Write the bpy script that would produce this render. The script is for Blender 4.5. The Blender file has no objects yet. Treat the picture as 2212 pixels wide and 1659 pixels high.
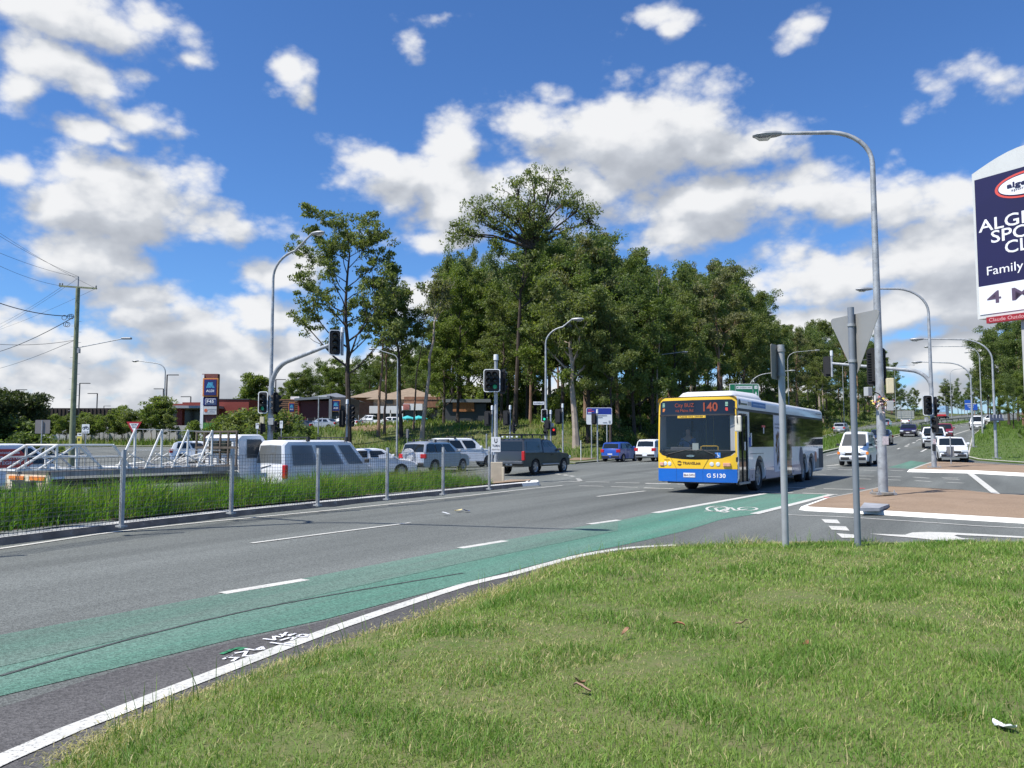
import bpy, bmesh, math, random
import numpy as np
from mathutils import Vector, Matrix
R = math.radians
SC = bpy.context.scene
COL = SC.collection

# ------------------------------------------------------------------ camera
FPX, CAMH, PIT = 1768.0, 1.55, math.atan(128 / 1768.0)
cam_data = bpy.data.cameras.new('camera')
cam_data.sensor_width = 36.0
cam_data.lens = 36.0 * FPX / 2212.0
cam_data.clip_start, cam_data.clip_end = 0.1, 5000
cam = bpy.data.objects.new('camera', cam_data)
COL.objects.link(cam)
cam.location = (0, 0, CAMH)
cam.rotation_euler = (math.pi / 2 + PIT, 0, 0)
SC.camera = cam

# ------------------------------------------------------------------ light
SUN_EL, SH = R(56), Vector((0.883, 0.47))          # SH: the way shadows fall
SV = Vector((-SH.x * math.cos(SUN_EL), -SH.y * math.cos(SUN_EL), math.sin(SUN_EL)))
sun_l = bpy.data.lights.new('sun', 'SUN')
sun_l.energy, sun_l.angle, sun_l.color = 4.8, R(0.53), (1, 0.955, 0.88)
sun_o = bpy.data.objects.new('sun', sun_l)
COL.objects.link(sun_o)
sun_o.rotation_euler = SV.to_track_quat('Z', 'Y').to_euler()
SC.view_settings.view_transform = 'Standard'
SC.view_settings.look = 'None'
SC.view_settings.gamma = 1
SC.view_settings.exposure = 0.5

world = bpy.data.worlds.new('World')
SC.world = world
world.use_nodes = True
WT = world.node_tree
WT.nodes.clear()


def wn(t, kind, **kw):
    n = t.nodes.new(kind)
    for k, v in kw.items():
        setattr(n, k, v)
    return n


def ray(u, v):
    """direction of a point of the 2212 px wide reference grid"""
    c, s = math.cos(PIT), math.sin(PIT)
    a, b = (u - 1106) / FPX, (829.5 - v) / FPX
    return Vector((a, c - b * s, s + b * c))


# clouds: centre (u, v), half sizes, strength
CLOUDS = [
    (130, 20, 210, 62, 1), (35, 195, 60, 55, .85), (110, 130, 100, 66, .9), (205, 190, 105, 55, .85), (290, 250, 100, 42, .8),
    (190, 290, 100, 36, .75), (260, 320, 60, 25, .6), (20, 368, 42, 46, .95), (220, 385, 150, 50, 1), (250, 440, 200, 85, 1.15), (500, 490, 140, 52, .95),
    (110, 420, 85, 55, 1), (215, 560, 130, 70, 1), (290, 630, 95, 40, 1), (425, 140, 55, 30, .46), (640, 165, 48, 52, .6),
    (655, 205, 30, 30, .6), (590, 598, 95, 34, .95), (640, 575, 50, 40, .9),
    (1150, 265, 170, 60, 1), (1340, 300, 250, 95, 1.15), (1000, 290, 90, 70, .95), (1000, 450, 160, 75, 1.05), (860, 400, 130, 60, .85), (790, 335, 70, 34, .66),
    (960, 505, 150, 36, .95), (1560, 320, 190, 58, 1.0), (1500, 255, 120, 50, .8), (1690, 310, 110, 30, .55), (1220, 190, 80, 30, .5), (1215, 400, 150, 45, 1),
    (1540, 430, 210, 70, 1.1), (1480, 500, 140, 50, .95), (1690, 430, 190, 60, 1.0), (1900, 440, 200, 62, 1), (2060, 420, 90, 40, .85), (2050, 560, 230, 80, 1.1), (1790, 600, 220, 70, 1),
    (2000, 660, 270, 70, 1.1), (1760, 700, 230, 60, 1.05), (2150, 500, 130, 55, .95), (1900, 770, 300, 40, 1), (2120, 780, 150, 50, .9),
    (1400, 30, 140, 34, .55), (1460, 60, 40, 40, .5), (1755, 72, 46, 46, .55), (2020, 200, 110, 50, .42), (2150, 175, 100, 55, .46), (960, 40, 90, 25, .42), (900, 80, 40, 40, .4),
    (60, 700, 170, 55, .9), (150, 740, 170, 52, 1.05), (330, 690, 110, 50, .95), (430, 720, 170, 62, 1.1), (560, 690, 90, 48, 1), (500, 790, 300, 62, 1.1), (640, 740, 90, 60, 1.05),
    (180, 815, 320, 46, 1.1), (100, 870, 400, 45, 1.1), (560, 860, 300, 50, 1), (700, 800, 120, 60, .95),
    (860, 780, 130, 60, .7), (1000, 860, 300, 50, .9), (1300, 860, 400, 45, .9), (1700, 860, 500, 45, .9), (930, 640, 110, 50, .8), (1150, 560, 150, 30, .6), (1380, 520, 120, 40, .6),
    (-330, 500, 260, 120, 1), (-500, 150, 240, 120, .9), (2600, 350, 260, 130, 1), (2700, 700, 350, 120, 1), (-400, 800, 350, 90, 1),
]


def cloud_group():
    g = bpy.data.node_groups.new('cloud_density', 'ShaderNodeTree')
    g.interface.new_socket('Vector', in_out='INPUT', socket_type='NodeSocketVector')
    g.interface.new_socket('Warp', in_out='INPUT', socket_type='NodeSocketVector')
    g.interface.new_socket('Density', in_out='OUTPUT', socket_type='NodeSocketFloat')
    gi, go = g.nodes.new('NodeGroupInput'), g.nodes.new('NodeGroupOutput')
    add = wn(g, 'ShaderNodeVectorMath', operation='ADD')
    g.links.new(gi.outputs[0], add.inputs[0])
    g.links.new(gi.outputs[1], add.inputs[1])
    last = None
    src = add
    for i, (u, v, a, b, w) in enumerate(CLOUDS):
        if i and i % 8 == 0:        # keeps the shader stack short: each batch waits for the one before
            src = wn(g, 'ShaderNodeVectorMath', operation='MULTIPLY_ADD')
            src.inputs[1].default_value = (1e-7, 1e-7, 1e-7)
            g.links.new(last.outputs[0], src.inputs[0])
            g.links.new(add.outputs[0], src.inputs[2])
        d = ray(u, v).normalized()
        x = Vector((d.y, -d.x, 0)).normalized()
        z = x.cross(d).normalized()
        k = ray(u, v).length * FPX / 1.27
        cb = wn(g, 'ShaderNodeCombineXYZ')
        for j, q in enumerate((x * (k / a), z * (k / b))):
            dt = wn(g, 'ShaderNodeVectorMath', operation='DOT_PRODUCT')
            dt.inputs[1].default_value = q
            g.links.new(src.outputs[0], dt.inputs[0])
            g.links.new(dt.outputs['Value'], cb.inputs[j])
        ln = wn(g, 'ShaderNodeVectorMath', operation='LENGTH')
        mu = wn(g, 'ShaderNodeMath', operation='MULTIPLY_ADD')
        mu.inputs[1].default_value, mu.inputs[2].default_value = -w ** .5, w
        g.links.new(cb.outputs[0], ln.inputs[0])
        g.links.new(ln.outputs['Value'], mu.inputs[0])
        if last is None:
            last = mu
        else:
            mx = wn(g, 'ShaderNodeMath', operation='SMOOTH_MAX')
            mx.inputs[2].default_value = .12
            g.links.new(last.outputs[0], mx.inputs[0])
            g.links.new(mu.outputs[0], mx.inputs[1])
            last = mx
    g.links.new(last.outputs[0], go.inputs[0])
    return g


def build_world():
    t = WT
    L = t.links.new
    out = wn(t, 'ShaderNodeOutputWorld')
    bg = wn(t, 'ShaderNodeBackground')
    bg.inputs['Strength'].default_value = 0.074
    sky = wn(t, 'ShaderNodeTexSky', sky_type='NISHITA', sun_disc=False)
    sky.sun_elevation = SUN_EL
    sky.sun_rotation = math.atan2(SV.x, SV.y)
    sky.air_density, sky.dust_density, sky.ozone_density = 1.0, .15, 3.0
    hs = wn(t, 'ShaderNodeVectorMath', operation='MULTIPLY')
    hs.inputs[1].default_value = (.66, 1.02, 1.48)
    L(sky.outputs[0], hs.inputs[0])
    tc = wn(t, 'ShaderNodeTexCoord')
    vec = tc.outputs['Generated']
    cg = cloud_group()
    # stretch so that detail flattens towards the horizon
    mp = wn(t, 'ShaderNodeMapping')
    mp.inputs['Scale'].default_value = (1, 1, 1.5)
    L(vec, mp.inputs[0])

    def noise(scale, det, rough, vecs=None, off=(0, 0, 0)):
        n = wn(t, 'ShaderNodeTexNoise')
        n.inputs['Scale'].default_value, n.inputs['Detail'].default_value, n.inputs['Roughness'].default_value = scale, det, rough
        m2 = wn(t, 'ShaderNodeVectorMath', operation='ADD')
        m2.inputs[1].default_value = off
        L(vecs or mp.outputs[0], m2.inputs[0])
        L(m2.outputs[0], n.inputs['Vector'])
        return n

    nw = noise(7, 3, .55)
    sub = wn(t, 'ShaderNodeVectorMath', operation='SUBTRACT')
    sub.inputs[1].default_value = (.5, .5, .5)
    L(nw.outputs['Color'], sub.inputs[0])
    sc = wn(t, 'ShaderNodeVectorMath', operation='SCALE')
    sc.inputs['Scale'].default_value = .06
    L(sub.outputs[0], sc.inputs[0])

    def dens(offset, fine=True):
        v = wn(t, 'ShaderNodeVectorMath', operation='ADD')
        v.inputs[1].default_value = offset
        L(vec, v.inputs[0])
        gn = t.nodes.new('ShaderNodeGroup')
        gn.node_tree = cg
        L(v.outputs[0], gn.inputs[0])
        L(sc.outputs[0], gn.inputs[1])
        n1 = noise(9, 8 if fine else 4, .63, off=(offset[0] + 3.1, offset[1], offset[2] * 1.5))
        m1 = wn(t, 'ShaderNodeMath', operation='MULTIPLY_ADD')
        m1.inputs[1].default_value, m1.inputs[2].default_value = 1.5, -.75
        L(n1.outputs[0], m1.inputs[0])
        # billows
        vo = wn(t, 'ShaderNodeTexVoronoi', feature='F1')
        vo.inputs['Scale'].default_value = 15
        vo.inputs['Detail'].default_value = 3.5 if fine else 1
        vo.inputs['Roughness'].default_value = .55
        av = wn(t, 'ShaderNodeVectorMath', operation='ADD')
        wv = wn(t, 'ShaderNodeVectorMath', operation='SCALE')
        wv.inputs['Scale'].default_value = .25
        L(sc.outputs[0], wv.inputs[0])
        ao = wn(t, 'ShaderNodeVectorMath', operation='ADD')
        ao.inputs[1].default_value = (offset[0], offset[1], offset[2] * 1.5)
        L(mp.outputs[0], ao.inputs[0])
        L(ao.outputs[0], av.inputs[0])
        L(wv.outputs[0], av.inputs[1])
        L(av.outputs[0], vo.inputs['Vector'])
        m2 = wn(t, 'ShaderNodeMath', operation='MULTIPLY_ADD')
        m2.inputs[1].default_value, m2.inputs[2].default_value = -.62, .66
        L(vo.outputs['Distance'], m2.inputs[0])
        a = wn(t, 'ShaderNodeMath', operation='ADD')
        L(m1.outputs[0], a.inputs[0])
        L(m2.outputs[0], a.inputs[1])
        b = wn(t, 'ShaderNodeMath', operation='ADD')
        L(gn.outputs[0], b.inputs[0])
        L(a.outputs[0], b.inputs[1])
        return b.outputs[0]

    d0 = dens((0, 0, 0))
    d1 = dens((-.022, .004, .034), False)
    mask = wn(t, 'ShaderNodeMapRange', interpolation_type='SMOOTHSTEP')
    mask.inputs[1].default_value, mask.inputs[2].default_value = -.06, .58
    L(d0, mask.inputs[0])
    sh = wn(t, 'ShaderNodeMath', operation='SUBTRACT')
    L(d0, sh.inputs[0])
    L(d1, sh.inputs[1])
    # thick bodies read darker, rims towards the sun brighter
    thick = wn(t, 'ShaderNodeMath', operation='MULTIPLY_ADD')
    thick.inputs[1].default_value = -.29
    L(d0, thick.inputs[0])
    L(sh.outputs[0], thick.inputs[2])
    lit = wn(t, 'ShaderNodeMapRange', interpolation_type='SMOOTHSTEP')
    lit.inputs[1].default_value, lit.inputs[2].default_value = -.95, .20
    L(thick.outputs[0], lit.inputs[0])
    ramp = wn(t, 'ShaderNodeValToRGB')
    e = ramp.color_ramp.elements
    e[0].position, e[0].color = 0, (.47, .505, .57, 1)
    e[1].position, e[1].color = 1, (.95, .96, .98, 1)
    e2 = ramp.color_ramp.elements.new(.60)
    e2.color = (.66, .695, .755, 1)
    L(lit.outputs[0], ramp.inputs[0])
    gain = wn(t, 'ShaderNodeVectorMath', operation='SCALE')
    gain.inputs['Scale'].default_value = 9.0
    L(ramp.outputs[0], gain.inputs[0])
    mix = wn(t, 'ShaderNodeMix', data_type='RGBA')
    L(mask.outputs[0], mix.inputs[0])
    L(hs.outputs[0], mix.inputs[6])
    L(gain.outputs[0], mix.inputs[7])
    L(mix.outputs[2], bg.inputs['Color'])
    L(bg.outputs[0], out.inputs[0])


build_world()
world.cycles.sampling_method = 'MANUAL'
world.cycles.sample_map_resolution = 512

# ------------------------------------------------------------------ terrain
RD = Vector((.52, .854))            # the main road's axis


def sp(x, w):
    return w * np.logaddexp(0, x / w)


def ss(x):
    x = np.clip(x, 0, 1)
    return x * x * (3 - 2 * x)


def H(x, y):
    x, y = np.asarray(x, float), np.asarray(y, float)
    s, t = x * .52 + y * .854, x * .854 - y * .52
    s0 = 50 + np.clip((-t - 14) * 1.2, 0, 25)
    z = .04 * sp(np.minimum(s, 420) - s0, 8)
    # the far carriageway lies a little lower along the fence
    z = z - .30 * ss((-t - 15.6) / 2.5) * (1 - ss((s - 27) / 14)) * ss((s + 40) / 20)
    # grassy bank beyond the cross street
    q = (x - 12) * .43 + (y - 68) * .903
    p = -(x - 12) * .903 + (y - 68) * .43
    bank = 3.3 * ss(q / 24) * ss((-t - 29) / 14) * (1 - .75 * ss((p - 38) / 22))
    # verge right of the road
    rv = 1.6 * ss((t - 9) / 14) * ss((s - 62) / 50)
    lv = 1.6 * ss((-t - 31) / 12) * ss((s - 110) / 40)
    left = .03 * sp(y - 47, 6) * ss((-x - 8) / 25) * (1 - ss((y - 105) / 60))
    return z + np.maximum(bank, lv) + rv + left


def h1(x, y):
    return float(H(x, y))


def G(u, v, off=0.0):
    """world point where the sight line (u, v) meets the terrain"""
    d = ray(u, v)
    t0, t = 1.0, 1.0
    f = lambda t: CAMH + d.z * t - h1(d.x * t, d.y * t) - off
    while f(t) > 0 and t < 900:
        t0, t = t, t * 1.02 + .05
    for _ in range(40):
        m = (t0 + t) / 2
        if f(m) > 0:
            t0 = m
        else:
            t = m
    return Vector((d.x * t, d.y * t, CAMH + d.z * t))


def P(u, v, Y):
    d = ray(u, v)
    t = Y / d.y
    return Vector((d.x * t, Y, CAMH + d.z * t))


def XY(u, Y, off=0.0):
    """ground point in column u at depth Y"""
    x = (u - 1106) / FPX * Y * 1.0
    for _ in range(6):
        z = h1(x, Y) + off
        dep = Y * math.cos(PIT) + (z - CAMH) * math.sin(PIT)
        x = (u - 1106) / FPX * dep
    return Vector((x, Y, h1(x, Y) + off))


def ztop(v, Y):
    return P(1106, v, Y).z


# ------------------------------------------------------------------ objects
def tag(o, label=None, cat=None, group=None, kind=None):
    if label:
        o['label'] = label
    if cat:
        o['category'] = cat
    if group:
        o['group'] = group
    if kind:
        o['kind'] = kind
    return o


def thing(name, label, cat, loc=(0, 0, 0), az=0.0, group=None):
    """an Empty at the thing's base; az: heading of its +Y axis, clockwise from north"""
    o = bpy.data.objects.new(name, None)
    COL.objects.link(o)
    o.location = loc
    o.rotation_euler = (0, 0, -az)
    o.empty_display_size = .3
    return tag(o, label, cat, group)


def copy_tree(o, parent=None):
    c = o.copy()
    COL.objects.link(c)
    c.parent = parent
    for ch in o.children:
        copy_tree(ch, c)
    return c


def mesh_np(name, V, F, mats, parent=None, attrs=None, smooth=False, kind=None):
    """V (n,3); F (m,k) same-size faces"""
    me = bpy.data.meshes.new(name)
    V, F = np.asarray(V, np.float32), np.asarray(F, np.int32)
    me.vertices.add(len(V))
    me.vertices.foreach_set('co', V.ravel())
    k = F.shape[1]
    me.loops.add(F.size)
    me.loops.foreach_set('vertex_index', F.ravel())
    me.polygons.add(len(F))
    me.polygons.foreach_set('loop_start', np.arange(0, F.size, k, dtype=np.int32))
    me.update(calc_edges=True)
    for m in mats:
        me.materials.append(m)
    for an, (arr, dom) in (attrs or {}).items():
        a = me.attributes.new(an, 'FLOAT', dom)
        a.data.foreach_set('value', np.asarray(arr, np.float32))
    if smooth:
        me.shade_smooth()
    o = bpy.data.objects.new(name, me)
    COL.objects.link(o)
    o.parent = parent
    if kind:
        o['kind'] = kind
    return o


_txt = {}


def text_geo(body, bold=0.0):
    k = (body, bold)
    if k not in _txt:
        cu = bpy.data.curves.new('t', 'FONT')
        cu.body, cu.size, cu.offset = body, 1.0, bold
        cu.resolution_u = 3
        ob = bpy.data.objects.new('t', cu)
        COL.objects.link(ob)
        bpy.context.view_layer.update()
        me = bpy.data.meshes.new_from_object(ob.evaluated_get(bpy.context.evaluated_depsgraph_get()))
        v = np.array([tuple(q.co)[:2] for q in me.vertices]).reshape(-1, 2)
        f = [tuple(p.vertices) for p in me.polygons]
        bpy.data.objects.remove(ob)
        bpy.data.curves.remove(cu)
        bpy.data.meshes.remove(me)
        mn, mx = v.min(0), v.max(0)
        _txt[k] = (v, f, mn, mx)
    return _txt[k]


class MB:
    def __init__(s):
        s.v, s.f, s.m = [], [], []

    def add(s, vs, fs, mi=0):
        b = len(s.v)
        s.v += [tuple(q) for q in vs]
        s.f += [tuple(i + b for i in q) for q in fs]
        s.m += [mi] * len(fs)

    def box(s, c, d, rz=0.0, mi=0, M=None):
        x, y, z = d[0] / 2, d[1] / 2, d[2] / 2
        vs = [Vector((a, b, e)) for a in (-x, x) for b in (-y, y) for e in (-z, z)]
        if rz:
            rm = Matrix.Rotation(rz, 3, 'Z')
            vs = [rm @ q for q in vs]
        if M is not None:
            vs = [M @ q for q in vs]
        c = Vector(c)
        s.add([q + c for q in vs], [(0, 1, 3, 2), (4, 6, 7, 5), (0, 4, 5, 1), (2, 3, 7, 6), (0, 2, 6, 4), (1, 5, 7, 3)], mi)

    def tube(s, path, r, n=10, mi=0, caps=True):
        path = [Vector(p) for p in path]
        rs = r if isinstance(r, (list, tuple)) else [r] * len(path)
        rings = []
        ref = None
        for i, p in enumerate(path):
            d = (path[min(i + 1, len(path) - 1)] - path[max(i - 1, 0)]).normalized()
            if ref is None:
                ref = Vector((1, 0, 0)) if abs(d.x) < .9 else Vector((0, 1, 0))
            a = (ref - d * ref.dot(d)).normalized()
            ref = a
            b = d.cross(a)
            rings.append([p + (a * math.cos(2 * math.pi * k / n) + b * math.sin(2 * math.pi * k / n)) * rs[i] for k in range(n)])
        vs = [q for g in rings for q in g]
        fs = []
        for i in range(len(path) - 1):
            for k in range(n):
                k2 = (k + 1) % n
                fs.append((i * n + k, i * n + k2, (i + 1) * n + k2, (i + 1) * n + k))
        if caps:
            fs.append(tuple(range(n - 1, -1, -1)))
            fs.append(tuple((len(path) - 1) * n + k for k in range(n)))
        s.add(vs, fs, mi)

    def prism(s, pts, o, ex, ey, depth, mi=0, mside=None):
        """flat polygon pts (2D) in frame (o, ex, ey), thickness depth towards -ex×ey"""
        o, ex, ey = Vector(o), Vector(ex), Vector(ey)
        n = ex.cross(ey).normalized()
        A = [o + ex * p[0] + ey * p[1] for p in pts]
        B = [q - n * depth for q in A]
        k = len(pts)
        area = sum(pts[i][0] * pts[(i + 1) % k][1] - pts[(i + 1) % k][0] * pts[i][1] for i in range(k))
        if area < 0:
            A, B = A[::-1], B[::-1]
        s.add(A + B, [tuple(range(k)), tuple(range(2 * k - 1, k - 1, -1))], mi)
        s.add(A + B, [(i, i + k, (i + 1) % k + k, (i + 1) % k) for i in range(k)], mi if mside is None else mside)

    def lathe(s, prof, c, ax, n=20, mi=0):
        """prof: (radius, height along ax)"""
        c, ax = Vector(c), Vector(ax).normalized()
        a = ax.orthogonal().normalized()
        b = ax.cross(a)
        vs = []
        for (r, h) in prof:
            for k in range(n):
                w = 2 * math.pi * k / n
                vs.append(c + ax * h + (a * math.cos(w) + b * math.sin(w)) * max(r, 1e-4))
        fs = []
        for i in range(len(prof) - 1):
            for k in range(n):
                k2 = (k + 1) % n
                fs.append((i * n + k, i * n + k2, (i + 1) * n + k2, (i + 1) * n + k))
        s.add(vs, fs, mi)

    def text(s, body, o, ex, ey, h, w=None, align='C', bold=0.0, mi=0):
        """letters of cap height h; o = centre (or left middle) of the line"""
        v, f, mn, mx = text_geo(body, bold)
        o, ex, ey = Vector(o), Vector(ex), Vector(ey)
        ch = text_geo('H', bold)
        ky = h / (ch[3][1] - ch[2][1])
        kx = ky if w is None else w / (mx[0] - mn[0])
        x0 = {'C': (mn[0] + mx[0]) / 2, 'L': mn[0], 'R': mx[0]}[align]
        y0 = (ch[2][1] + ch[3][1]) / 2
        s.add([o + ex * ((p[0] - x0) * kx) + ey * ((p[1] - y0) * ky) for p in v], f, mi)

    def build(s, name, mats, parent=None, smooth=False, bevel=0.0, loc=None, recalc=True, ang=35):
        me = bpy.data.meshes.new(name)
        me.from_pydata(s.v, [], s.f)
        mats = mats if isinstance(mats, (list, tuple)) else [mats]
        for m in mats:
            me.materials.append(m)
        if len(mats) > 1:
            me.polygons.foreach_set('material_index', s.m)
        if recalc:
            bm = bmesh.new()
            bm.from_mesh(me)
            bmesh.ops.recalc_face_normals(bm, faces=bm.faces)
            bm.to_mesh(me)
            bm.free()
        if smooth:
            me.shade_smooth()
            me.set_sharp_from_angle(angle=R(ang))
        o = bpy.data.objects.new(name, me)
        COL.objects.link(o)
        o.parent = parent
        if loc is not None:
            o.location = loc
        if bevel:
            b = o.modifiers.new('bevel', 'BEVEL')
            b.width, b.segments, b.limit_method, b.angle_limit = bevel, 2, 'ANGLE', R(40)
        return o


def rrect(w, h, r, n=4, cx=0.0, cy=0.0):
    pts = []
    for (sx, sy, a0) in ((1, 1, 0), (-1, 1, 90), (-1, -1, 180), (1, -1, 270)):
        for k in range(n + 1):
            a = R(a0 + 90 * k / n)
            pts.append((cx + sx * (w / 2 - r) + r * math.cos(a), cy + sy * (h / 2 - r) + r * math.sin(a)))
    return pts


# ------------------------------------------------------------------ materials
_m = {}


def mat(name, col=(.5, .5, .5), rough=.6, metal=0.0, var=.12, scale=4.0, bump=0.0, bscale=60.0, spec=.5, coat=0.0, dirt=None, emit=None, estr=1.0):
    if name in _m:
        return _m[name]
    m = bpy.data.materials.new(name)
    m.use_nodes = True
    t = m.node_tree
    b = t.nodes['Principled BSDF']
    b.inputs['Roughness'].default_value = rough
    b.inputs['Metallic'].default_value = metal
    b.inputs['Specular IOR Level'].default_value = spec
    b.inputs['Coat Weight'].default_value = coat
    tc = t.nodes.new('ShaderNodeTexCoord')
    n = t.nodes.new('ShaderNodeTexNoise')
    n.inputs['Scale'].default_value, n.inputs['Detail'].default_value = scale, 5
    t.links.new(tc.outputs['Object'], n.inputs['Vector'])
    rp = t.nodes.new('ShaderNodeMapRange')
    rp.inputs[1].default_value, rp.inputs[2].default_value = .3, .7
    rp.inputs[3].default_value, rp.inputs[4].default_value = 1 - var, 1 + var
    t.links.new(n.outputs['Fac'], rp.inputs[0])
    mu = t.nodes.new('ShaderNodeVectorMath')
    mu.operation = 'SCALE'
    mu.inputs[0].default_value = col
    t.links.new(rp.outputs[0], mu.inputs['Scale'])
    src = mu.outputs[0]
    if dirt:
        n2 = t.nodes.new('ShaderNodeTexNoise')
        n2.inputs['Scale'].default_value, n2.inputs['Detail'].default_value, n2.inputs['Roughness'].default_value = dirt[1], 8, .7
        t.links.new(tc.outputs['Object'], n2.inputs['Vector'])
        r2 = t.nodes.new('ShaderNodeMapRange')
        r2.inputs[1].default_value, r2.inputs[2].default_value = dirt[2], dirt[2] + .12
        t.links.new(n2.outputs['Fac'], r2.inputs[0])
        mx = t.nodes.new('ShaderNodeMix')
        mx.data_type = 'RGBA'
        t.links.new(r2.outputs[0], mx.inputs[0])
        t.links.new(src, mx.inputs[6])
        mx.inputs[7].default_value = (*dirt[0], 1)
        src = mx.outputs[2]
    t.links.new(src, b.inputs['Base Color'])
    if bump:
        nb = t.nodes.new('ShaderNodeTexNoise')
        nb.inputs['Scale'].default_value, nb.inputs['Detail'].default_value = bscale, 4
        t.links.new(tc.outputs['Object'], nb.inputs['Vector'])
        bp = t.nodes.new('ShaderNodeBump')
        bp.inputs['Strength'].default_value = bump
        bp.inputs['Distance'].default_value = .02
        t.links.new(nb.outputs['Fac'], bp.inputs['Height'])
        t.links.new(bp.outputs[0], b.inputs['Normal'])
    if emit:
        b.inputs['Emission Color'].default_value = (*emit, 1)
        b.inputs['Emission Strength'].default_value = estr
    _m[name] = m
    return m


def leaf_mat(name, c1, c2, trans=.35, attr=None, rough=.55):
    """leaves or grass: colour varies from leaf to leaf, light passes through"""
    if name in _m:
        return _m[name]
    m = bpy.data.materials.new(name)
    m.use_nodes = True
    t = m.node_tree
    t.nodes.clear()
    L = t.links.new
    out = t.nodes.new('ShaderNodeOutputMaterial')
    if attr:
        a = t.nodes.new('ShaderNodeAttribute')
        a.attribute_name = attr
        fac = a.outputs['Fac']
    else:
        a = t.nodes.new('ShaderNodeNewGeometry')
        fac = a.outputs['Random Per Island']
    mx = t.nodes.new('ShaderNodeMix')
    mx.data_type = 'RGBA'
    mx.inputs[6].default_value, mx.inputs[7].default_value = (*c1, 1), (*c2, 1)
    L(fac, mx.inputs[0])
    d = t.nodes.new('ShaderNodeBsdfPrincipled')
    d.inputs['Roughness'].default_value = rough
    d.inputs['Specular IOR Level'].default_value = .35
    L(mx.outputs[2], d.inputs['Base Color'])
    tr = t.nodes.new('ShaderNodeBsdfTranslucent')
    g = t.nodes.new('ShaderNodeMix')
    g.data_type, g.blend_type = 'RGBA', 'MULTIPLY'
    g.inputs[0].default_value = 1
    g.inputs[7].default_value = (1.25, 1.35, .55, 1)
    L(mx.outputs[2], g.inputs[6])
    L(g.outputs[2], tr.inputs['Color'])
    ms = t.nodes.new('ShaderNodeMixShader')
    ms.inputs[0].default_value = trans
    L(d.outputs[0], ms.inputs[1])
    L(tr.outputs[0], ms.inputs[2])
    L(ms.outputs[0], out.inputs[0])
    _m[name] = m
    return m


def glass_mat(name, tint=(.02, .025, .03), see=.0, rough=.04):
    if name in _m:
        return _m[name]
    m = bpy.data.materials.new(name)
    m.use_nodes = True
    t = m.node_tree
    b = t.nodes['Principled BSDF']
    b.inputs['Base Color'].default_value = (*tint, 1)
    b.inputs['Roughness'].default_value = rough
    b.inputs['Specular IOR Level'].default_value = .6
    b.inputs['Alpha'].default_value = 1 - see
    _m[name] = m
    return m
# ------------------------------------------------------------------ setting
def crop(x0, y0, w):
    k = w / 2212.0 * 0.8640625
    return lambda x, y: (x0 * .8640625 + x * k, y0 * .8640625 + y * k)


c1, c2, c3, c4 = crop(0, 900, 640), crop(480, 900, 520), crop(900, 900, 600), crop(1560, 900, 600)
c5, c6, c7, c8 = crop(1960, 700, 600), crop(1960, 1050, 600), crop(2160, 200, 933.3), crop(0, 500, 700)
C5, C6 = crop(1200, 1080, 500), crop(640, 820, 600)


def gp(f, *pts):
    return [G(*f(*p)).xy for p in pts]


def gd(*pts):
    return [G(*p).xy for p in pts]


GRID = [float(i) for i in range(-120, 121, 2)]
GRID = [-1600., -1100., -800., -600., -450., -340., -260., -200., -160., -135.] + GRID + [float(i) for i in range(130, 321, 10)] + [360., 420., 500., 620., 800., 1100., 1600.]


def flat_patch(poly, cuts=True):
    bm = bmesh.new()
    bm.faces.new([bm.verts.new((p[0], p[1], 0)) for p in poly])
    bmesh.ops.triangulate(bm, faces=bm.faces[:])
    if cuts:
        for ax in (0, 1):
            lo, hi = min(p[ax] for p in poly), max(p[ax] for p in poly)
            for c in GRID:
                if lo < c < hi:
                    co, no = [0, 0, 0], [0, 0, 0]
                    co[ax], no[ax] = c, 1
                    bmesh.ops.bisect_plane(bm, geom=bm.verts[:] + bm.edges[:] + bm.faces[:], dist=1e-5, plane_co=co, plane_no=no)
    return bm


def patch(name, poly, off, m, kind='structure', parent=None, skirt=0.0, bump=None, cuts=True, dense=0):
    bm = flat_patch(poly, cuts)
    if dense:
        for _ in range(dense):
            bmesh.ops.subdivide_edges(bm, edges=bm.edges[:], cuts=1, use_grid_fill=True)
    for v in bm.verts:
        v.co.z = h1(v.co.x, v.co.y) + off + (bump(v.co.x, v.co.y) if bump else 0)
    for f in bm.faces:
        f.normal_update()
        if f.normal.z < 0:
            f.normal_flip()
    if skirt:
        be = [e for e in bm.edges if e.is_boundary]
        r = bmesh.ops.extrude_edge_only(bm, edges=be)
        for v in [g for g in r['geom'] if isinstance(g, bmesh.types.BMVert)]:
            v.co.z -= skirt
    me = bpy.data.meshes.new(name)
    bm.to_mesh(me)
    bm.free()
    me.materials.append(m)
    o = bpy.data.objects.new(name, me)
    COL.objects.link(o)
    o.parent = parent
    if kind:
        o['kind'] = kind
    return o


def inset(poly, w):
    """offset a simple polygon inwards by w"""
    n = len(poly)
    P_ = [Vector((p[0], p[1])) for p in poly]
    area = sum(P_[i].x * P_[(i + 1) % n].y - P_[(i + 1) % n].x * P_[i].y for i in range(n))
    sg = 1 if area > 0 else -1
    out = []
    for i in range(n):
        d1, d2 = (P_[i] - P_[i - 1]).normalized(), (P_[(i + 1) % n] - P_[i]).normalized()
        n1, n2 = Vector((-d1.y, d1.x)) * sg, Vector((-d2.y, d2.x)) * sg
        b = (n1 + n2)
        b = b.normalized() if b.length > 1e-6 else n1
        out.append(P_[i] + b * w / max(.35, b.dot(n1)))
    return out


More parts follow.
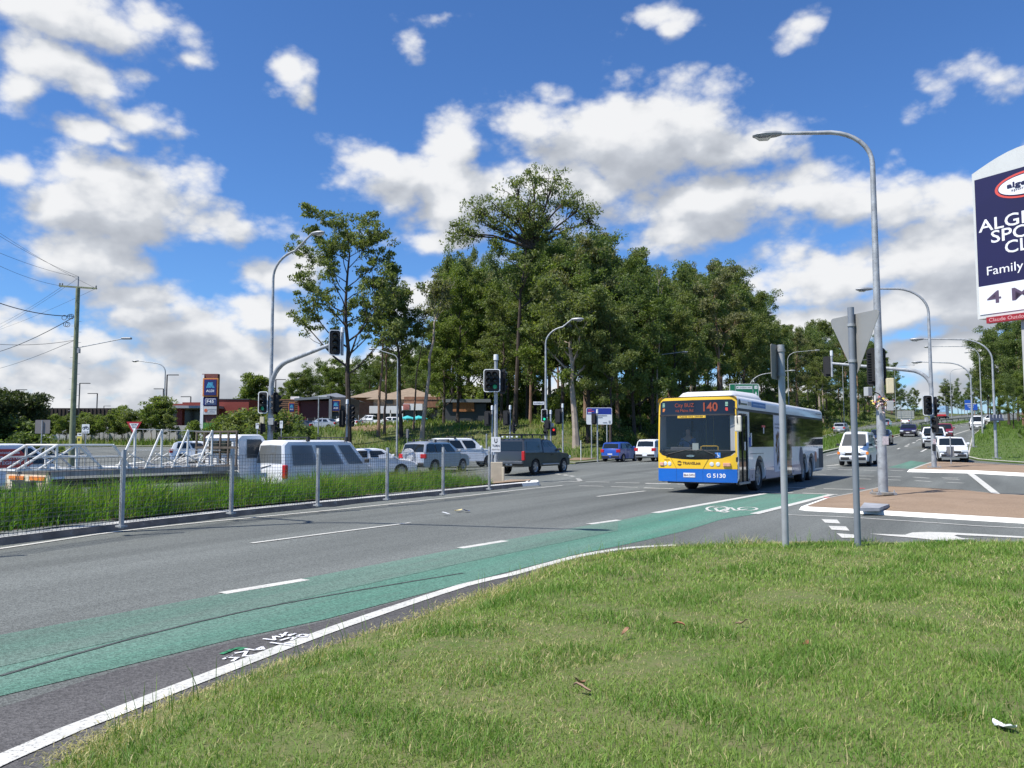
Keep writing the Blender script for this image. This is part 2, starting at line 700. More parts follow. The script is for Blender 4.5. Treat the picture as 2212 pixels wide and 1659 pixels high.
def densify(poly, d=1.0, closed=True):
    out = []
    n = len(poly)
    for i in range(n if closed else n - 1):
        a, b = Vector(poly[i][:2]), Vector(poly[(i + 1) % n][:2])
        k = max(1, int((b - a).length / d))
        out += [a.lerp(b, j / k) for j in range(k)]
    if not closed:
        out.append(Vector(poly[-1][:2]))
    return out


def smooth_line(pts, d=.5):
    """Catmull-Rom through 2D points"""
    p = [Vector(q[:2]) for q in pts]
    p = [p[0] * 2 - p[1]] + p + [p[-1] * 2 - p[-2]]
    out = []
    for i in range(1, len(p) - 2):
        k = max(2, int((p[i + 1] - p[i]).length / d))
        for j in range(k):
            t = j / k
            out.append(.5 * (2 * p[i] + (p[i + 1] - p[i - 1]) * t + (2 * p[i - 1] - 5 * p[i] + 4 * p[i + 1] - p[i + 2]) * t * t + (3 * p[i] - p[i - 1] - 3 * p[i + 1] + p[i + 2]) * t ** 3))
    out.append(p[-2])
    return out


def kerb(name, poly, w, h, mats, base=0.0, face=0.05, pick=None):
    """kerb ring: steep outer face, flat top; pick(mid point) chooses the material"""
    poly = densify(poly, 1.2)
    p1, p2 = inset(poly, face), inset(poly, w)
    mb = MB()
    n = len(poly)
    z = lambda p, o: (p[0], p[1], h1(p[0], p[1]) + o)
    for i in range(n):
        j = (i + 1) % n
        mi = pick((poly[i] + poly[j]) / 2) if pick else 0
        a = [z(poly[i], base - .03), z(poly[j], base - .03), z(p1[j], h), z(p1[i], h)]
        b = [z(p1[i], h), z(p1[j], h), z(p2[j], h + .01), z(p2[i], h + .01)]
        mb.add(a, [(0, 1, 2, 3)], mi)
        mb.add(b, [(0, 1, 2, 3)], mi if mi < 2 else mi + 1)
    o = mb.build(name, mats)
    o['kind'] = 'structure'
    return o


# --- surface materials in world space
def ground_mat(name, c1, c2, c3, s1=.35, s2=6.0, bump=.3, rough=.95, bs=40):
    m = bpy.data.materials.new(name)
    m.use_nodes = True
    t = m.node_tree
    L = t.links.new
    b = t.nodes['Principled BSDF']
    b.inputs['Roughness'].default_value = rough
    b.inputs['Specular IOR Level'].default_value = .25
    tc = t.nodes.new('ShaderNodeTexCoord')

    def nz(s, d=6, r=.6):
        n = t.nodes.new('ShaderNodeTexNoise')
        n.inputs['Scale'].default_value, n.inputs['Detail'].default_value, n.inputs['Roughness'].default_value = s, d, r
        L(tc.outputs['Object'], n.inputs['Vector'])
        return n

    def mix(fac, a, bb, lo, hi):
        r = t.nodes.new('ShaderNodeMapRange')
        r.inputs[1].default_value, r.inputs[2].default_value = lo, hi
        L(fac, r.inputs[0])
        x = t.nodes.new('ShaderNodeMix')
        x.data_type = 'RGBA'
        L(r.outputs[0], x.inputs[0])
        for i, q in ((6, a), (7, bb)):
            if isinstance(q, tuple):
                x.inputs[i].default_value = (*q, 1)
            else:
                L(q, x.inputs[i])
        return x.outputs[2]

    a = mix(nz(s1).outputs['Fac'], c1, c2, .38, .62)
    a = mix(nz(s2, 8, .7).outputs['Fac'], a, c3, .45, .75)
    L(a, b.inputs['Base Color'])
    bp = t.nodes.new('ShaderNodeBump')
    bp.inputs['Strength'].default_value, bp.inputs['Distance'].default_value = bump, .03
    L(nz(bs, 4).outputs['Fac'], bp.inputs['Height'])
    L(bp.outputs[0], b.inputs['Normal'])
    return m


def asphalt_mat(name, base, green=None):
    """chip-seal: pale and dark stones, long worn streaks along the lanes"""
    m = bpy.data.materials.new(name)
    m.use_nodes = True
    t = m.node_tree
    L = t.links.new
    b = t.nodes['Principled BSDF']
    b.inputs['Roughness'].default_value = .85
    b.inputs['Specular IOR Level'].default_value = .3
    tc = t.nodes.new('ShaderNodeTexCoord')
    vo = t.nodes.new('ShaderNodeTexVoronoi')
    vo.inputs['Scale'].default_value = 75
    L(tc.outputs['Object'], vo.inputs['Vector'])
    st = t.nodes.new('ShaderNodeSeparateColor')
    L(vo.outputs['Color'], st.inputs[0])
    r1 = t.nodes.new('ShaderNodeMapRange')
    r1.inputs[3].default_value, r1.inputs[4].default_value = .62, 1.42
    L(st.outputs[0], r1.inputs[0])
    n = t.nodes.new('ShaderNodeTexNoise')
    n.inputs['Scale'].default_value, n.inputs['Detail'].default_value = .55, 6
    mp = t.nodes.new('ShaderNodeMapping')
    mp.inputs['Rotation'].default_value = (0, 0, R(-61))
    mp.inputs['Scale'].default_value = (.12, 1.5, 1)
    mp.vector_type = 'POINT'
    # rotate so that x runs along the road, then squeeze it
    rot = t.nodes.new('ShaderNodeMapping')
    rot.inputs['Rotation'].default_value = (0, 0, R(-60))
    mp.inputs['Rotation'].default_value = (0, 0, 0)
    L(tc.outputs['Object'], rot.inputs[0])
    L(rot.outputs[0], mp.inputs[0])
    L(mp.outputs[0], n.inputs['Vector'])
    r2 = t.nodes.new('ShaderNodeMapRange')
    r2.inputs[1].default_value, r2.inputs[2].default_value = .3, .7
    r2.inputs[3].default_value, r2.inputs[4].default_value = .72, 1.25
    L(n.outputs['Fac'], r2.inputs[0])
    mu = t.nodes.new('ShaderNodeMath')
    mu.operation = 'MULTIPLY'
    L(r1.outputs[0], mu.inputs[0])
    L(r2.outputs[0], mu.inputs[1])
    sc = t.nodes.new('ShaderNodeVectorMath')
    sc.operation = 'SCALE'
    L(mu.outputs[0], sc.inputs['Scale'])
    if green is None:
        sc.inputs[0].default_value = base
    else:
        n3 = t.nodes.new('ShaderNodeTexNoise')
        n3.inputs['Scale'].default_value, n3.inputs['Detail'].default_value, n3.inputs['Roughness'].default_value = .9, 9, .72
        L(mp.outputs[0], n3.inputs['Vector'])
        r3 = t.nodes.new('ShaderNodeMapRange')
        r3.inputs[1].default_value, r3.inputs[2].default_value = .3, .72
        r3.inputs[3].default_value, r3.inputs[4].default_value = .14, .80
        L(n3.outputs['Fac'], r3.inputs[0])
        mx = t.nodes.new('ShaderNodeMix')
        mx.data_type = 'RGBA'
        L(r3.outputs[0], mx.inputs[0])
        mx.inputs[6].default_value, mx.inputs[7].default_value = (*green, 1), (*base, 1)
        L(mx.outputs[2], sc.inputs[0])
    L(sc.outputs[0], b.inputs['Base Color'])
    bp = t.nodes.new('ShaderNodeBump')
    bp.inputs['Strength'].default_value, bp.inputs['Distance'].default_value = .5, .008
    L(vo.outputs['Distance'], bp.inputs['Height'])
    L(bp.outputs[0], b.inputs['Normal'])
    return m


ASPH = asphalt_mat('asphalt', (.128, .136, .126))
DARKASPH = asphalt_mat('dark_asphalt', (.092, .088, .086))
GREEN = asphalt_mat('green_surface', (.132, .170, .146), (.064, .215, .148))
PAINT = mat('road_paint', (.56, .55, .50), .75, var=.12, scale=3, dirt=((.21, .21, .20), 42, .53))
KERBW = mat('white_kerb_paint', (.80, .78, .72), .7, var=.06, scale=2, dirt=((.42, .38, .32), 9, .62))
CONC = mat('concrete', (.42, .40, .36), .9, var=.15, scale=2, bump=.2, dirt=((.16, .13, .11), 5, .60))
DIRTYK = mat('stained_concrete', (.25, .20, .165), .9, var=.3, scale=3, bump=.3, dirt=((.30, .27, .24), 6, .58))
GRAVEL = ground_mat('island_aggregate', (.285, .205, .140), (.34, .25, .175), (.17, .12, .085), .8, 30, .6, bs=90)
SOIL = ground_mat('lawn_soil', (.095, .135, .034), (.13, .155, .05), (.18, .15, .085), 1.3, 9, .5)
GRASSG = ground_mat('grass_ground', (.055, .085, .022), (.105, .12, .042), (.14, .12, .065), .12, 1.3, .6, bs=9)
VERGE = ground_mat('verge_grass_ground', (.065, .115, .022), (.09, .14, .03), (.11, .12, .05), .15, 1.2, .5, bs=14)

# --- sheets
xs = np.array(GRID)
gx, gy = np.meshgrid(xs, xs)
gz = H(gx, gy) - .06 - .5 * ss((58 - gy) / 6) * ss((75 - np.abs(gx)) / 10)
nn = len(xs)
idx = np.arange(nn * nn).reshape(nn, nn)
mesh_np('ground', np.stack([gx, gy, gz], -1).reshape(-1, 3), np.stack([idx[:-1, :-1], idx[:-1, 1:], idx[1:, 1:], idx[1:, :-1]], -1).reshape(-1, 4), [GRASSG], smooth=True, kind='structure')

LE = gd((1784, 942), (1888, 917), (2017, 904))           # departing carriageway, left edge
RE = gd((2134, 914), (2099, 942.5), (2087, 989))         # approaching carriageway, right edge
far_l = [LE[2] + Vector((40, 55)), LE[2] + Vector((130, 130)), LE[2] + Vector((260, 200))]
far_r = [RE[0] + Vector((300, 190)), RE[0] + Vector((150, 140)), RE[0] + Vector((40, 48))]
patch('road', [(-110, -30), (-110, 80), (-45, 86), (-20, 84), (-2, 74), (3.6, 59), (4.6, 59.6), (7.8, 66.6)] + LE + far_l + far_r + RE + [(66, 48), (66, -6), (40, -30)], 0, ASPH)

bike_pts = [(0, 1375), (300, 1320), (640, 1255), (1000, 1185), (1340, 1124), (1418, 1107), (1655, 1066.5), (1805, 1068.5), (1632, 1111), (1560, 1122), (1480, 1147), (1400, 1166), (1330, 1181),
            (1241, 1199), (1104, 1234), (840, 1302), (700, 1339), (500, 1382), (250, 1444), (0, 1505)]
bp_ = gd(*bike_pts)
bp_ = bp_[:1] + bp_[1:-1] + bp_[-1:] + [bp_[-1] + Vector((-1.6, -3.2)), bp_[0] + Vector((-1.6, -3.2))]
patch('bike_lane', bp_, .004, GREEN)
patch('bike_lane', gp(c6, (960, 437), (1170, 376), (1335, 394), (1180, 452)), .004, GREEN)
up_ = gd((0, 1373), (300, 1318), (640, 1253.5), (1000, 1184), (1335, 1123.5))
lo_ = gd((0, 1442), (300, 1374), (640, 1297), (1000, 1217), (1335, 1147))
patch('bike_lane', [up_[0] + Vector((-1.2, -2.4))] + up_ + lo_[::-1] + [lo_[0] + Vector((-1.2, -2.4))], .0065, asphalt_mat('worn_green_surface', (.135, .160, .140), (.092, .195, .146)))
# darker shoulder between the lane and the lawn
patch('road_shoulder', [(-4.0, 2.2)] + gd((0, 1530), (250, 1450), (500, 1388), (700, 1343), (840, 1305), (1104, 1238), (1241, 1200), (1340, 1184), (1500, 1174)) + gd((1500, 1196), (1300, 1218), (1106, 1280), (900, 1352), (700, 1424), (500, 1500), (150, 1680)) + [(-3.2, 2.2)], .003, DARKASPH)

marks = MB()


def ribbon(pts, w, off=.009, smooth=True):
    p = smooth_line(pts, .6) if smooth and len(pts) > 2 else densify(pts, .8, False)
    vs = []
    for i in range(len(p)):
        d = (p[min(i + 1, len(p) - 1)] - p[max(i - 1, 0)]).normalized()
        n = Vector((-d.y, d.x)) * w / 2
        for q in (p[i] + n, p[i] - n):
            vs.append((q.x, q.y, h1(q.x, q.y) + off))
    marks.add(vs, [(2 * i, 2 * i + 1, 2 * i + 3, 2 * i + 2) for i in range(len(p) - 1)])


def gquad(pts, off=.009):
    marks.add([(p.x, p.y, h1(p.x, p.y) + off) for p in pts], [tuple(range(len(pts)))])


ed = gd((0, 1645), (250, 1541), (500, 1443), (740, 1353), (1000, 1266), (1104, 1242), (1241, 1204), (1339, 1187), (1390, 1182), (1460, 1178.5))
ribbon([ed[0] + Vector((-.35, -2.0))] + ed, .14)
ribbon([Vector((-9.0, 6.5))] + gd((0, 1186), (330, 1140), (740, 1100), (1040, 1068), (1140, 1056.5), (1215, 1049)), .11)
for a, b, w in (((480, 1283), (660, 1253), .15), ((994, 1185), (1092, 1169), .15), ((1272, 1133), (1337, 1124), .15), ((543, 1174), (885, 1130), .10), ((1290, 1073), (1393, 1061), .12)):
    ribbon(gd(a, b), w)
for x0, x1, y0, y1 in ((120, 255, 529, 532), (310, 525, 534, 539), (580, 815, 540, 545), (875, 1110, 546, 551), (1170, 1430, 552, 557), (1495, 1765, 561, 566), (1830, 2110, 571, 577),
                       (1095, 1370, 597, 603), (1450, 1745, 606, 614), (1815, 2140, 619, 629)):
    ribbon(gp(C5, (x0, y0), (x1, y1)), .16)
for x0, y0, x1, y1 in ((200, 1137, 430, 1143), (490, 1146, 735, 1153), (185, 1181, 450, 1188), (1505, 1176, 1760, 1184), (1840, 1188, 2150, 1196), (1255, 1217, 1555, 1226), (1645, 1229, 1970, 1242)):
    ribbon(gp(c4, (x0, y0), (x1, y1)), .2)
for x0, y0, x1, y1 in ((955, 522, 1078, 526), (955, 552, 1075, 556), (1195, 528, 1342, 538), (1210, 561, 1355, 569), (1455, 533, 1605, 537), (1475, 544, 1615, 550), (1505, 576, 1655, 583),
                       (690, 516, 830, 520), (690, 543, 805, 547), (290, 500, 390, 504), (395, 424, 510, 412), (400, 440, 500, 444), (395, 455, 440, 457), (500, 458, 630, 461), (705, 462, 850, 466), (975, 465, 1100, 470)):
    ribbon(gp(c6, (x0, y0), (x1, y1)), .2)
for i, (x, y) in enumerate(((868, 468), (950, 478), (1018, 489), (1062, 501), (1083, 514), (1098, 528), (1103, 541))):
    a = G(*C5(x - 24 + i * 2.5, y - 3)).xy
    b = G(*C5(x + 20 - i * 2, y + 3)).xy
    ribbon([a, b], .2)
ribbon(gp(c4, (285, 1412), (1295, 1233)), .2)
ribbon(gp(c4, (1200, 1421), (1910, 1243)), .2)
for q in (((345, 918), (490, 922), (520, 958), (380, 950)), ((410, 980), (570, 985), (605, 1025), (440, 1015)), ((485, 1048), (640, 1060), (690, 1092), (535, 1090))):
    gquad(gp(c6, *q))
gquad(gp(c6, (790, 1052), (950, 1070), (1200, 1090), (1115, 1062)))
gquad(gp(c6, (1115, 1062), (1200, 1090), (1460, 1120), (1620, 1106), (1570, 1070), (1560, 1042), (1330, 1035), (1180, 1041)))
gquad(gp(c6, (1560, 1042), (1570, 1070), (1600, 1062), (1650, 1066), (2212, 1092), (2212, 1078)))
gquad(gp(c6, (1570, 1070), (1620, 1106), (1785, 1103), (1640, 1092)))
ribbon(gp(c6, (30, 877), (480, 893), (930, 920), (1500, 958), (2212, 999)) + [Vector((13, 14))], .09)
gquad(gp(c6, (1690, 495), (1742, 491), (2030, 712), (1955, 712)))
# far carriageways
for pts, w, dash in ((gd((1921, 977.6), (1985, 950.6), (2030, 934), (2073, 921.8), (2120, 912)), .14, 1), (gd((1785, 984), (1830, 974), (1914, 949), (1986, 932), (2099, 913.5)), .14, 0),
                     (gd((1990, 976), (2030, 954), (2059, 940), (2100, 926.5)), .16, 0), (gd((1785, 943.5), (1888, 919), (2010, 906)), .15, 0), (gd((1790, 947), (1900, 923), (2000, 910)), .14, 1)):
    p = smooth_line(pts, 1.0)
    if not dash:
        ribbon(p, w, smooth=False)
    else:
        acc, last = 0.0, 0
        for i in range(1, len(p)):
            acc += (p[i] - p[i - 1]).length
            if acc > 9:
                ribbon(p[max(0, i - 3):i], w, smooth=False)
                acc = 0
for x, y in ((1130, 1531), (1195, 1501), (1250, 1471), (1305, 1447)):
    q = G(*c5(x, y)).xy
    ribbon([q - RD * .9, q + RD * .9], .25)
# bicycle symbol
for cx, cy, rx, ry in ((862, 1374, 100, 25), (1140, 1374, 86, 15)):
    ribbon([G(*c4(cx + rx * math.cos(a), cy + ry * math.sin(a))).xy for a in np.linspace(0, 2 * math.pi, 22)], .065, smooth=False)
for a, b in (((740, 1395), (870, 1398)), ((870, 1398), (840, 1370)), ((870, 1398), (985, 1362)), ((840, 1362), (985, 1364)), ((985, 1362), (1025, 1390)), ((870, 1398), (935, 1408)), ((935, 1408), (965, 1395)), ((1025, 1390), (1140, 1376)), ((800, 1360), (868, 1360))):
    ribbon(gp(c4, a, b), .07, smooth=False)
tag(marks.build('road_markings', PAINT), kind='structure')
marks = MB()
ribbon(gd((0, 1462), (280, 1382), (550, 1317), (800, 1272), (1000, 1239)), .035, .0085)  # cast shadow of an overhead wire along the green lane, painted as a dark ribbon
ribbon(gp(C5, (-200, 500), (600, 440), (1300, 430), (1960, 470)), .05, .006)
tag(marks.build('wire_shadow_and_seam', mat('shadow_and_seam_dark', (.06, .07, .065), .8, var=.4, scale=6)), kind='structure')
# spray-painted surveyor's marks by the edge line
sp_ = MB()


def stroke(mb, pts, w, off):
    p = [Vector(q) for q in pts]
    for a, b in zip(p[:-1], p[1:]):
        d = (b - a).normalized()
        n = Vector((-d.y, d.x)) * w / 2
        e = d * w * .4
        mb.add([(q.x, q.y, h1(q.x, q.y) + off) for q in (a - e + n, b + e + n, b + e - n, a - e - n)], [(0, 1, 2, 3)])


S0 = crop(500, 1540, 320)
for k, l in enumerate((((410, 765), (560, 700), (470, 745), (650, 740), (560, 800)), ((620, 665), (810, 630), (750, 720), (900, 705)), ((790, 595), (950, 615), (1070, 560), (1100, 600), (960, 612)),
          ((1105, 420), (1290, 440), (1270, 370), (1400, 390), (1490, 310)), ((1390, 345), (1500, 360), (1640, 330), (1540, 370)), ((1400, 445), (1560, 400), (1660, 395), (1580, 440)),
          ((1680, 370), (1760, 345), (1860, 350), (1830, 385), (1720, 385), (1680, 370)), ((1230, 490), (1440, 520), (1600, 540)), ((1480, 500), (1580, 505)))):
    stroke(sp_, gp(S0, *l), .024, .011 + .0006 * k)
tag(sp_.build('sprayed_marks', mat('spray_white', (.8, .8, .82), .8, var=.2, scale=30)), kind='structure')
sg_ = MB()
stroke(sg_, gp(S0, (390, 670), (470, 640), (560, 600), (680, 570), (770, 580), (700, 600)), .04, .011)
tag(sg_.build('sprayed_marks', mat('spray_green', (.03, .20, .09), .8, var=.3, scale=30)), kind='structure')
sr_ = MB()
for x, y in ((405, 716), (705, 633)):
    q = G(*c6(x, y)).xy
    ribbon_pts = [q + Vector((-.12, -.1)), q + Vector((.12, -.1)), q + Vector((.16, .12)), q + Vector((-.08, .12))]
    sr_.add([(p.x, p.y, h1(p.x, p.y) + .012) for p in ribbon_pts], [(0, 1, 2, 3)])
tag(sr_.build('sprayed_marks', mat('spray_red', (.75, .08, .10), .8, var=.3, scale=20)), kind='structure')

# --- median with its kerb
mnear = [Vector((-13.5, -1.0)), Vector((-10.6, 6.0))] + gd((0, 1179), (250, 1147), (500, 1117), (780, 1087), (1060, 1058), (1130, 1051))
mnose = gd((1163, 1048.5), (1167, 1046), (1150, 1043.4), (1093, 1042.6))
mback = [p + Vector((-.87, .5)) * w for p, w in zip(mnear[::-1][1:], (2.9, 2.5, 2.3, 2.2, 2.2, 2.2, 2.2))]
MED = mnear + mnose + mback
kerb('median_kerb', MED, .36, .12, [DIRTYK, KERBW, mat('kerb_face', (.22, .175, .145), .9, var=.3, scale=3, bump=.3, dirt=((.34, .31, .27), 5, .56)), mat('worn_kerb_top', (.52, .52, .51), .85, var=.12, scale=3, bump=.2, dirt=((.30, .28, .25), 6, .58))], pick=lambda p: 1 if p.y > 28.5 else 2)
ins = inset(densify(MED, 1.2), .35)
patch('median', ins, .125, GRAVEL, bump=lambda x, y: .05)

# --- islands
ISL = gd((1724, 1101), (1775, 1082), (1840, 1069), (1897, 1056)) + gd((1915, 1055), (2000, 1058.5), (2090, 1063.5), (2180, 1074)) + [Vector((17.5, 20.5)), Vector((19.5, 16.0)), Vector((15.5, 12.6))] + gd((2212, 1131), (1980, 1117), (1850, 1109), (1740, 1103.5))
ISLM = [KERBW, CONC]
kerb('island_kerb', ISL, .17, .075, ISLM, face=.07, pick=lambda p: 1 if (p.y > ISL[1].y and p.x < ISL[3].x) else 0)
isd = inset(densify(ISL, 1.2), .16)


def dist_in(poly):
    A = np.array([(p[0], p[1]) for p in poly])
    B = np.roll(A, -1, 0)

    def f(x, y):
        d = B - A
        t = np.clip(((np.array((x, y)) - A) * d).sum(1) / np.maximum((d * d).sum(1), 1e-9), 0, 1)
        return float(np.sqrt((((A + d * t[:, None]) - (x, y)) ** 2).sum(1)).min())
    return f


di = dist_in(isd)
patch('traffic_island', isd, .080, GRAVEL, bump=lambda x, y: .14 * float(ss(di(x, y) / 2.4)), dense=2)
FIS = gd((1958, 1019.5), (1985, 1009), (2010, 1001), (2106, 1004), (2212, 1010)) + [Vector((46, 44)), Vector((47, 36))] + gd((2212, 1029), (2096, 1022.5), (2020, 1020.8))
kerb('island_kerb', FIS, .28, .125, ISLM, face=.12, pick=lambda p: 1 if (p.y > FIS[0].y + .2 and p.x < FIS[2].x) else 0)
patch('traffic_island', inset(densify(FIS, 1.2), .27), .13, GRAVEL)

# --- verges
lawn_edge = [Vector((-4.6, -2)), Vector((-3.0, 2.0))] + gd((130, 1650), (320, 1550), (500, 1483), (700, 1408), (900, 1338), (1026, 1291), (1106, 1266), (1182, 1234), (1280, 1207), (1400, 1193), (1500, 1184), (1700, 1175), (1850, 1176), (2030, 1180), (2212, 1184)) + [Vector((10.5, 11.6)), Vector((16, 9)), Vector((16, -6)), Vector((-4, -6))]
lawn_edge = lawn_edge[:2] + smooth_line(lawn_edge[2:17], .5) + lawn_edge[17:]
dl = dist_in(lawn_edge)
LAWN_Z = lambda x, y: .02 + .10 * float(ss(dl(x, y) / .9)) + .03 * math.sin(x * .9 + 1) * math.sin(y * .7)
patch('lawn', lawn_edge, 0, SOIL, bump=LAWN_Z, dense=2)
RV = [RE[2]] + gd((2111, 995), (2160, 999), (2212, 1002.5)) + [Vector((64, 49)), Vector((120, 80)), Vector((330, 250))] + far_r[1:] + RE[:2]
patch('verge', RV, .1, VERGE, skirt=.2)
kerb('verge_kerb', RV, .16, .115, [CONC])
LV = [Vector((4.6, 59.6)), Vector((7.8, 66.6))] + LE + far_l + [Vector((60, 330)), Vector((-160, 330)), Vector((-150, 90)), Vector((-45, 86)), Vector((-20, 84)), Vector((-2, 74))]
patch('grass_bank', LV, .1, GRASSG, skirt=.2)
kerb('bank_kerb', LV, .16, .115, [CONC])
FM = gd((1690, 1002), (1785, 977.5), (1914, 947), (1987, 930.5), (2101, 913), (2101, 909.5), (1987, 921), (1928, 925), (1785, 947), (1690, 966))
patch('median', FM, .12, VERGE, skirt=.25)
kerb('median_kerb', FM, .2, .13, [CONC])
# bare clay cut at the foot of the bank and worn clay by the forest corner
CLAY = ground_mat('clay', (.30, .20, .13), (.22, .15, .10), (.13, .10, .07), .5, 4, .7, bs=12)
patch('bare_earth', [XY(900, 84).xy, XY(1000, 77).xy, XY(1100, 74).xy, XY(1120, 80).xy, XY(1000, 84.5).xy, XY(930, 88).xy], .13, CLAY)
patch('bare_earth', [XY(1222, 66).xy, XY(1262, 66).xy, XY(1290, 72).xy, XY(1240, 74).xy], .13, CLAY)
patch('bare_earth', [XY(720, 101).xy, XY(800, 98).xy, XY(860, 102).xy, XY(800, 106).xy], .13, CLAY)
# painted strip of the kerb corner by the forest

kc=None
# ------------------------------------------------------------------ vehicles
RUBBER = mat('tyre_rubber', (.018, .018, .019), .85, var=.2)
RIMM = mat('alloy_rim', (.42, .43, .45), .35, .8, var=.05)
STEELR = mat('steel_rim', (.32, .32, .33), .5, .6, var=.1)
BLACKP = mat('black_plastic', (.02, .02, .022), .55, var=.1)
GLASSD = glass_mat('car_glass', (.012, .016, .018))
GLASSS = glass_mat('clear_glass', (.008, .012, .012), .30, .06)
GLASSS.node_tree.nodes['Principled BSDF'].inputs['Specular IOR Level'].default_value = .28
LAMPW = mat('headlamp', (.75, .77, .8), .12, .3, var=.05, scale=20)
LAMPR = mat('tail_lamp', (.42, .012, .015), .2, var=.1, scale=20)
LAMPA = mat('amber_lamp', (.75, .22, .03), .25, var=.1, scale=20)
PLATEM = mat('number_plate', (.75, .75, .74), .5, var=.04)
PLATET = mat('plate_lettering', (.12, .05, .07), .6)
SKIN = mat('skin', (.50, .32, .23), .6)


def paint(name, c, metal=0.0):
    return mat('paint_' + name, c, .32, metal, var=.05, scale=1.2, coat=.6)


WHITE, WHITE2 = paint('white', (.74, .75, .76)), paint('pale', (.62, .63, .64))
SILVER, GREYP = paint('silver', (.45, .47, .49), .5), paint('charcoal', (.045, .047, .05), .3)
BLUEP, PURP, REDP, NAVY = paint('blue', (.015, .06, .32)), paint('purple', (.03, .015, .06), .3), paint('red', (.22, .012, .02)), paint('navy', (.02, .03, .07), .3)

KIND = {
    # lower body outline (rear to front, y as share of length, z), greenhouse outline, wheel centres
    'sedan': (4.7, 1.80, [(-.5, .34), (-.5, .78), (-.485, .97), (-.33, 1.02), (.17, .97), (.42, .82), (.485, .70), (.5, .34)],
              [(-.37, .98), (-.25, 1.37), (-.18, 1.44), (.03, 1.46), (.09, 1.42), (.265, .94)], (-.30, .30), .32),
    'hatch': (3.75, 1.69, [(-.5, .34), (-.5, .80), (-.48, .98), (.19, .98), (.39, .90), (.485, .72), (.5, .34)],
              [(-.475, .96), (-.43, 1.38), (-.37, 1.48), (.0, 1.51), (.07, 1.47), (.285, .95)], (-.315, .315), .31),
    'suv': (4.5, 1.84, [(-.5, .42), (-.5, .88), (-.487, 1.08), (.2, 1.07), (.42, .98), (.488, .84), (.5, .42)],
            [(-.48, 1.05), (-.44, 1.56), (-.38, 1.68), (.0, 1.70), (.07, 1.65), (.27, 1.04)], (-.30, .31), .36),
    'offroad': (4.8, 1.88, [(-.5, .5), (-.5, .95), (-.49, 1.2), (.19, 1.18), (.44, 1.13), (.49, .98), (.5, .5)],
                [(-.485, 1.17), (-.46, 1.74), (-.41, 1.84), (.02, 1.86), (.08, 1.81), (.22, 1.15)], (-.29, .31), .39),
    'van': (4.55, 1.69, [(-.5, .36), (-.5, .9), (-.496, 1.08), (.38, 1.06), (.455, 1.0), (.49, .8), (.5, .36)],
            [(-.495, 1.05), (-.475, 1.80), (-.44, 1.93), (.17, 1.95), (.24, 1.89), (.415, 1.03)], (-.27, .31), .32),
    'ute': (5.15, 1.84, [(-.5, .5), (-.5, .95), (-.496, 1.12), (.20, 1.12), (.42, 1.05), (.487, .92), (.5, .5)],
            [(-.13, 1.09), (-.12, 1.66), (-.08, 1.77), (.03, 1.78), (.09, 1.72), (.25, 1.09)], (-.285, .325), .38),
}


def wheel(parent, x, y, r, w, rim=RIMM, spokes=6):
    """tyre with a rim; the outer face looks along the sign of x"""
    s = 1 if x > 0 else -1
    mb = MB()
    h = w / 2
    mb.lathe([(r * .62, -h), (r * .95, -h), (r, -h * .72), (r, h * .72), (r * .95, h), (r * .66, h), (r * .62, h * .6), (r * .62, -h)], (0, 0, 0), (s, 0, 0), 22)
    o = mb.build('wheel', RUBBER, parent, smooth=True, loc=(x - s * h, y, r))
    rb = MB()
    rb.lathe([(r * .64, h * .2), (r * .64, h * .86), (r * .58, h * .8), (r * .52, h * .3), (.001, h * .3)], (0, 0, 0), (s, 0, 0), 22)
    for k in range(spokes):
        a = 2 * math.pi * k / spokes
        M = Matrix.Rotation(a, 3, 'X')
        rb.box(M @ Vector((s * h * .6, 0, r * .33)), (h * .35, r * .15, r * .5), M=M)
    rb.lathe([(r * .15, h * .3), (r * .14, h * .85), (.001, h * .9)], (0, 0, 0), (s, 0, 0), 12)
    rb.build('rim', rim, o, smooth=True)
    return o


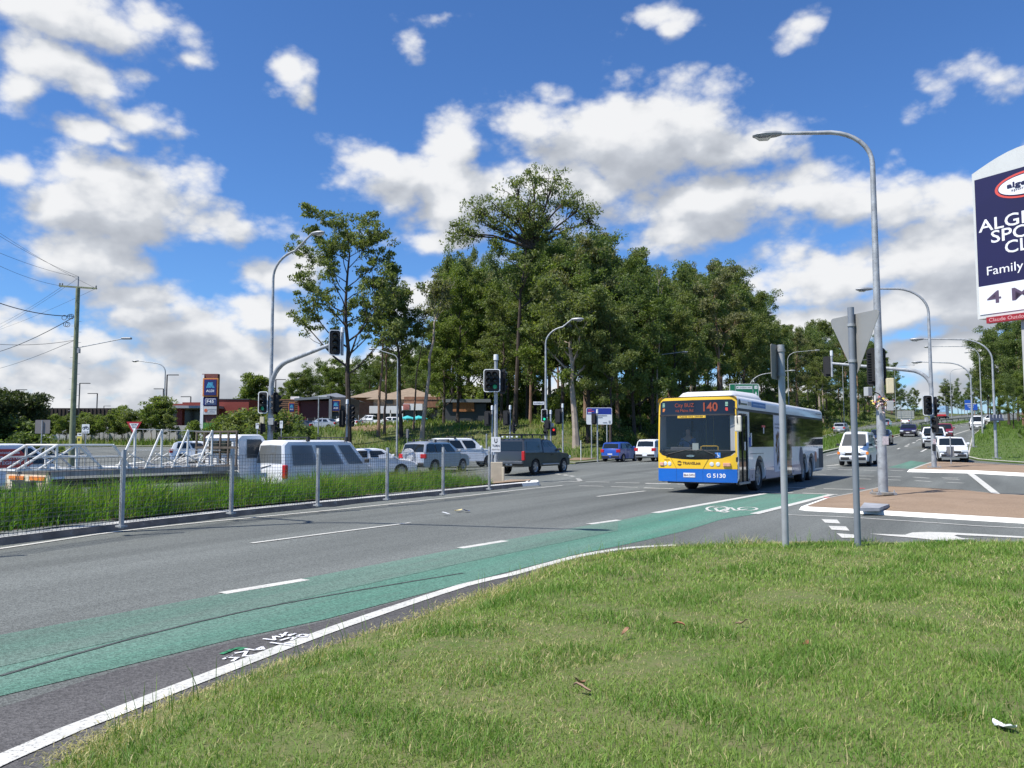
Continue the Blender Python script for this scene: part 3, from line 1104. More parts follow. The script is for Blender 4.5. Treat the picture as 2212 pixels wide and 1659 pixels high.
def person_seated(parent_loc, az, shirt, name_label, scale=1.0, group=None):
    """small seated figure at a wheel: one skinned body, hair and shirt are children"""
    root_l = Vector(parent_loc)
    v = [(0, 0, 0), (0, .02, .25), (0, 0, .48), (0, .01, .58), (0, .04, .72), (0, .05, .80), (.19, 0, .46), (.24, .16, .24), (.16, .42, .26), (-.19, 0, .46), (-.24, .16, .24), (-.16, .42, .26),
         (.1, .05, -.02), (.13, .45, .0), (-.1, .05, -.02), (-.13, .45, .0)]
    e = [(0, 1), (1, 2), (2, 3), (3, 4), (4, 5), (2, 6), (6, 7), (7, 8), (2, 9), (9, 10), (10, 11), (0, 12), (12, 13), (0, 14), (14, 15)]
    rad = [.16, .15, .13, .055, .09, .07, .06, .045, .032, .06, .045, .032, .09, .06, .09, .06]

    def skin(nm, vs, es, rs, m, parent):
        me = bpy.data.meshes.new(nm)
        me.from_pydata(vs, es, [])
        o = bpy.data.objects.new(nm, me)
        COL.objects.link(o)
        md = o.modifiers.new('skin', 'SKIN')
        for q, r in zip(me.skin_vertices[0].data if me.skin_vertices else [], rs):
            q.radius = (r, r)
        if not me.skin_vertices:
            bm = bmesh.new()
            bm.from_mesh(me)
            lay = bm.verts.layers.skin.verify()
            bm.verts.ensure_lookup_table()
            for i, q in enumerate(bm.verts):
                q[lay].radius = (rs[i], rs[i])
                q[lay].use_root = i == 0
            bm.to_mesh(me)
            bm.free()
        o.modifiers.new('sub', 'SUBSURF').levels = 1
        o.modifiers['sub'].render_levels = 1
        me.materials.append(m)
        o.parent = parent
        return o
    body = skin('person', v, e, rad, SKIN, None)
    body.location = root_l
    body.rotation_euler = (0, 0, -az)
    tag(body, name_label, 'person', group)
    skin('shirt', v[:3] + [v[6], v[7], v[9], v[10]], [(0, 1), (1, 2), (2, 3), (3, 4), (2, 5), (5, 6)], [.18, .17, .145, .075, .06, .075, .06], shirt, body)
    skin('hair', [(0, .0, .80), (0, .0, .86)], [(0, 1)], [.09, .06], mat('dark_hair', (.03, .02, .015), .7), body)
    return body


def car(name, kind, label, cat, loc, az, col, plate='', rim=RIMM, scale=(1, 1, 1), simple=False, group=None, rails=False, tint=GLASSD, low=None, cuts=None):
    L, W, low_, gh, wy, wr = KIND[kind]
    sx, sy, sz = scale
    L, W, wr = L * sy, W * sx, wr * sz
    low_ = [(y * L, z * sz) for y, z in (low or low_)]
    gh = [(y * L, z * sz) for y, z in gh]
    root = thing(name, label, cat, loc, az, group)
    zb = min(z for y, z in gh)
    wy = (wy[0] * L, wy[1] * L)

    def half(y, z):
        w = W / 2 * (1 - .13 * min(1, abs(y) / (L / 2)) ** 5)
        if z > zb:
            w -= .03 + (z - zb) * .20
        else:
            w -= .05 * max(0, (.75 * zb - z) / zb)
        return w

    # body: two outlines swept across the width, wheel arches cut into the lower one
    bot = []
    gz, ra = low_[0][1] - .10 * sz, wr * 1.20
    for yc in (wy[1], wy[0]):
        a0 = math.asin(max(-1, min(1, (gz - wr) / ra)))
        for k in range(9):
            a = a0 + (math.pi - 2 * a0) * k / 8
            bot.append((yc + ra * math.cos(a), wr + ra * math.sin(a)))
    outline = low_ + [(low_[-1][0] - .12, gz)] + bot + [(low_[0][0] + .12, gz)]
    mb = MB()

    def sweep(pl, r):
        n = len(pl)
        cy = sum(p[0] for p in pl) / n
        cz = sum(p[1] for p in pl) / n
        rings = []
        for k in (-1, -.9, 0, .9, 1):
            ring = []
            for (y, z) in pl:
                yy, zz = (y - math.copysign(min(r, abs(y - cy)), y - cy) * (abs(k) == 1), z - (r * .8 if z > cz + .1 else 0) * (abs(k) == 1))
                if k == 0:
                    zz += .025 if z > cz else 0
                    yy *= 1.012
                ring.append((k * half(y, z) if abs(k) == 1 else k * (half(y, z) - .0), yy, zz))
            rings.append(ring)
        mb.add([q for g in rings for q in g], [(i * n + j, i * n + (j + 1) % n, (i + 1) * n + (j + 1) % n, (i + 1) * n + j) for i in range(4) for j in range(n)]
               + [tuple(range(n)), tuple(4 * n + j for j in range(n))])
    sweep(outline, .03)
    sweep(gh, .05)
    mb.build('body', col, root, smooth=True, ang=32)
    # glass
    yl = lambda z: np.interp(z, [p[1] for p in gh[:3]], [p[0] for p in gh[:3]])
    fr = gh[-1:] + gh[-2:-4:-1]
    yr = lambda z: np.interp(z, [p[1] for p in fr], [p[0] for p in fr])
    zt = max(p[1] for p in gh)
    z0, z1 = zb + .07, zt - .13 * (zt - zb) - .05
    cuts = cuts if cuts is not None else {'sedan': ((.14, .44), (.50, .86)), 'hatch': ((.13, .46), (.52, .88)), 'suv': ((.05, .27), (.31, .56), (.61, .88)), 'offroad': ((.05, .3), (.34, .6), (.65, .92)),
            'van': ((.09, .36), (.41, .68), (.74, .93)), 'ute': ((.12, .46), (.53, .87))}[kind]
    for s in (-1, 1):
        for a, b in cuts:
            w_ = MB()
            q = [(yl(z) + (yr(z) - yl(z)) * f, z) for f, z in ((a, z0), (b, z0), (b, z1), (a, z1))]
            w_.add([(s * (half(y, z) + .008), y, z) for y, z in q], [(0, 1, 2, 3)])
            w_.build('side_window', tint, root)

    def screen(nm, p, q, m, t0=.1, t1=.9):
        w_ = MB()
        p, q = Vector(p), Vector(q)
        d = (q - p).normalized()
        n = Vector((-d.y, d.x)) if nm == 'rear_window' else Vector((d.y, -d.x))
        if n.y < 0:
            n = -n
        vs = []
        for t in (t0, t1):
            c = p.lerp(q, t) + n * .012
            for k in (-1, -.5, 0, .5, 1):
                hw = half(c.x, c.y) - .09
                vs.append((k * hw, c.x + (.030 * (1 - abs(k)) * (1 if nm == 'windscreen' else -1)), c.y + .022 * (1 - abs(k))))
        w_.add(vs, [(i, i + 1, i + 6, i + 5) for i in range(4)])
        return w_.build(nm, m, root, smooth=True)
    screen('windscreen', gh[-1], gh[-2], tint)
    screen('rear_window', gh[0], gh[1], tint if kind != 'ute' else GLASSD, .16, .96)
    for s in (-1, 1):
        for y in wy:
            wheel(root, s * (W / 2 - .012), y, wr, .21 * sx, rim)
    if not simple:
        for s in (-1, 1):
            for ys in ((gh[-1][0] - .10, (gh[-1][0] + gh[0][0]) / 2 - .05) if kind != 'van' else (gh[-1][0] - .62, gh[-1][0] - 1.55)):
                m = MB()
                zz = [zb + .02, (zb + gz) / 2, gz + .16]
                m.add([(s * (half(y_, z) + .004), y_, z) for z in zz for y_ in (ys - .007, ys + .007)], [(0, 1, 3, 2), (2, 3, 5, 4)])
                m.build('door_seam', BLACKP, root)
            m = MB()
            yh = (gh[-1][0] + gh[0][0]) / 2 + .12 if kind != 'van' else gh[-1][0] - 1.40
            m.box((s * (half(yh, zb - .10) + .012), yh, zb - .10), (.03, .17, .035))
            m.build('door_handle', col, root)
    # dark arches and underside
    ub = MB()
    ub.box((0, 0, gz + .16 * sz), (W * .86, L * .93, .22 * sz))
    ub.build('underbody', BLACKP, root)
    yF, yB = L / 2, -L / 2
    hz = low_[-2][1]
    tz = low_[1][1]
    for s in (-1, 1):
        m = MB()
        m.box((s * (W / 2 - .27), yF - .10, hz - .07), (.40, .22, .15 * sz), rz=s * -.22)
        m.build('headlight', LAMPW, root, bevel=.03)
        m = MB()
        if kind in ('ute', 'van', 'offroad'):
            m.box((s * (W / 2 - .115), yB + .055, tz - .0), (.17, .13, .46 * sz))
        else:
            m.box((s * (W / 2 - .20), yB + .10, tz + .03), (.32, .22, .24 * sz), rz=s * .25)
        m.build('tail_light', LAMPR, root, bevel=.03)
        m = MB()
        my = yr(z0 + .05) - .12
        m.box((s * (half(my, z0) + .10), my, z0 + .10), (.17, .08, .13))
        m.build('mirror', col if kind != 'van' else BLACKP, root, bevel=.02)
    m = MB()
    gw = .52 if kind in ('van',) else .62
    m.box((0, yF - .035, hz - .13 * sz), (W * gw, .09, .15 * sz))
    m.build('grille', BLACKP, root, bevel=.02)
    for y, k in ((yF - .05, .80), (yB + .05, .84)):
        m = MB()
        m.box((0, y, low_[0][1] + .06), (W * k, .14, .17 * sz))
        m.build('bumper', BLACKP, root, bevel=.03)
    for y, z, d in ((yF + .032, low_[-1][1] + .10, 1), (yB - .022, tz - (.22 if kind not in ('ute',) else .42), -1)):
        m = MB()
        m.box((0, y, z), (.37, .012, .11))
        if plate:
            m.text(plate, (0, y + d * .009, z), (-d, 0, 0), (0, 0, 1), .07, .30, mi=1)
        m.build('number_plate', [PLATEM, PLATET], root, recalc=False)
    if rails:
        for y in rails:
            m = MB()
            zr = zt + .10
            m.box((0, y, zr), (W * .86, .06, .035))
            for s in (-1, 1):
                m.box((s * W * .40, y, zr - .06), (.09, .10, .16))
            m.build('roof_bar', BLACKP, root)
    return root


def dims(kind):
    return KIND[kind][0], KIND[kind][1]


def rear_at(u, Y, az, kind, corner=1, sy=1.0):
    """origin of a vehicle whose rear corner (1 right, -1 left) stands in column u at depth Y"""
    L, W = dims(kind)
    f, r = Vector((math.sin(az), math.cos(az))), Vector((math.cos(az), -math.sin(az)))
    c = XY(u, Y).xy + f * (L * sy / 2) - r * corner * W / 2
    return Vector((c.x, c.y, h1(c.x, c.y)))


def front_at(u, Y, az, kind, corner=0):
    L, W = dims(kind)
    f, r = Vector((math.sin(az), math.cos(az))), Vector((math.cos(az), -math.sin(az)))
    c = XY(u, Y).xy - f * L / 2 - r * corner * W / 2
    return Vector((c.x, c.y, h1(c.x, c.y)))


AZ = R(31)
# white van waiting behind the fence
vn = car('van', 'van', 'white van seen from behind with two black roof bars, stopped behind the wire fence', 'van', rear_at(617, 27.0, AZ, 'van'), AZ, WHITE, '', rim=STEELR, rails=(-1.15, .75), tint=glass_mat('van_glass', (.03, .04, .04), .35))
wp = MB()
wp.tube([(-.35, -2.30, 1.02), (.15, -2.29, 1.12)], .012, 6)
wp.build('wiper', BLACKP, vn)
# dark utility with canopy
ute = car('utility_truck', 'ute', 'charcoal dual-cab utility with canopy and roof rack turning through the junction', 'ute', rear_at(1134, 40.6, AZ, 'ute'), AZ, GREYP, '1 1 2 7 2', rim=RIMM)
cn = MB()
prof = [(-2.555, 1.10), (-2.47, 1.72), (-2.36, 1.80), (-.72, 1.83), (-.70, 1.10)]
n_ = len(prof)
vs = []
for k in (-1, -.92, .92, 1):
    vs += [(k * (.89 - (z - 1.1) * .16), y + (.03 if abs(k) == 1 and y < -2 else 0), z - (.05 if abs(k) == 1 and z > 1.5 else 0)) for y, z in prof]
cn.add(vs, [(i * n_ + j, i * n_ + (j + 1) % n_, (i + 1) * n_ + (j + 1) % n_, (i + 1) * n_ + j) for i in range(3) for j in range(n_)] + [tuple(range(n_)), tuple(3 * n_ + j for j in range(n_))])
cnp = cn.build('canopy', GREYP, ute, smooth=True)
cw = MB()
cw.add([(-.74, -2.56, 1.20), (.74, -2.56, 1.20), (.70, -2.50, 1.66), (-.70, -2.50, 1.66)], [(0, 1, 2, 3)])
cw.build('rear_window', GLASSD, cnp)
for s in (-1, 1):
    cw = MB()
    cw.add([(s * (.895 - (z - 1.1) * .16), y, z) for y, z in ((-2.30, 1.22), (-.95, 1.22), (-.95, 1.66), (-2.25, 1.66))], [(0, 1, 2, 3)])
    cw.build('side_window', GLASSD, cnp)
rk = MB()
for s in (-.62, .62):
    rk.box((s, -1.1, 2.0), (.05, 2.9, .05))
    for y in (-2.35, -1.3, -.3):
        rk.box((s, y, 1.92), (.06, .06, .16))
for k in range(7):
    rk.box((0, -2.45 + k * .45, 2.03), (1.36, .09, .02))
rk.build('roof_rack', BLACKP, ute)
rl = MB()
for k in range(4):
    rl.box((-.42 + .28 * k, -2.50, 1.90), (.10, .06, .07))
rl.build('marker_lamp', LAMPW, ute)
st = MB()
for s in (-1, 1):
    st.box((s * .93, .05, .50), (.14, 1.75, .07))
st.build('side_step', RIMM, ute, bevel=.02)
tb = MB()
tb.box((0, -2.60, .62), (1.6, .14, .14))
tb.box((-.0, -2.56, 1.00), (.32, .03, .07))
tb.build('step_bumper', mat('dark_chrome', (.18, .18, .19), .3, .8), ute, bevel=.02)
# silver off-roader with a spare wheel on its tailgate
sv = car('off_road_car', 'suv', 'silver off-road car with white spare wheel cover on its tailgate behind the fence', 'car', rear_at(919, 43.5, R(30), 'suv'), R(30), SILVER, rails=(-1.1, .1))
sw = MB()
sw.lathe([(.001, -.02), (.30, -.02), (.345, .03), (.345, .20)], (0, 0, 0), (0, -1, 0), 24)
sw.build('spare_wheel_cover', WHITE, sv, smooth=True, loc=(-.12, -2.24, .98)).rotation_euler = (0, 0, 0)
# white off-roader with bull bar behind it
wo = car('off_road_car', 'offroad', 'white off-road car with black bull bar beyond the silver off-road car', 'car', Vector((*XY(1003, 53).xy, h1(*XY(1003, 53).xy))), R(68), WHITE, rails=(-.9, .3))
bb = MB()
for z in (.62, .95, 1.18):
    bb.tube([(-.85, 2.40, z), (-.6, 2.62, z), (.6, 2.62, z), (.85, 2.40, z)], .035, 8)
for x in (-.4, .4):
    bb.box((x, 2.60, .85), (.05, .05, .75))
bb.build('bull_bar', BLACKP, wo)
car('sedan_car', 'sedan', 'white sedan with raked windscreen just ahead of the white van behind the fence', 'car', Vector((*XY(800, 43.0).xy, h1(*XY(800, 43).xy))), R(62), WHITE)
car('hatchback_car', 'hatch', 'bright blue hatchback driving away before the forest', 'car', rear_at(1340, 62.3, AZ, 'hatch'), AZ, BLUEP, '931 KFH')
car('suv_car', 'suv', 'white sport utility car seen from behind left of the bus', 'car', rear_at(1418, 61, AZ, 'suv'), AZ, WHITE, '', scale=(.95, 1, .97))
# traffic coming towards the junction
AZT = AZ + math.pi
fv = car('van', 'van', 'white van with orange indicators facing the junction behind the sign posts', 'van', front_at(1843, 46.6, R(31 + 180), 'van'), R(31 + 180), WHITE, '847 CWP', rim=STEELR, tint=GLASSS)
oi_ = MB()
for s in (-1, 1):
    oi_.box((s * .76, 2.22, .73), (.13, .14, .15))
oi_.build('indicator', LAMPA, fv)
fl = fv.matrix_basis.copy()
person_seated(Matrix.Translation(fv.location) @ Matrix.Rotation(-R(211), 4, 'Z') @ Vector((.38, 1.05, .83)), R(211), mat('orange_shirt', (.75, .12, .04), .8), 'driver in an orange shirt at the wheel of the white van')
car('hatchback_car', 'hatch', 'white hatchback with dark grille waiting in the far slip lane', 'car', front_at(2061, 49.5, R(203), 'hatch'), R(203), WHITE, '724 XBW')
lc = car('pickup_truck', 'ute', 'white pick-up truck with black bonnet and snorkel following the white hatchback', 'ute', front_at(2018, 68, R(207), 'ute'), R(207), WHITE)
ex_ = MB()
ex_.box((0, 1.85, 1.17), (1.5, 1.3, .04))
ex_.build('bonnet_cover', BLACKP, lc, bevel=.02)
ex_ = MB()
ex_.box((.0, -1.7, 1.5), (1.9, 1.7, .75))
ex_.build('tray_canopy', mat('black_canvas', (.025, .025, .025), .8), lc, bevel=.03)
car('suv_car', 'suv', 'dark red sport utility car behind the white pick-up truck', 'car', front_at(2039, 86, R(208), 'suv'), R(208), REDP)
car('sedan_car', 'sedan', 'dark purple sedan alone in the middle lane of the far road', 'car', front_at(1961, 97, R(209), 'sedan'), R(209), PURP, '613 LDV')
car('sedan_car', 'sedan', 'dark blue sedan half hidden behind the near light pole', 'car', front_at(1898, 76, R(210), 'sedan'), R(210), NAVY)
car('van', 'van', 'white delivery van with dark bumper far up the road', 'van', front_at(2111, 117, R(212), 'van'), R(212), WHITE, scale=(1.12, 1.1, 1.05))
car('sedan_car', 'sedan', 'black car behind the far white delivery van', 'car', front_at(2105, 140, R(214), 'sedan'), R(214), NAVY)
# departing traffic
car('sedan_car', 'sedan', 'white sedan driving away under the back of the road sign', 'car', front_at(1961, 176, R(32), 'sedan'), R(32), WHITE)
car('suv_car', 'suv', 'silver sport utility car driving away left of the near white van', 'car', front_at(1823, 128, R(31), 'suv'), R(31), SILVER)
car('pickup_truck', 'ute', 'grey pick-up truck driving away beside the near light pole', 'ute', front_at(1916, 146, R(31), 'ute'), R(31), SILVER)
car('pickup_truck', 'ute', 'white tray pick-up truck farthest up the road on the right', 'ute', front_at(2136, 150, R(222), 'ute'), R(222), WHITE)
# box truck
def local(root, q):
    return root.matrix_basis @ Vector(q)


tk = thing('box_truck', 'box truck with blue and white picture and red stripe driving away', 'truck', XY(2036, 215), R(34))
m = MB(); m.box((0, -.6, 2.35), (2.5, 6.4, 2.5)); m.build('cargo_box', mat('truck_grey', (.30, .31, .33), .5), tk, bevel=.04)
m = MB(); m.box((0, -3.815, 2.75), (2.44, .02, 1.6)); m.build('rear_panel', mat('truck_picture', (.22, .36, .52), .5, var=.45, scale=1.6), tk)
m = MB(); m.box((0, -.6, 1.16), (2.54, 6.46, .45)); m.build('stripe', paint('truck_red', (.45, .03, .04)), tk)
m = MB(); m.box((0, 3.6, 1.6), (2.2, 1.7, 2.0)); m.build('cab', WHITE, tk, bevel=.15)
m = MB(); m.box((0, 0, .72), (1.2, 8.2, .3)); m.build('chassis', BLACKP, tk)
for s in (-1, 1):
    for y in (-2.2, 3.2):
        wheel(tk, s * 1.2, y, .48, .3, STEELR)
# ------------------------------------------------------------------ flatbed truck with its load, panel van with red sign
fo = Vector((-12.15, 21.7)) + Vector((-.854, .52)) * 1.07
FT = thing('flatbed_truck', 'white flatbed truck with rusty tail board carrying white steel frames behind the fence', 'truck', (fo.x, fo.y, h1(fo.x, fo.y)), AZ)
DECK = 1.10
m = MB(); m.box((0, 3.05, DECK - .05), (2.14, 6.1, .10)); m.build('tray', mat('tray_deck', (.10, .09, .08), .8, var=.3), FT)
for s in (-1, 1):
    m = MB(); m.box((s * 1.085, 3.05, DECK - .07), (.03, 6.12, .13)); m.build('side_rail', mat('tray_rail', (.30, .29, .27), .6, var=.3), FT)
RUST = mat('rusty_cream', (.62, .55, .42), .8, var=.2, scale=2, dirt=((.28, .12, .05), 3.5, .56))
m = MB(); m.box((0, -.02, DECK - .30), (2.14, .05, .40)); m.build('tail_board', RUST, FT)
for s in (-1, 1):
    m = MB(); m.box((s * .5, -.06, DECK - .19), (.72, .04, .10)); m.build('tail_light', LAMPA, FT)
m = MB()
for x in np.linspace(-1.0, 1.0, 6):
    m.box((x, 6.12, DECK + .58), (.06, .05, 1.16))
for z in (.02, .6, 1.14):
    m.box((0, 6.12, DECK + z), (2.1, .055, .06))
for z in np.linspace(.1, 1.1, 12):
    m.tube([(-1, 6.12, DECK + z), (1, 6.12, DECK + z)], .006, 4)
m.build('headboard', mat('dark_steel', (.10, .08, .06), .7, var=.3), FT)
prof = [(6.28, .75), (6.28, 2.02), (6.42, 2.14), (7.25, 2.15), (7.42, 2.08), (7.82, 1.42), (8.02, 1.25), (8.10, .95), (8.08, .55), (7.7, .5), (7.62, .78), (7.45, .92), (7.2, .92), (7.0, .78), (6.9, .6), (6.6, .6)]
m = MB()
n_ = len(prof)
vs = []
for k in (-1, -.93, .93, 1):
    vs += [(k * (.93 - max(0, z - 1.3) * .10), y + (.04 if y < 7 else -.05) * (abs(k) == 1), z - .04 * (abs(k) == 1 and z > 1.6)) for y, z in prof]
m.add(vs, [(i * n_ + j, i * n_ + (j + 1) % n_, (i + 1) * n_ + (j + 1) % n_, (i + 1) * n_ + j) for i in range(3) for j in range(n_)] + [tuple(range(n_)), tuple(3 * n_ + j for j in range(n_))])
m.build('cab', WHITE, FT, smooth=True)
for s in (-1, 1):
    m = MB(); m.add([(s * (.938 - max(0, z - 1.3) * .10), y, z) for y, z in ((6.62, 1.36), (7.62, 1.36), (7.26, 1.98), (6.66, 1.98))], [(0, 1, 2, 3)]); m.build('side_window', GLASSS, FT)
    m = MB(); m.box((s * 1.08, 7.45, 1.55), (.16, .10, .30)); m.build('mirror', BLACKP, FT, bevel=.02)
m = MB(); m.box((0, 6.27, 1.72), (1.1, .02, .42)); m.build('rear_window', GLASSD, FT)
m = MB(); m.add([(x, y + .02, z + .01) for x, y, z in ((-.8, 7.79, 1.47), (.8, 7.79, 1.47), (.74, 7.45, 2.03), (-.74, 7.45, 2.03))], [(0, 1, 2, 3)]); m.build('windscreen', GLASSD, FT)
m = MB(); m.box((0, 3.6, .72), (.9, 7.6, .22)); m.build('chassis', BLACKP, FT)
for s in (-1, 1):
    for y in (1.6, 7.32):
        wheel(FT, s * .95, y, .38, .24, STEELR)
WSTEEL = mat('white_steel', (.74, .73, .68), .55, var=.08, scale=3, dirt=((.40, .30, .20), 8, .66))


def truckpt(x, y, z):
    return FT.matrix_basis @ Vector((x, y, DECK + z))


FT.matrix_basis = Matrix.Translation(FT.location) @ Matrix.Rotation(-AZ, 4, 'Z')


def load(name, label, paths, group):
    m = MB()
    for a, b, r in paths:
        m.tube([(a[0], a[1], DECK + a[2]), (b[0], b[1], DECK + b[2])], r, 6)
    o = m.build(name, WSTEEL, None)
    o.location, o.rotation_euler = FT.location, (0, 0, -AZ)
    return tag(o, label, 'steel frame', group)


paths = []
for x in (.93, -.55):
    B = [(x, -.84, .05), (x, 2.35, .05)]
    T = [(x, .2, .70), (x, 1.8, .70)]
    paths += [(B[0], B[1], .035), (T[0], T[1], .035), (B[0], T[0], .035), (T[1], B[1], .04), ((x, .2, .05), T[0], .03), ((x, .75, .05), (x, .75, .70), .035), ((x, .75, .70), (x, -.3, .05), .03),
              ((x, .75, .70), (x, 1.5, .05), .035), ((x, -.3, .38), (x, 1.98, .38), .025)]
for y, z in ((-.84, .05), (2.35, .05), (.2, .70), (1.8, .70), (.75, .70), (.75, .05)):
    paths.append(((.93, y, z), (-.55, y, z), .03))
load('steel_frame', 'white trapezoid steel frame lying on the tail end of the flatbed truck', paths, 'white steel frames on the flatbed truck')
for i, y in enumerate((2.48, 3.36, 4.28, 5.18)):
    lab = ('nearest to the trapezoid frame', 'second from the trapezoid frame', 'third from the trapezoid frame', 'closest to the truck cab')[i]
    load('steel_frame', 'white triangular steel frame standing on the flatbed truck, ' + lab,
         [((.95, y, .03), (.95, y, 1.16), .032), ((.95, y, 1.16), (.95, y - .52, .03), .032), ((.95, y - .55, .03), (.95, y + .1, .03), .028),
          ((.95, y, .50), (.1, y + .05, .03), .022), ((.95, y - .2, .45), (.95, y + .62, .10), .020)], 'white steel frames on the flatbed truck')
random.seed(5)
pp = []
for k in range(9):
    y0 = random.uniform(2.6, 5.2)
    pp.append(((random.uniform(-.8, .6), y0, .06), (random.uniform(-.8, .7), y0 + random.uniform(.4, .9), random.uniform(.15, .45)), .02))
pp += [((.95, 2.48, 1.16), (.95, 5.18, 1.12), .010), ((.7, 2.4, .06), (.7, 5.9, .06), .03), ((-.7, 2.4, .06), (-.7, 5.9, .06), .03), ((.7, 2.4, .55), (.6, 5.8, .52), .012)]
load('steel_frame', 'heap of loose white steel rods and rails lying among the triangular frames', pp, 'white steel frames on the flatbed truck')

pv = car('panel_van', 'van', 'white panel van with red hexagon lettering at the far left behind the fence', 'van', front_at(128, 33.0, AZ, 'van', 1), AZ, WHITE, rim=STEELR, scale=(1.08, 1.12, .93), cuts=((.82, .95),))
dm = MB()
pw = 1.69 * 1.08 / 2 + .004
tw = lambda z: pw + .006 - max(0, z - .98) * .21
dm.add([(tw(z), y, z) for y, z in ((-2.3, 1.0), (-.3, .92), (.45, .70), (1.17, 1.05), (1.17, 1.06), (.70, 1.62), (-2.3, 1.62))], [(0, 1, 2, 3, 4, 5, 6)], 0)
for t_, y, z, h_, w_ in (('Unmistakable', .68, 1.49, .09, 1.0), ('INFRASTRUCTURE', .90, 1.29, .11, 1.75), ('INTEGRITY', .74, 1.10, .11, 1.10)):
    dm.text(t_, (tw(z) + .014, y, z), (0, 1, 0), (-.21, 0, 1), h_, w_, 'R', mi=1, bold=.01)
dm.build('side_graphic', [mat('red_vinyl', (.52, .05, .03), .45), mat('white_vinyl', (.8, .8, .8), .5)], pv, recalc=False)

# ------------------------------------------------------------------ the bus
BAZ = R(31.3) + math.pi
BL, BW, BZ0, BZ1 = 13.4, 2.5, .34, 2.98
bc = Vector((6.66, 24.45)) + Vector((-math.cos(R(31.3)), math.sin(R(31.3)))) * BW / 2
BUS = thing('bus', 'yellow fronted white city bus with roof air conditioner turning at the junction', 'bus', (bc.x, bc.y, h1(bc.x, bc.y)), BAZ)
BYEL = mat('bus_yellow', (.80, .50, .025), .35, var=.03, coat=.5)
BBLU = mat('bus_blue', (.008, .12, .48), .35, var=.03, coat=.5)
BWHI = mat('bus_white', (.78, .785, .79), .4, var=.04, coat=.4)
BPUR = mat('bus_mauve', (.26, .27, .37), .4, var=.06, coat=.3)
BGLA = glass_mat('bus_window', (.010, .011, .011), 0, .05)
BWIN = glass_mat('bus_windscreen', (.03, .045, .06), .62, .03)
BDIS = glass_mat('display_glass', (.012, .014, .018), 0, .08)
GREYV = mat('grey_vinyl', (.10, .10, .11), .7)


def fy(x, z):
    return -.17 * (abs(x) / 1.25) ** 3 - .055 * max(0, z - 1.25) ** 1.6 + .0


def front_patch(name, poly, off, m, parent=BUS, extra=None):
    bm = bmesh.new()
    bm.faces.new([bm.verts.new((p[0], p[1], 0)) for p in poly])
    bmesh.ops.triangulate(bm, faces=bm.faces[:])
    for ax, lo, hi, st_ in ((0, -1.25, 1.25, .15), (1, .3, 3.1, .2)):
        c = lo
        while c < hi:
            co, no = [0, 0, 0], [0, 0, 0]
            co[ax], no[ax] = c, 1
            bmesh.ops.bisect_plane(bm, geom=bm.verts[:] + bm.edges[:] + bm.faces[:], dist=1e-5, plane_co=co, plane_no=no)
            c += st_
    mb = MB()
    ix = {v: i for i, v in enumerate(bm.verts)}
    mb.add([(v.co.x, fy(v.co.x, v.co.y) + off, v.co.y) for v in bm.verts], [[ix[v] for v in f.verts] for f in bm.faces])
    bm.free()
    o = mb.build(name, m, parent, smooth=True, recalc=False)
    for p in o.data.polygons:
        if p.normal.y < 0:
            p.flip()
    return o


# shell: side outline with wheel arches swept across, nose closed by the curved front
ring = rrect(BW, BZ1 - BZ0, .16, 5, 0, (BZ0 + BZ1) / 2)
mb = MB()
st_y = [None, -.24, -.5, -13.1, -13.3, -13.4]
rows = []
for i, y in enumerate(st_y):
    k = (1, 1, 1, 1, .99, .955)[i]
    rows.append([(x * k, (fy(x, z) - .012) if y is None else y, (z - 1.66) * k + 1.66) for x, z in ring])
n_ = len(ring)
# leave the windscreen opening: the nose is only a rim
mb.add([q for r_ in rows for q in r_], [(i * n_ + j, i * n_ + (j + 1) % n_, (i + 1) * n_ + (j + 1) % n_, (i + 1) * n_ + j) for i in range(len(rows) - 1) for j in range(n_)] + [tuple((len(rows) - 1) * n_ + j for j in range(n_))])
shell = mb.build('body', BWHI, BUS, smooth=True)
WY = (-2.72, -9.45, -10.80)
cut = MB()
for y in WY:
    for s in (-1, 1):
        cut.lathe([(.001, -.32), (.62, -.32), (.62, .32), (.001, .32)], (s * 1.25, y, .52), (1, 0, 0), 28)
cut.box((-1.25, -.87, 1.30), (.5, 1.06, 2.30))
co_ = cut.build('cutter', BWHI, None)
co_.parent = BUS
bo = shell.modifiers.new('cut', 'BOOLEAN')
bo.object, bo.solver = co_, 'EXACT'
bpy.context.view_layer.update()
new = bpy.data.meshes.new_from_object(shell.evaluated_get(bpy.context.evaluated_depsgraph_get()))
shell.modifiers.clear()
shell.data = new
bpy.data.objects.remove(co_)
# yellow nose cap: around the front corner and roof edge
m = MB()
rows = []
for y in (None, -.20, -.285):
    rows.append([(x * 1.003, (fy(x, z) - .006) if y is None else y, (z - 1.66) * 1.003 + 1.66) for x, z in ring if z > .70])
k_ = len(rows[0])
m.add([q for r_ in rows for q in r_], [(i * k_ + j, i * k_ + j + 1, (i + 1) * k_ + j + 1, (i + 1) * k_ + j) for i in range(2) for j in range(k_ - 1) if not (rows[0][j][2] < .9 and rows[0][j + 1][2] < .9)])
m.build('front_surround', BYEL, BUS, smooth=True)
front_patch('front_rim', [(1.22, 2.95), (-1.22, 2.95), (-1.22, 2.80), (-1.10, 2.88), (1.10, 2.88), (1.22, 2.80)], .002, BYEL)
for s in (-1, 1):
    front_patch('front_rim', [(s * 1.245, 2.84), (s * 1.245, 1.0), (s * 1.19, 1.0), (s * 1.19, 2.80), (s * 1.215, 2.86)], .002, BYEL)
front_patch('front_panel', [(-1.245, .76), (1.245, .76), (1.245, 1.30), (1.10, 1.17), (.8, 1.09), (.4, 1.055), (0, 1.045), (-.4, 1.055), (-.8, 1.09), (-1.10, 1.17), (-1.245, 1.30)], .004, BYEL)
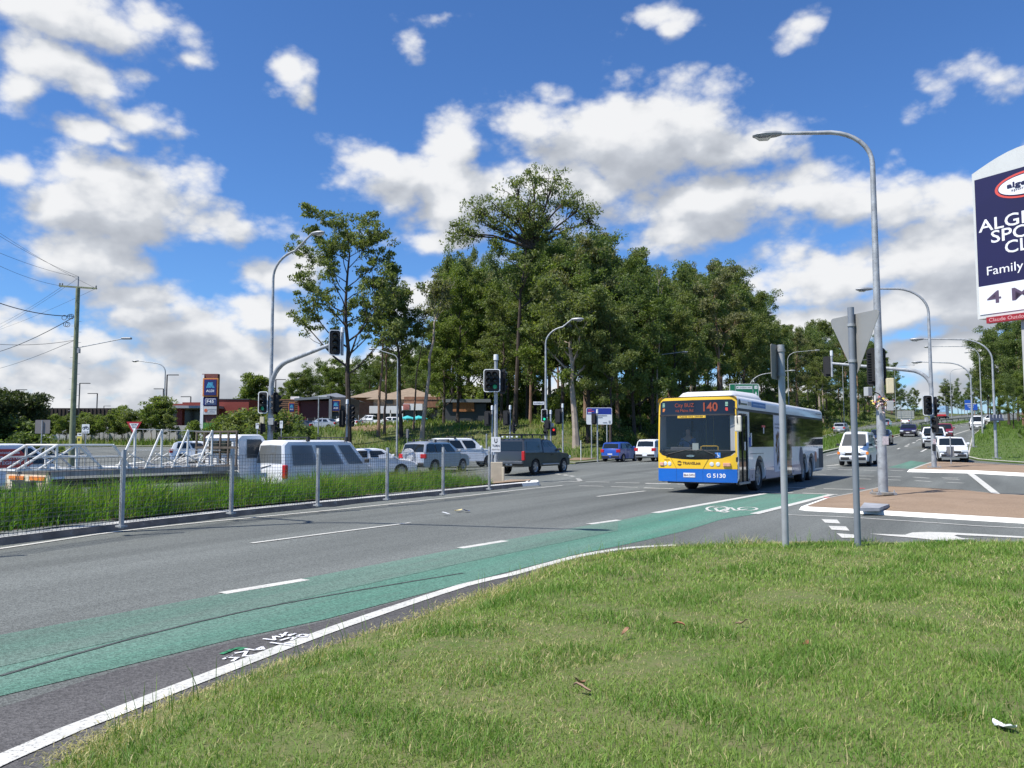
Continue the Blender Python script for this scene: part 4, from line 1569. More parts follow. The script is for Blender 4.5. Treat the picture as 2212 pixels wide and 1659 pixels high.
bp2 = front_patch('bumper', [(-1.245, .36), (1.245, .36), (1.245, .755), (-1.245, .755)], .014, BBLU)
front_patch('lower_screen_panel', [(-1.20, 1.27), (-1.06, 1.165), (-.8, 1.085), (-.4, 1.05), (0, 1.04), (.4, 1.05), (.8, 1.085), (1.06, 1.165), (1.20, 1.27), (1.20, 1.32), (-1.20, 1.32)], .008, BDIS)
front_patch('windscreen', [(-1.185, 1.33), (1.185, 1.33), (1.185, 2.38), (-1.185, 2.38)], .004, BWIN)
front_patch('windscreen_frame', [(-1.2, 2.38), (1.2, 2.38), (1.2, 2.43), (-1.2, 2.43)], .012, BLACKP)
dsp = front_patch('destination_display', [(-1.185, 2.43), (1.185, 2.43), (1.185, 2.80), (1.1, 2.865), (-1.1, 2.865), (-1.185, 2.80)], .006, BDIS)
LED = mat('led_orange', (.24, .05, .025), .5, emit=(1, .22, .08), estr=.05)


def bus_text(name, lines, m, parent, off=.012):
    """lettering on the nose; x runs from image left (+x) to right"""
    mb = MB()
    for body, x, z, h_, w_, bold in lines:
        v, f, mn, mx = text_geo(body, bold)
        ch = text_geo('H', bold)
        kx, ky = w_ / (mx[0] - mn[0]), h_ / (ch[3][1] - ch[2][1])
        mb.add([(x - (p[0] - mn[0]) * kx, fy(x - (p[0] - mn[0]) * kx, z) + off, z + (p[1] - ch[2][1]) * ky) for p in v], f)
    return mb.build(name, m, parent, recalc=False)


for q_ in (('City BUZ', .66, 2.655, .115, .62, .0), ('via Mains Rd', .64, 2.505, .085, .58, .0), ('140', -.26, 2.51, .27, .44, .02)):
    bus_text('lettering', [q_], LED, dsp)
# small markers at the display's ends
for x, c in ((1.05, (.62, .20, .05)), (-.95, (.55, .06, .05))):
    m = MB()
    m.add([(x + .04, fy(x, 2.55) + .012, 2.52), (x - .05, fy(x, 2.55) + .012, 2.52), (x - .04, fy(x, 2.55) + .012, 2.62), (x + .03, fy(x, 2.55) + .012, 2.62)], [(0, 1, 2, 3)])
    for k in range(3):
        z = 2.67 + k * .045
        m.add([(x + .045, fy(x, z) + .012, z), (x - .045, fy(x, z) + .012, z), (x - .045, fy(x, z) + .012, z + .025), (x + .045, fy(x, z) + .012, z + .025)], [(0, 1, 2, 3)], 1)
    m.build('marker', [mat('marker%d' % int(c[0] * 100), c, .5), mat('pale_green', (.35, .6, .45), .5)], dsp, recalc=False)
hs_ = front_patch('hail_sign', [(-.33, 2.315), (.56, 2.315), (.56, 2.385), (-.33, 2.385)], .016, BYEL)
bus_text('lettering', [('! PLEASE HAIL DRIVER !', .54, 2.33, .045, .84, .012)], BLACKP, hs_, .020)
fp_txt = bus_text('lettering', [('TRANSLink', .40, .885, .085, .58, .03)], mat('bus_brown', (.10, .045, .012), .6), BUS, .010)
bus_text('lettering', [('VOLVO', 1.03, 1.005, .035, .20, .02)], mat('bus_brown', (.10, .045, .012), .6), BUS, .010)
m = MB()
for a0, r0 in ((20, .075), (200, .075)):
    ps = []
    for k in range(10):
        a = R(a0 + 16 * k)
        ps.append((.50 + r0 * math.cos(a), .925 + r0 * math.sin(a), .02 + .016 * math.sin(math.pi * k / 9)))
    for p, q in zip(ps[:-1], ps[1:]):
        for (x, z, w), sg in ((p, 1),):
            m.add([(p[0], fy(p[0], p[1]) + .010, p[1]), (q[0], fy(q[0], q[1]) + .010, q[1]), (.50 + (q[0] - .50) * (1 - q[2] * 18), fy(q[0], q[1]) + .010, .925 + (q[1] - .925) * (1 - q[2] * 18)),
                   (.50 + (p[0] - .50) * (1 - p[2] * 18), fy(p[0], p[1]) + .010, .925 + (p[1] - .925) * (1 - p[2] * 18))], [(0, 1, 2, 3)])
m.build('emblem', mat('bus_brown', (.10, .045, .012), .6), BUS, recalc=False)
bus_text('lettering', [('G 5130', -.36, .50, .125, .56, .02)], mat('white_vinyl', (.8, .8, .8), .5), bp2, .022)
npb = front_patch('number_plate', [(.0, .50), (.37, .50), (.37, .635), (.0, .635)], .026, PLATEM)
bus_text('lettering', [('864-SWN', .355, .53, .075, .34, .012)], PLATET, npb, .030)
m = MB()
m.prism([(.13 * math.cos(a), .036 * math.sin(a)) for a in np.linspace(0, 2 * math.pi, 24)[:-1]], (.14, fy(.14, 1.15) + .022, 1.15), (-1, 0, 0), (0, 0, 1), .012)
o = m.build('maker_badge', mat('chrome', (.6, .6, .6), .2, 1.0), BUS)
m = MB()
for x in (.985, .835, -.515, -.70):
    m = MB()
    y = fy(x, .90)
    m.lathe([(.001, .02), (.055, .018), (.066, .006), (.068, -.01)], (x, y, .905), (Vector((x * .22, 1, 0))), 18)
    m.build('headlight', LAMPW, BUS, smooth=True)
for x in (1.135, -.93):
    m = MB()
    m.box((x - .03, fy(x, .9) + (.022 if x < 0 else .028), .895), (.22 if x < 0 else .16, .05, .11), rz=-.28 * x)
    m.build('indicator', mat('indicator_lens', (.62, .33, .22), .2, var=.2, scale=12), BUS, bevel=.015)
wc = front_patch('access_sign', [(-.78, 1.10), (-.62, 1.10), (-.62, 1.255), (-.78, 1.255)], .016, mat('access_blue', (.05, .22, .62), .5))
m = MB()
for a, b in (((-.69, 1.22), (-.70, 1.17)), ((-.70, 1.17), (-.735, 1.17)), ((-.735, 1.17), (-.75, 1.13))):
    m.tube([(a[0], fy(a[0], a[1]) + .020, a[1]), (b[0], fy(b[0], b[1]) + .020, b[1])], .007, 5)
for k in range(12):
    a, b = R(80 + 22 * k), R(102 + 22 * k)
    m.tube([(-.695 + .036 * math.cos(q), fy(-.70, 1.15) + .020, 1.145 + .036 * math.sin(q)) for q in (a, b)], .006, 5)
m.lathe([(.001, 0), (.012, 0)], (-.69, fy(-.69, 1.24) + .022, 1.237), (0, 1, 0), 10)
m.build('symbol', mat('white_vinyl', (.8, .8, .8), .5), wc)
for x0, x1 in ((.15, .92), (-.20, -.62)):
    m = MB()
    m.tube([(x0 * .2, fy(0, 1.33) + .05, 1.31), (x0, fy(x0, 1.34) + .04, 1.36), (x1, fy(x1, 1.2) + .04, 1.19)], .012, 6)
    m.box((x1, fy(x1, 1.2) + .04, 1.19), (.10, .03, .05), rz=0)
    m.build('wiper', BLACKP, BUS)
m = MB()
m.tube([(-.16, fy(0, 1.35) - .10, 1.33), (-.16, fy(0, 1.4) - .10, 1.43), (-.20, -.14, 1.45), (-.62, -.18, 1.45), (-.66, -.2, 1.43), (-.66, -.2, 1.33)], .016, 8)
m.build('hand_rail', BYEL, BUS)
# panel joints on the nose
m = MB()
for a, b in (((.78, 1.07), (.60, .76)), ((-.42, 1.06), (-.24, .76)), ((.60, .755), (.60, .37)), ((-.24, .755), (-.24, .37))):
    m.tube([(a[0], fy(*a) + .012, a[1]), (b[0], fy(*b) + .012, b[1])], .0045, 4)
m.build('panel_joint', BLACKP, BUS)
# inside: floor, dashboard, back wall, seats, wheel
INT = mat('bus_interior', (.045, .05, .06), .8, var=.2)
m = MB(); m.box((0, -6.7, .95), (2.40, 12.6, .06)); m.build('floor', INT, BUS)
m = MB(); m.box((0, -4.6, 1.75), (2.40, .06, 1.55)); m.build('partition', INT, BUS)
m = MB(); m.box((0, -6.7, 2.44), (2.40, 12.6, .05)); m.build('ceiling', mat('bus_ceiling', (.12, .12, .14), .8), BUS)
m = MB(); m.box((.1, -.52, 1.22), (2.2, .42, .22)); m.box((.62, -.62, 1.36), (.7, .3, .12)); m.build('dashboard', mat('dash_grey', (.10, .10, .11), .8), BUS, bevel=.04)
m = MB(); m.tube([(.62 + .22 * math.cos(a), -.80 + .10 * math.sin(a), 1.46 + .16 * math.sin(a)) for a in np.linspace(0, 2 * math.pi, 20)], .014, 6); m.build('steering_wheel', BLACKP, BUS)
m = MB(); m.box((.62, -1.45, 1.50), (.5, .12, .85)); m.box((.62, -1.22, 1.14), (.5, .5, .12)); m.build('driver_seat', INT, BUS, bevel=.03)
for x in (-.45, .35, .1):
    m = MB(); m.tube([(x, -2.2, .95), (x, -2.2, 2.42)], .018, 8); m.build('hand_pole', mat('pole_yellow', (.5, .42, .12), .5), BUS)
m = MB(); m.box((.15, -.50, 1.42), (.20, .015, .24)); m.build('notice', mat('notice_paper', (.55, .62, .58), .8), BUS)
BM = Matrix.Translation(BUS.location) @ Matrix.Rotation(-BAZ, 4, 'Z')
person_seated(BM @ Vector((.62, -1.22, 1.20)), BAZ, mat('blue_shirt', (.12, .20, .42), .8), 'bus driver in a light blue shirt seated behind the bus windscreen')


# kerb side (x = -1.25): windows, doors, panels, advertisement
def side(name, y0, y1, z0, z1, m, off=.005, parent=BUS, s=-1, bevel=0):
    mb = MB()
    x = s * (BW / 2 + off)
    mb.box((x, (y0 + y1) / 2, (z0 + z1) / 2), (.012, abs(y1 - y0), z1 - z0))
    return mb.build(name, m, parent, bevel=bevel)


for y0, y1 in ((-1.55, -3.15), (-3.17, -4.55), (-7.30, -9.2), (-9.22, -11.2), (-11.22, -13.22)):
    side('side_window', y0, y1, 1.42, 2.52, BGLA)
side('window_strip', -.30, -13.30, 2.52, 2.60, BLACKP, .004)
side('window_strip', -5.55, -7.3, 1.0, 2.52, BGLA, .003)
side('side_window', -.05 - .9, .0, 0, .01, BGLA) if False else None
m = MB()
m.box((-1.19, -.88, 1.33), (.03, 1.02, 2.1))
d1_ = m.build('door', BGLA, BUS)
for y in (-.40, -.885, -1.37):
    m = MB(); m.box((-1.215, y, 1.33), (.03, .045, 2.12)); m.build('door_frame', BLACKP, d1_)
m = MB(); m.box((-1.22, -.88, .33), (.16, 1.0, .06)); m.build('door_step', mat('step_grey', (.30, .30, .30), .6), BUS)
for y0, y1 in ((-5.95, -6.55), (-6.6, -7.2)):
    d = side('door', y0, y1, .42, 2.42, BGLA, .009)
m = MB(); m.box((-1.258, -6.575, 1.42), (.012, .05, 2.0)); m.build('door_frame', BLACKP, BUS)
# lower band in mauve between the arches, white above
for y0, y1 in ((-1.44, -2.05), (-3.42, -5.9), (-7.25, -8.78)):
    side('skirt_panel', y0, y1, .36, .74, BPUR)
side('skirt_panel', -11.5, -12.3, .50, .90, mat('bus_teal', (.12, .16, .18), .5))
side('engine_grille', -12.32, -13.2, .50, 1.32, mat('grille_grey', (.06, .065, .07), .7))
m = MB()
m.lathe([(.001, .0), (.42, .0)], (-1.262, -11.85, .98), (-1, 0, 0), 20)
m.build('decal', mat('bus_navy', (.06, .08, .13), .5), BUS).scale = (1, .75, 1)
m = MB()
m.lathe([(.001, .0), (.22, .0)], (-1.268, -11.62, .98), (-1, 0, 0), 20)
m.build('decal', mat('bus_salmon', (.62, .24, .15), .5), BUS)
adv = side('advertisement', -4.60, -5.50, .55, 2.50, mat('poster_white', (.62, .62, .67), .5, var=.05), .010)
m = MB()
rng = random.Random(4)
FC = [mat('food%d' % i, c, .7, var=.4, scale=20) for i, c in enumerate(((.10, .045, .02), (.30, .17, .05), (.42, .30, .10), (.16, .10, .05), (.24, .07, .03), (.20, .18, .06)))]
for k in range(46):
    t_ = rng.random()
    zc, yc = 1.85 - t_ * 1.0, -5.0 - .06 + rng.uniform(-.28, .28) * (1 - abs(t_ - .45) * 1.1)
    w_, h_, a = rng.uniform(.02, .045), rng.uniform(.07, .17), rng.uniform(-.5, .5)
    pts = [(math.cos(a) * x - math.sin(a) * z, math.sin(a) * x + math.cos(a) * z) for x, z in ((w_, 0), (0, h_), (-w_, 0), (0, -h_))]
    m.add([(-1.269 - .0004 * k, yc + p[0], zc + p[1]) for p in pts], [(0, 1, 2, 3)], rng.randrange(6))
m.build('picture', FC, adv, recalc=False)
for body, y, z, w_ in (('One for the kids', -5.05, 2.21, .66), ('and grownups', -5.05, 2.09, .66)):
    m = MB()
    m.text(body, (-1.269, y, z), (0, -1, 0), (0, 0, 1), .08, w_)
    m.build('lettering', GREYV, adv, recalc=False)
side('small_mark', -5.18, -5.40, .62, .72, mat('mark_grey', (.35, .36, .36), .6), .018, adv)
side('sticker', -3.0, -3.42, 2.06, 2.13, mat('sticker_red', (.55, .06, .06), .5), .016)
side('sticker', -3.18, -3.27, 1.86, 2.06, mat('sticker_white', (.7, .7, .7), .5), .016)
side('sticker', -1.62, -1.74, 1.46, 1.86, mat('sticker_white', (.7, .7, .7), .5), .016)
side('sticker', -1.46, -1.64, 1.42, 1.72, mat('sticker_blue', (.04, .10, .40), .5), .018)
side('sticker', -1.05, -1.17, 1.32, 1.58, mat('sticker_white', (.7, .7, .7), .5), -.025)
side('panel_line', -1.60, -3.2, 1.20, 1.215, GREYV, .004)
for y in (-1.74, -7.45):
    m = MB(); m.lathe([(.03, 0), (.055, 0)], (-1.262, y, .50), (-1, 0, 0), 14); m.build('jacking_mark', BLACKP, BUS)
for z in (1.02, .96):
    m = MB(); m.lathe([(.001, .006), (.03, .004), (.032, 0)], (-1.256, -10.12, z), (-1, 0, 0), 12); m.build('side_lamp', BLACKP, BUS)
rb = side('roof_banner', -1.85, -3.55, 2.69, 2.86, mat('banner_blue', (.05, .17, .42), .5), .010)
side('text_strip', -1.98, -3.42, 2.755, 2.795, mat('strip_paleblue', (.25, .38, .60), .5), .018, rb)
for body, y, z, h_, w_ in (('G5130', -1.58, 2.78, .11, .34),):
    m = MB()
    m.text(body, (-1.262, y, z), (0, -1, 0), (0, 0, 1), h_, w_, bold=.01)
    m.build('lettering', GREYV, BUS, recalc=False)
side('text_strip', -.62, -1.30, 2.72, 2.77, mat('strip_olive', (.14, .15, .09), .6), .008)
side('text_strip', -11.9, -13.0, 2.755, 2.80, mat('strip_grey', (.25, .26, .28), .6), .008)
m = MB(); m.prism([(-.10, -.06), (0, -.09), (.08, 0), (.02, .10), (-.08, .08)], (-1.266, -.50, 2.78), (0, -1, 0), (0, 0, 1), .006); m.build('emblem', mat('emblem_navy', (.02, .02, .05), .5), BUS)
# off side: window band too
for y0, y1 in ((-.9, -3.2), (-3.22, -6.2), (-6.22, -9.2), (-9.22, -13.2)):
    side('side_window', y0, y1, 1.42, 2.52, BGLA, s=1)
# roof pod
pod = [(0, 0), (-.35, .18), (-.8, .24), (-3.2, .28), (-3.75, .25), (-3.95, 0)]
m = MB()
k_ = len(pod)
vs = []
for k in (-1, -.86, .86, 1):
    vs += [(k * .86, -.75 + y * 1.0, BZ1 - .01 + (z if abs(k) < 1 else z * .45)) for y, z in pod]
m.add(vs, [(i * k_ + j, i * k_ + j + 1, (i + 1) * k_ + j + 1, (i + 1) * k_ + j) for i in range(3) for j in range(k_ - 1)])
m.add(vs[:k_], [tuple(range(k_))])
m.add(vs[-k_:], [tuple(range(k_))])
m.build('air_conditioner', mat('pod_white', (.66, .66, .66), .5, var=.05), BUS, smooth=True, ang=50)
for s, rim_ in ((-1, STEELR), (1, STEELR)):
    for y in WY:
        wheel(BUS, s * 1.2, y, .49, .29, rim_, 8)
m = MB()
m.box((0, -5.0, .40), (2.1, 8.0, .22)); m.box((0, -1.1, .40), (2.0, 1.6, .2)); m.box((0, -12.2, .55), (2.2, 1.8, .3))
m.build('chassis', BLACKP, BUS)
for s, zz in ((-1, 2.12),):
    m = MB()
    m.box((s * 1.37, .10, zz), (.20, .09, .48))
    mo = m.build('mirror', mat('mirror_cream', (.62, .58, .48), .5), BUS, bevel=.035)
    m = MB(); m.tube([(s * 1.22, .0, 2.62), (s * 1.34, .12, 2.55), (s * 1.36, .16, 2.14)], .016, 6); m.build('bracket', BLACKP, mo)
m = MB(); m.box((-1.20, -.20, 1.05), (.10, .10, .16)); m.build('camera_housing', BLACKP, BUS, bevel=.02)
# ------------------------------------------------------------------ street furniture
GALV = mat('galvanised_steel', (.36, .375, .385), .55, .3, var=.25, scale=4, dirt=((.22, .22, .22), 14, .55), bump=.15, bscale=30)
GALVD = mat('weathered_steel', (.30, .31, .32), .6, .25, var=.2, scale=6, dirt=((.22, .15, .10), 3, .68))
SIGNBACK = mat('sign_back', (.30, .295, .28), .5, .25, var=.05)
SIGNBACKD = mat('dull_sign_back', (.20, .185, .175), .6, .2, var=.06)
SIGBLK = mat('signal_black', (.012, .012, .013), .7, var=.2)
SIGWHT = mat('signal_border', (.78, .79, .78), .5, var=.03)
LENSD = mat('dark_lens', (.03, .03, .03), .2)
LENSG = mat('green_lens', (.02, .25, .16), .3, emit=(.02, .75, .45), estr=.8)
LENSGD = mat('dim_green_lens', (.02, .16, .11), .3, emit=(.02, .5, .3), estr=.10)
LENSR = mat('red_lens', (.5, .02, .02), .3, emit=(1, .05, .04), estr=.8)
CREAM = mat('cream_box', (.62, .55, .36), .6, var=.05)
GREYB = mat('grey_box', (.36, .37, .37), .6, var=.06)
CAPW = mat('post_cap', (.66, .68, .68), .5)
LAMPG = mat('lamp_glass', (.62, .63, .62), .25, var=.05)
SWHITE = mat('sign_white', (.74, .75, .75), .5, var=.04)
SBLACK = mat('sign_black', (.02, .02, .025), .6)
NR = Vector((.854, -.52))         # across the main road, to the right


def az_of(v):
    return math.atan2(v[0], v[1])


def lamp(name, label, base, H_, arm, alen, r0=.10, r1=.05, rise=.35, group='street lights with curved arms', bend=1.5, head=1.0, plate=True, cat='street light'):
    """tapered pole curving over into an arm; arm: 2D direction"""
    t = thing(name, label, cat, base, 0, group)
    a = Vector((arm[0], arm[1])).normalized()
    hb = H_ - rise - bend * .8
    path, rad = [], []
    for k in range(7):
        f = k / 6
        path.append((0, 0, hb * f))
        rad.append(r0 + (r1 - r0) * f * .9)
    n = 8
    for k in range(1, n + 1):
        q = k / n * R(80)
        o_, z_ = bend * (1 - math.cos(q)), hb + bend * .8 * math.sin(q)
        path.append((a.x * o_, a.y * o_, z_))
        rad.append(r1 * 1.02)
    o0, z0 = bend * (1 - math.cos(R(80))), hb + bend * .8 * math.sin(R(80))
    for k in range(1, 4):
        f = k / 3
        path.append((a.x * (o0 + (alen - o0) * f), a.y * (o0 + (alen - o0) * f), z0 + (H_ - z0) * f))
        rad.append(r1 * (1 - .25 * f))
    m = MB()
    m.tube(path, rad, 12)
    m.build('pole', GALV, t, smooth=True)
    if plate:
        m = MB()
        m.box((0, 0, .03), (r0 * 4, r0 * 4, .06))
        for sx in (-1, 1):
            for sy in (-1, 1):
                m.tube([(sx * r0 * 1.6, sy * r0 * 1.6, .05), (sx * r0 * 1.6, sy * r0 * 1.6, .12)], .018, 6)
        m.build('base_plate', GALVD, t)
    M = Matrix(((a.y, a.x, 0), (-a.x, a.y, 0), (0, 0, 1)))
    e = Vector((a.x * alen, a.y * alen, H_))
    h = MB()
    prof = [(-.02, .05, .05), (.12, .11, .075), (.34, .15, .085), (.56, .13, .07), (.66, .05, .03)]
    k_ = 10
    vs = []
    for (y, w, hh) in prof:
        for j in range(k_):
            q = 2 * math.pi * j / k_
            vs.append(e + M @ Vector((w * math.cos(q), y, hh * math.sin(q))) * head)
    h.add(vs, [(i * k_ + j, i * k_ + (j + 1) % k_, (i + 1) * k_ + (j + 1) % k_, (i + 1) * k_ + j) for i in range(len(prof) - 1) for j in range(k_)] + [tuple(range(k_)), tuple((len(prof) - 1) * k_ + j for j in range(k_))])
    ho = h.build('lamp_head', mat('lamp_housing', (.30, .31, .32), .5, .2), t, smooth=True)
    g = MB()
    vs = []
    for (y, w, d) in ((.22, .09, -.07), (.30, .12, -.13), (.50, .11, -.12), (.60, .06, -.06)):
        vs += [e + M @ Vector((x * w, y, d + .02 * (abs(x) == 1))) * head for x in (-1, 0, 1)]
    g.add(vs, [(i * 3 + j, i * 3 + j + 1, (i + 1) * 3 + j + 1, (i + 1) * 3 + j) for i in range(3) for j in range(2)])
    g.build('lens', LAMPG, ho, smooth=True)
    return t


def signal(parent, pos, az, rows=3, cols=1, border=True, lit=None, sc=1.0, louvres=False):
    """signal head facing az: rounded black back plate, housings and visors"""
    f, r, u = Vector((math.sin(az), math.cos(az), 0)), Vector((-math.cos(az), math.sin(az), 0)), Vector((0, 0, 1))
    pos = Vector(pos)
    w, h = (.30 * cols + .22) * sc, (.30 * rows + .22) * sc
    m = MB()
    m.prism(rrect(w, h, .12 * sc, 5), pos, r, u, .03)
    m.box(pos - f * .10, (.26 * cols * sc, .16, .29 * rows * sc), rz=-az)
    if louvres:
        for k in range(int(h / .07) - 2):
            m.box(pos - f * .04 + u * (-h / 2 + .12 + k * .07), (w * .92, .03, .025), rz=-az)
    for c in range(cols):
        for q in range(rows):
            ctr = pos + r * ((c - (cols - 1) / 2) * .30 * sc) + u * (((rows - 1) / 2 - q) * .30 * sc)
            rr, d = .125 * sc, .24 * sc
            vs = []
            for k in range(11):
                a = R(-35 + 250 * k / 10)
                p = ctr + r * (rr * math.cos(a)) + u * (rr * math.sin(a))
                vs += [p, p + f * d * (.55 + .45 * max(0, math.sin(a)))]
            m.add(vs, [(2 * k, 2 * k + 1, 2 * k + 3, 2 * k + 2) for k in range(10)])
    o = m.build('signal_head', SIGBLK, parent, recalc=True)
    if border:
        b = MB()
        A, B_ = rrect(w, h, .12 * sc, 5), rrect(w - .07 * sc, h - .07 * sc, .10 * sc, 5)
        n = len(A)
        P_ = [pos + f * .004 + r * p[0] + u * p[1] for p in A] + [pos + f * .004 + r * p[0] + u * p[1] for p in B_]
        b.add(P_ + [p + f * .008 for p in P_], [(2 * n + i, 2 * n + (i + 1) % n, 3 * n + (i + 1) % n, 3 * n + i) for i in range(n)] + [(i, (i + 1) % n, 2 * n + (i + 1) % n, 2 * n + i) for i in range(n)])
        b.build('border', SIGWHT, o)
    for c in range(cols):
        for q in range(rows):
            ctr = pos + r * ((c - (cols - 1) / 2) * .30 * sc) + u * (((rows - 1) / 2 - q) * .30 * sc)
            l = MB()
            l.lathe([(.001, .02), (.07 * sc, .016), (.105 * sc, .004)], ctr, f, 14)
            l.build('lens', (lit or {}).get((c, q), LENSD), o, smooth=True)
    return o


def box_part(parent, nm, c, d, m, az=0.0, bevel=.01):
    b = MB()
    b.box(c, d, rz=-az)
    return b.build(nm, m, parent, bevel=bevel)


def pole_part(parent, nm, h, r, m=GALV, z0=0.0, x=0.0, y=0.0, n=12, r1=None):
    b = MB()
    b.tube([(x, y, z0), (x, y, z0 + h)], [r, r1 or r], n)
    return b.build(nm, m, parent, smooth=True)


def clamp(parent, z, r, m=GALV):
    b = MB()
    b.lathe([(r, -.02), (r + .012, -.02), (r + .012, .02), (r, .02)], (0, 0, z), (0, 0, 1), 14)
    return b.build('clamp', m, parent, smooth=True)


def on(name, label, cat, u, v, off=0.0, group=None, Y=None):
    p = G(u, v, off) if Y is None else XY(u, Y, off)
    return thing(name, label, cat, p, 0, group)


# give way sign seen from the back, nearest post
lb = G(1853, 1178, .11)
t = thing('give_way_sign', 'triangular road sign seen from its grey back on a post at the lawn edge', 'road sign', (lb.x, lb.y, lb.z - .05))
zt = ztop(664, lb.y) - lb.z + .05
pole_part(t, 'post', zt, .045, mat('post_bluegrey', (.22, .24, .27), .55, .3, var=.08))
f = Vector((.95, .31, 0)).normalized()          # the way the sign faces
r_ = Vector((f.y, -f.x, 0))
zc = ztop(680, lb.y) - lb.z
m = MB()
tri = []
for cx, cy, a0 in ((-.53, .0, 90), (.0, -.92, 210), (.53, .0, -30)):
    q = Vector((0, -.306))
    d = (q - Vector((cx, cy))).normalized()
    c = Vector((cx, cy)) + d * .10
    for k in range(4):
        a = R(a0 + 120 * k / 3)
        tri.append((c.x + .05 * math.cos(a), c.y + .05 * math.sin(a)))
m.prism(tri, Vector((0, 0, zc + .06)) + f * .058, -r_, (0, 0, 1), .006)
m.build('sign_plate', SIGNBACK, t)
for z in (zc - .10, zc - .62):
    clamp(t, z, .045)
# second near post with a small plate, rust-stained
lb = G(1697, 1178, .11)
t = thing('sign_post', 'rusty grey sign post with small square plate seen edgewise on the lawn edge', 'road sign', (lb.x, lb.y, lb.z - .05))
zt = ztop(745, lb.y) - lb.z + .05
pole_part(t, 'post', zt, .048, mat('rusty_post', (.36, .37, .38), .55, .3, var=.1, scale=6, dirt=((.27, .14, .07), 2.2, .60)))
f = Vector((-.80, .60, 0)).normalized()
r_ = Vector((f.y, -f.x, 0))
z = ztop(775, lb.y) - lb.z
m = MB()
m.prism(rrect(.46, .50, .04), Vector((0, 0, z)) + f * .06 - r_ * .03, -r_, (0, 0, 1), .006)
m.build('sign_plate', mat('sign_back_dark', (.25, .24, .22), .6, .2), t)
for zz in (z + .17, z - .18):
    clamp(t, zz, .048, GALVD)

# near island: street light with signal gear
nb = G(1908, 1066.5, .21)
H1 = ztop(291, nb.y + .8) - nb.z
NL = lamp('street_light', 'tall grey street light on the near island carrying a black signal board and small boxes', (nb.x, nb.y, nb.z - .02), H1, (-.96, .28), 2.35, .125, .06, rise=.10, bend=1.25, head=1.15, group=None)
m = MB(); m.lathe([(.30, 0), (.30, .05), (.20, .07)], (0, 0, 0), (0, 0, 1), 16); m.build('footing', mat('footing_grey', (.20, .18, .155), .9, var=.2), NL)
sz = ztop(789, nb.y) - nb.z
faz = R(31)
signal(NL, (.04, .26, sz), R(20), 3, 1, border=False, sc=.92, louvres=True)
box_part(NL, 'control_box', (.17, -.22, ztop(833, nb.y) - nb.z), (.17, .16, .40), CREAM, R(15), .012)
box_part(NL, 'control_box', (-.36, -.10, ztop(845, nb.y) - nb.z), (.15, .16, .24), GREYB, R(-20), .012)
box_part(NL, 'control_box', (.14, -.24, ztop(876, nb.y) - nb.z), (.17, .14, .26), GREYB, R(15), .012)
m = MB(); m.tube([(-.30, -.10, ztop(841, nb.y) - nb.z), (-.1, -.15, ztop(850, nb.y) - nb.z), (.02, -.20, ztop(868, nb.y) - nb.z)], .016, 6); m.build('cable', BLACKP, NL)
m = MB(); m.box((.02, -.192, ztop(950, nb.y) - nb.z), (.16, .006, .22)); m.build('sticker', mat('notice_pink', (.60, .52, .52), .7, var=.3, scale=25), NL)
fl_ = MB()
rng = random.Random(8)
for k in range(60):
    c = Vector((rng.gauss(-.02, .14), -.22 + rng.gauss(0, .03), ztop(871, nb.y) - nb.z + rng.gauss(0, .09)))
    d = Vector((rng.uniform(-1, 1), rng.uniform(-1, 1), rng.uniform(-1, 1))).normalized() * .035
    e = d.orthogonal().normalized() * .03
    fl_.add([c - d - e, c + d - e, c + d + e, c - d + e], [(0, 1, 2, 3)], rng.randrange(3))
tag(fl_.build('flower_bunch', [mat('dry_flower', (.30, .10, .10), .8), mat('yellow_flower', (.60, .48, .10), .8), mat('pale_flower', (.55, .42, .40), .8)], None, loc=(nb.x, nb.y, nb.z)), 'faded bunch of flowers tied to the light pole on the near island', 'flowers')
# covers on the near island
for pts, nm, mm, lab in (([(700, 818), (880, 818), (972, 783), (740, 768)], 'pit_cover', mat('cover_pale', (.29, .30, .32), .8, var=.2), 'pale grey raised pit cover near the front kerb of the near island'),
                         ([(1005, 755), (1130, 755), (1182, 732), (1060, 728)], 'pit_cover', mat('cover_grey', (.26, .24, .22), .8, var=.2), 'flat brownish pit cover behind the pale one on the near island')):
    q = [G(*c6(*p), off=.15) for p in pts]
    m = MB()
    hh = .02 if 'pale' in lab else .04
    m.add([p + Vector((0, 0, z)) for z in (-.05, hh) for p in q], [(0, 1, 2, 3), (4, 5, 6, 7)] + [(i, (i + 1) % 4, (i + 1) % 4 + 4, i + 4) for i in range(4)])
    tag(m.build(nm, mm), lab, 'pit cover')

# far island: street light with mast arm and signals
fb = G(2018, 1009.5, .135)
H2 = ztop(617, fb.y) - fb.z
FLt = lamp('street_light', 'tall street light with curved signal arm on the far island', (fb.x, fb.y, fb.z - .02), H2, (-.96, .28), 2.7, .125, .06, rise=.05, bend=1.7, head=1.2, group=None)
arm_d = Vector((-.854, .52, 0))
zs = ztop(838, fb.y) - fb.z
m = MB()
pa = [Vector((0, 0, zs - .5)), Vector((0, 0, zs))]
for k in range(1, 7):
    a = R(84 * k / 6)
    pa.append(Vector((0, 0, zs)) + arm_d * (1.15 * (1 - math.cos(a))) + Vector((0, 0, 1.0 * math.sin(a))))
pa.append(Vector((0, 0, ztop(787, 45.7) - fb.z)) + arm_d * 4.85)
m.tube(pa, [.10, .10] + [.095] * 6 + [.065], 10)
m.build('mast_arm', GALV, FLt, smooth=True)
e = pa[-1]
m = MB(); m.tube([e + Vector((0, 0, -.75)), e + Vector((0, 0, .45))], .06, 10); m.build('drop_post', GALV, FLt)
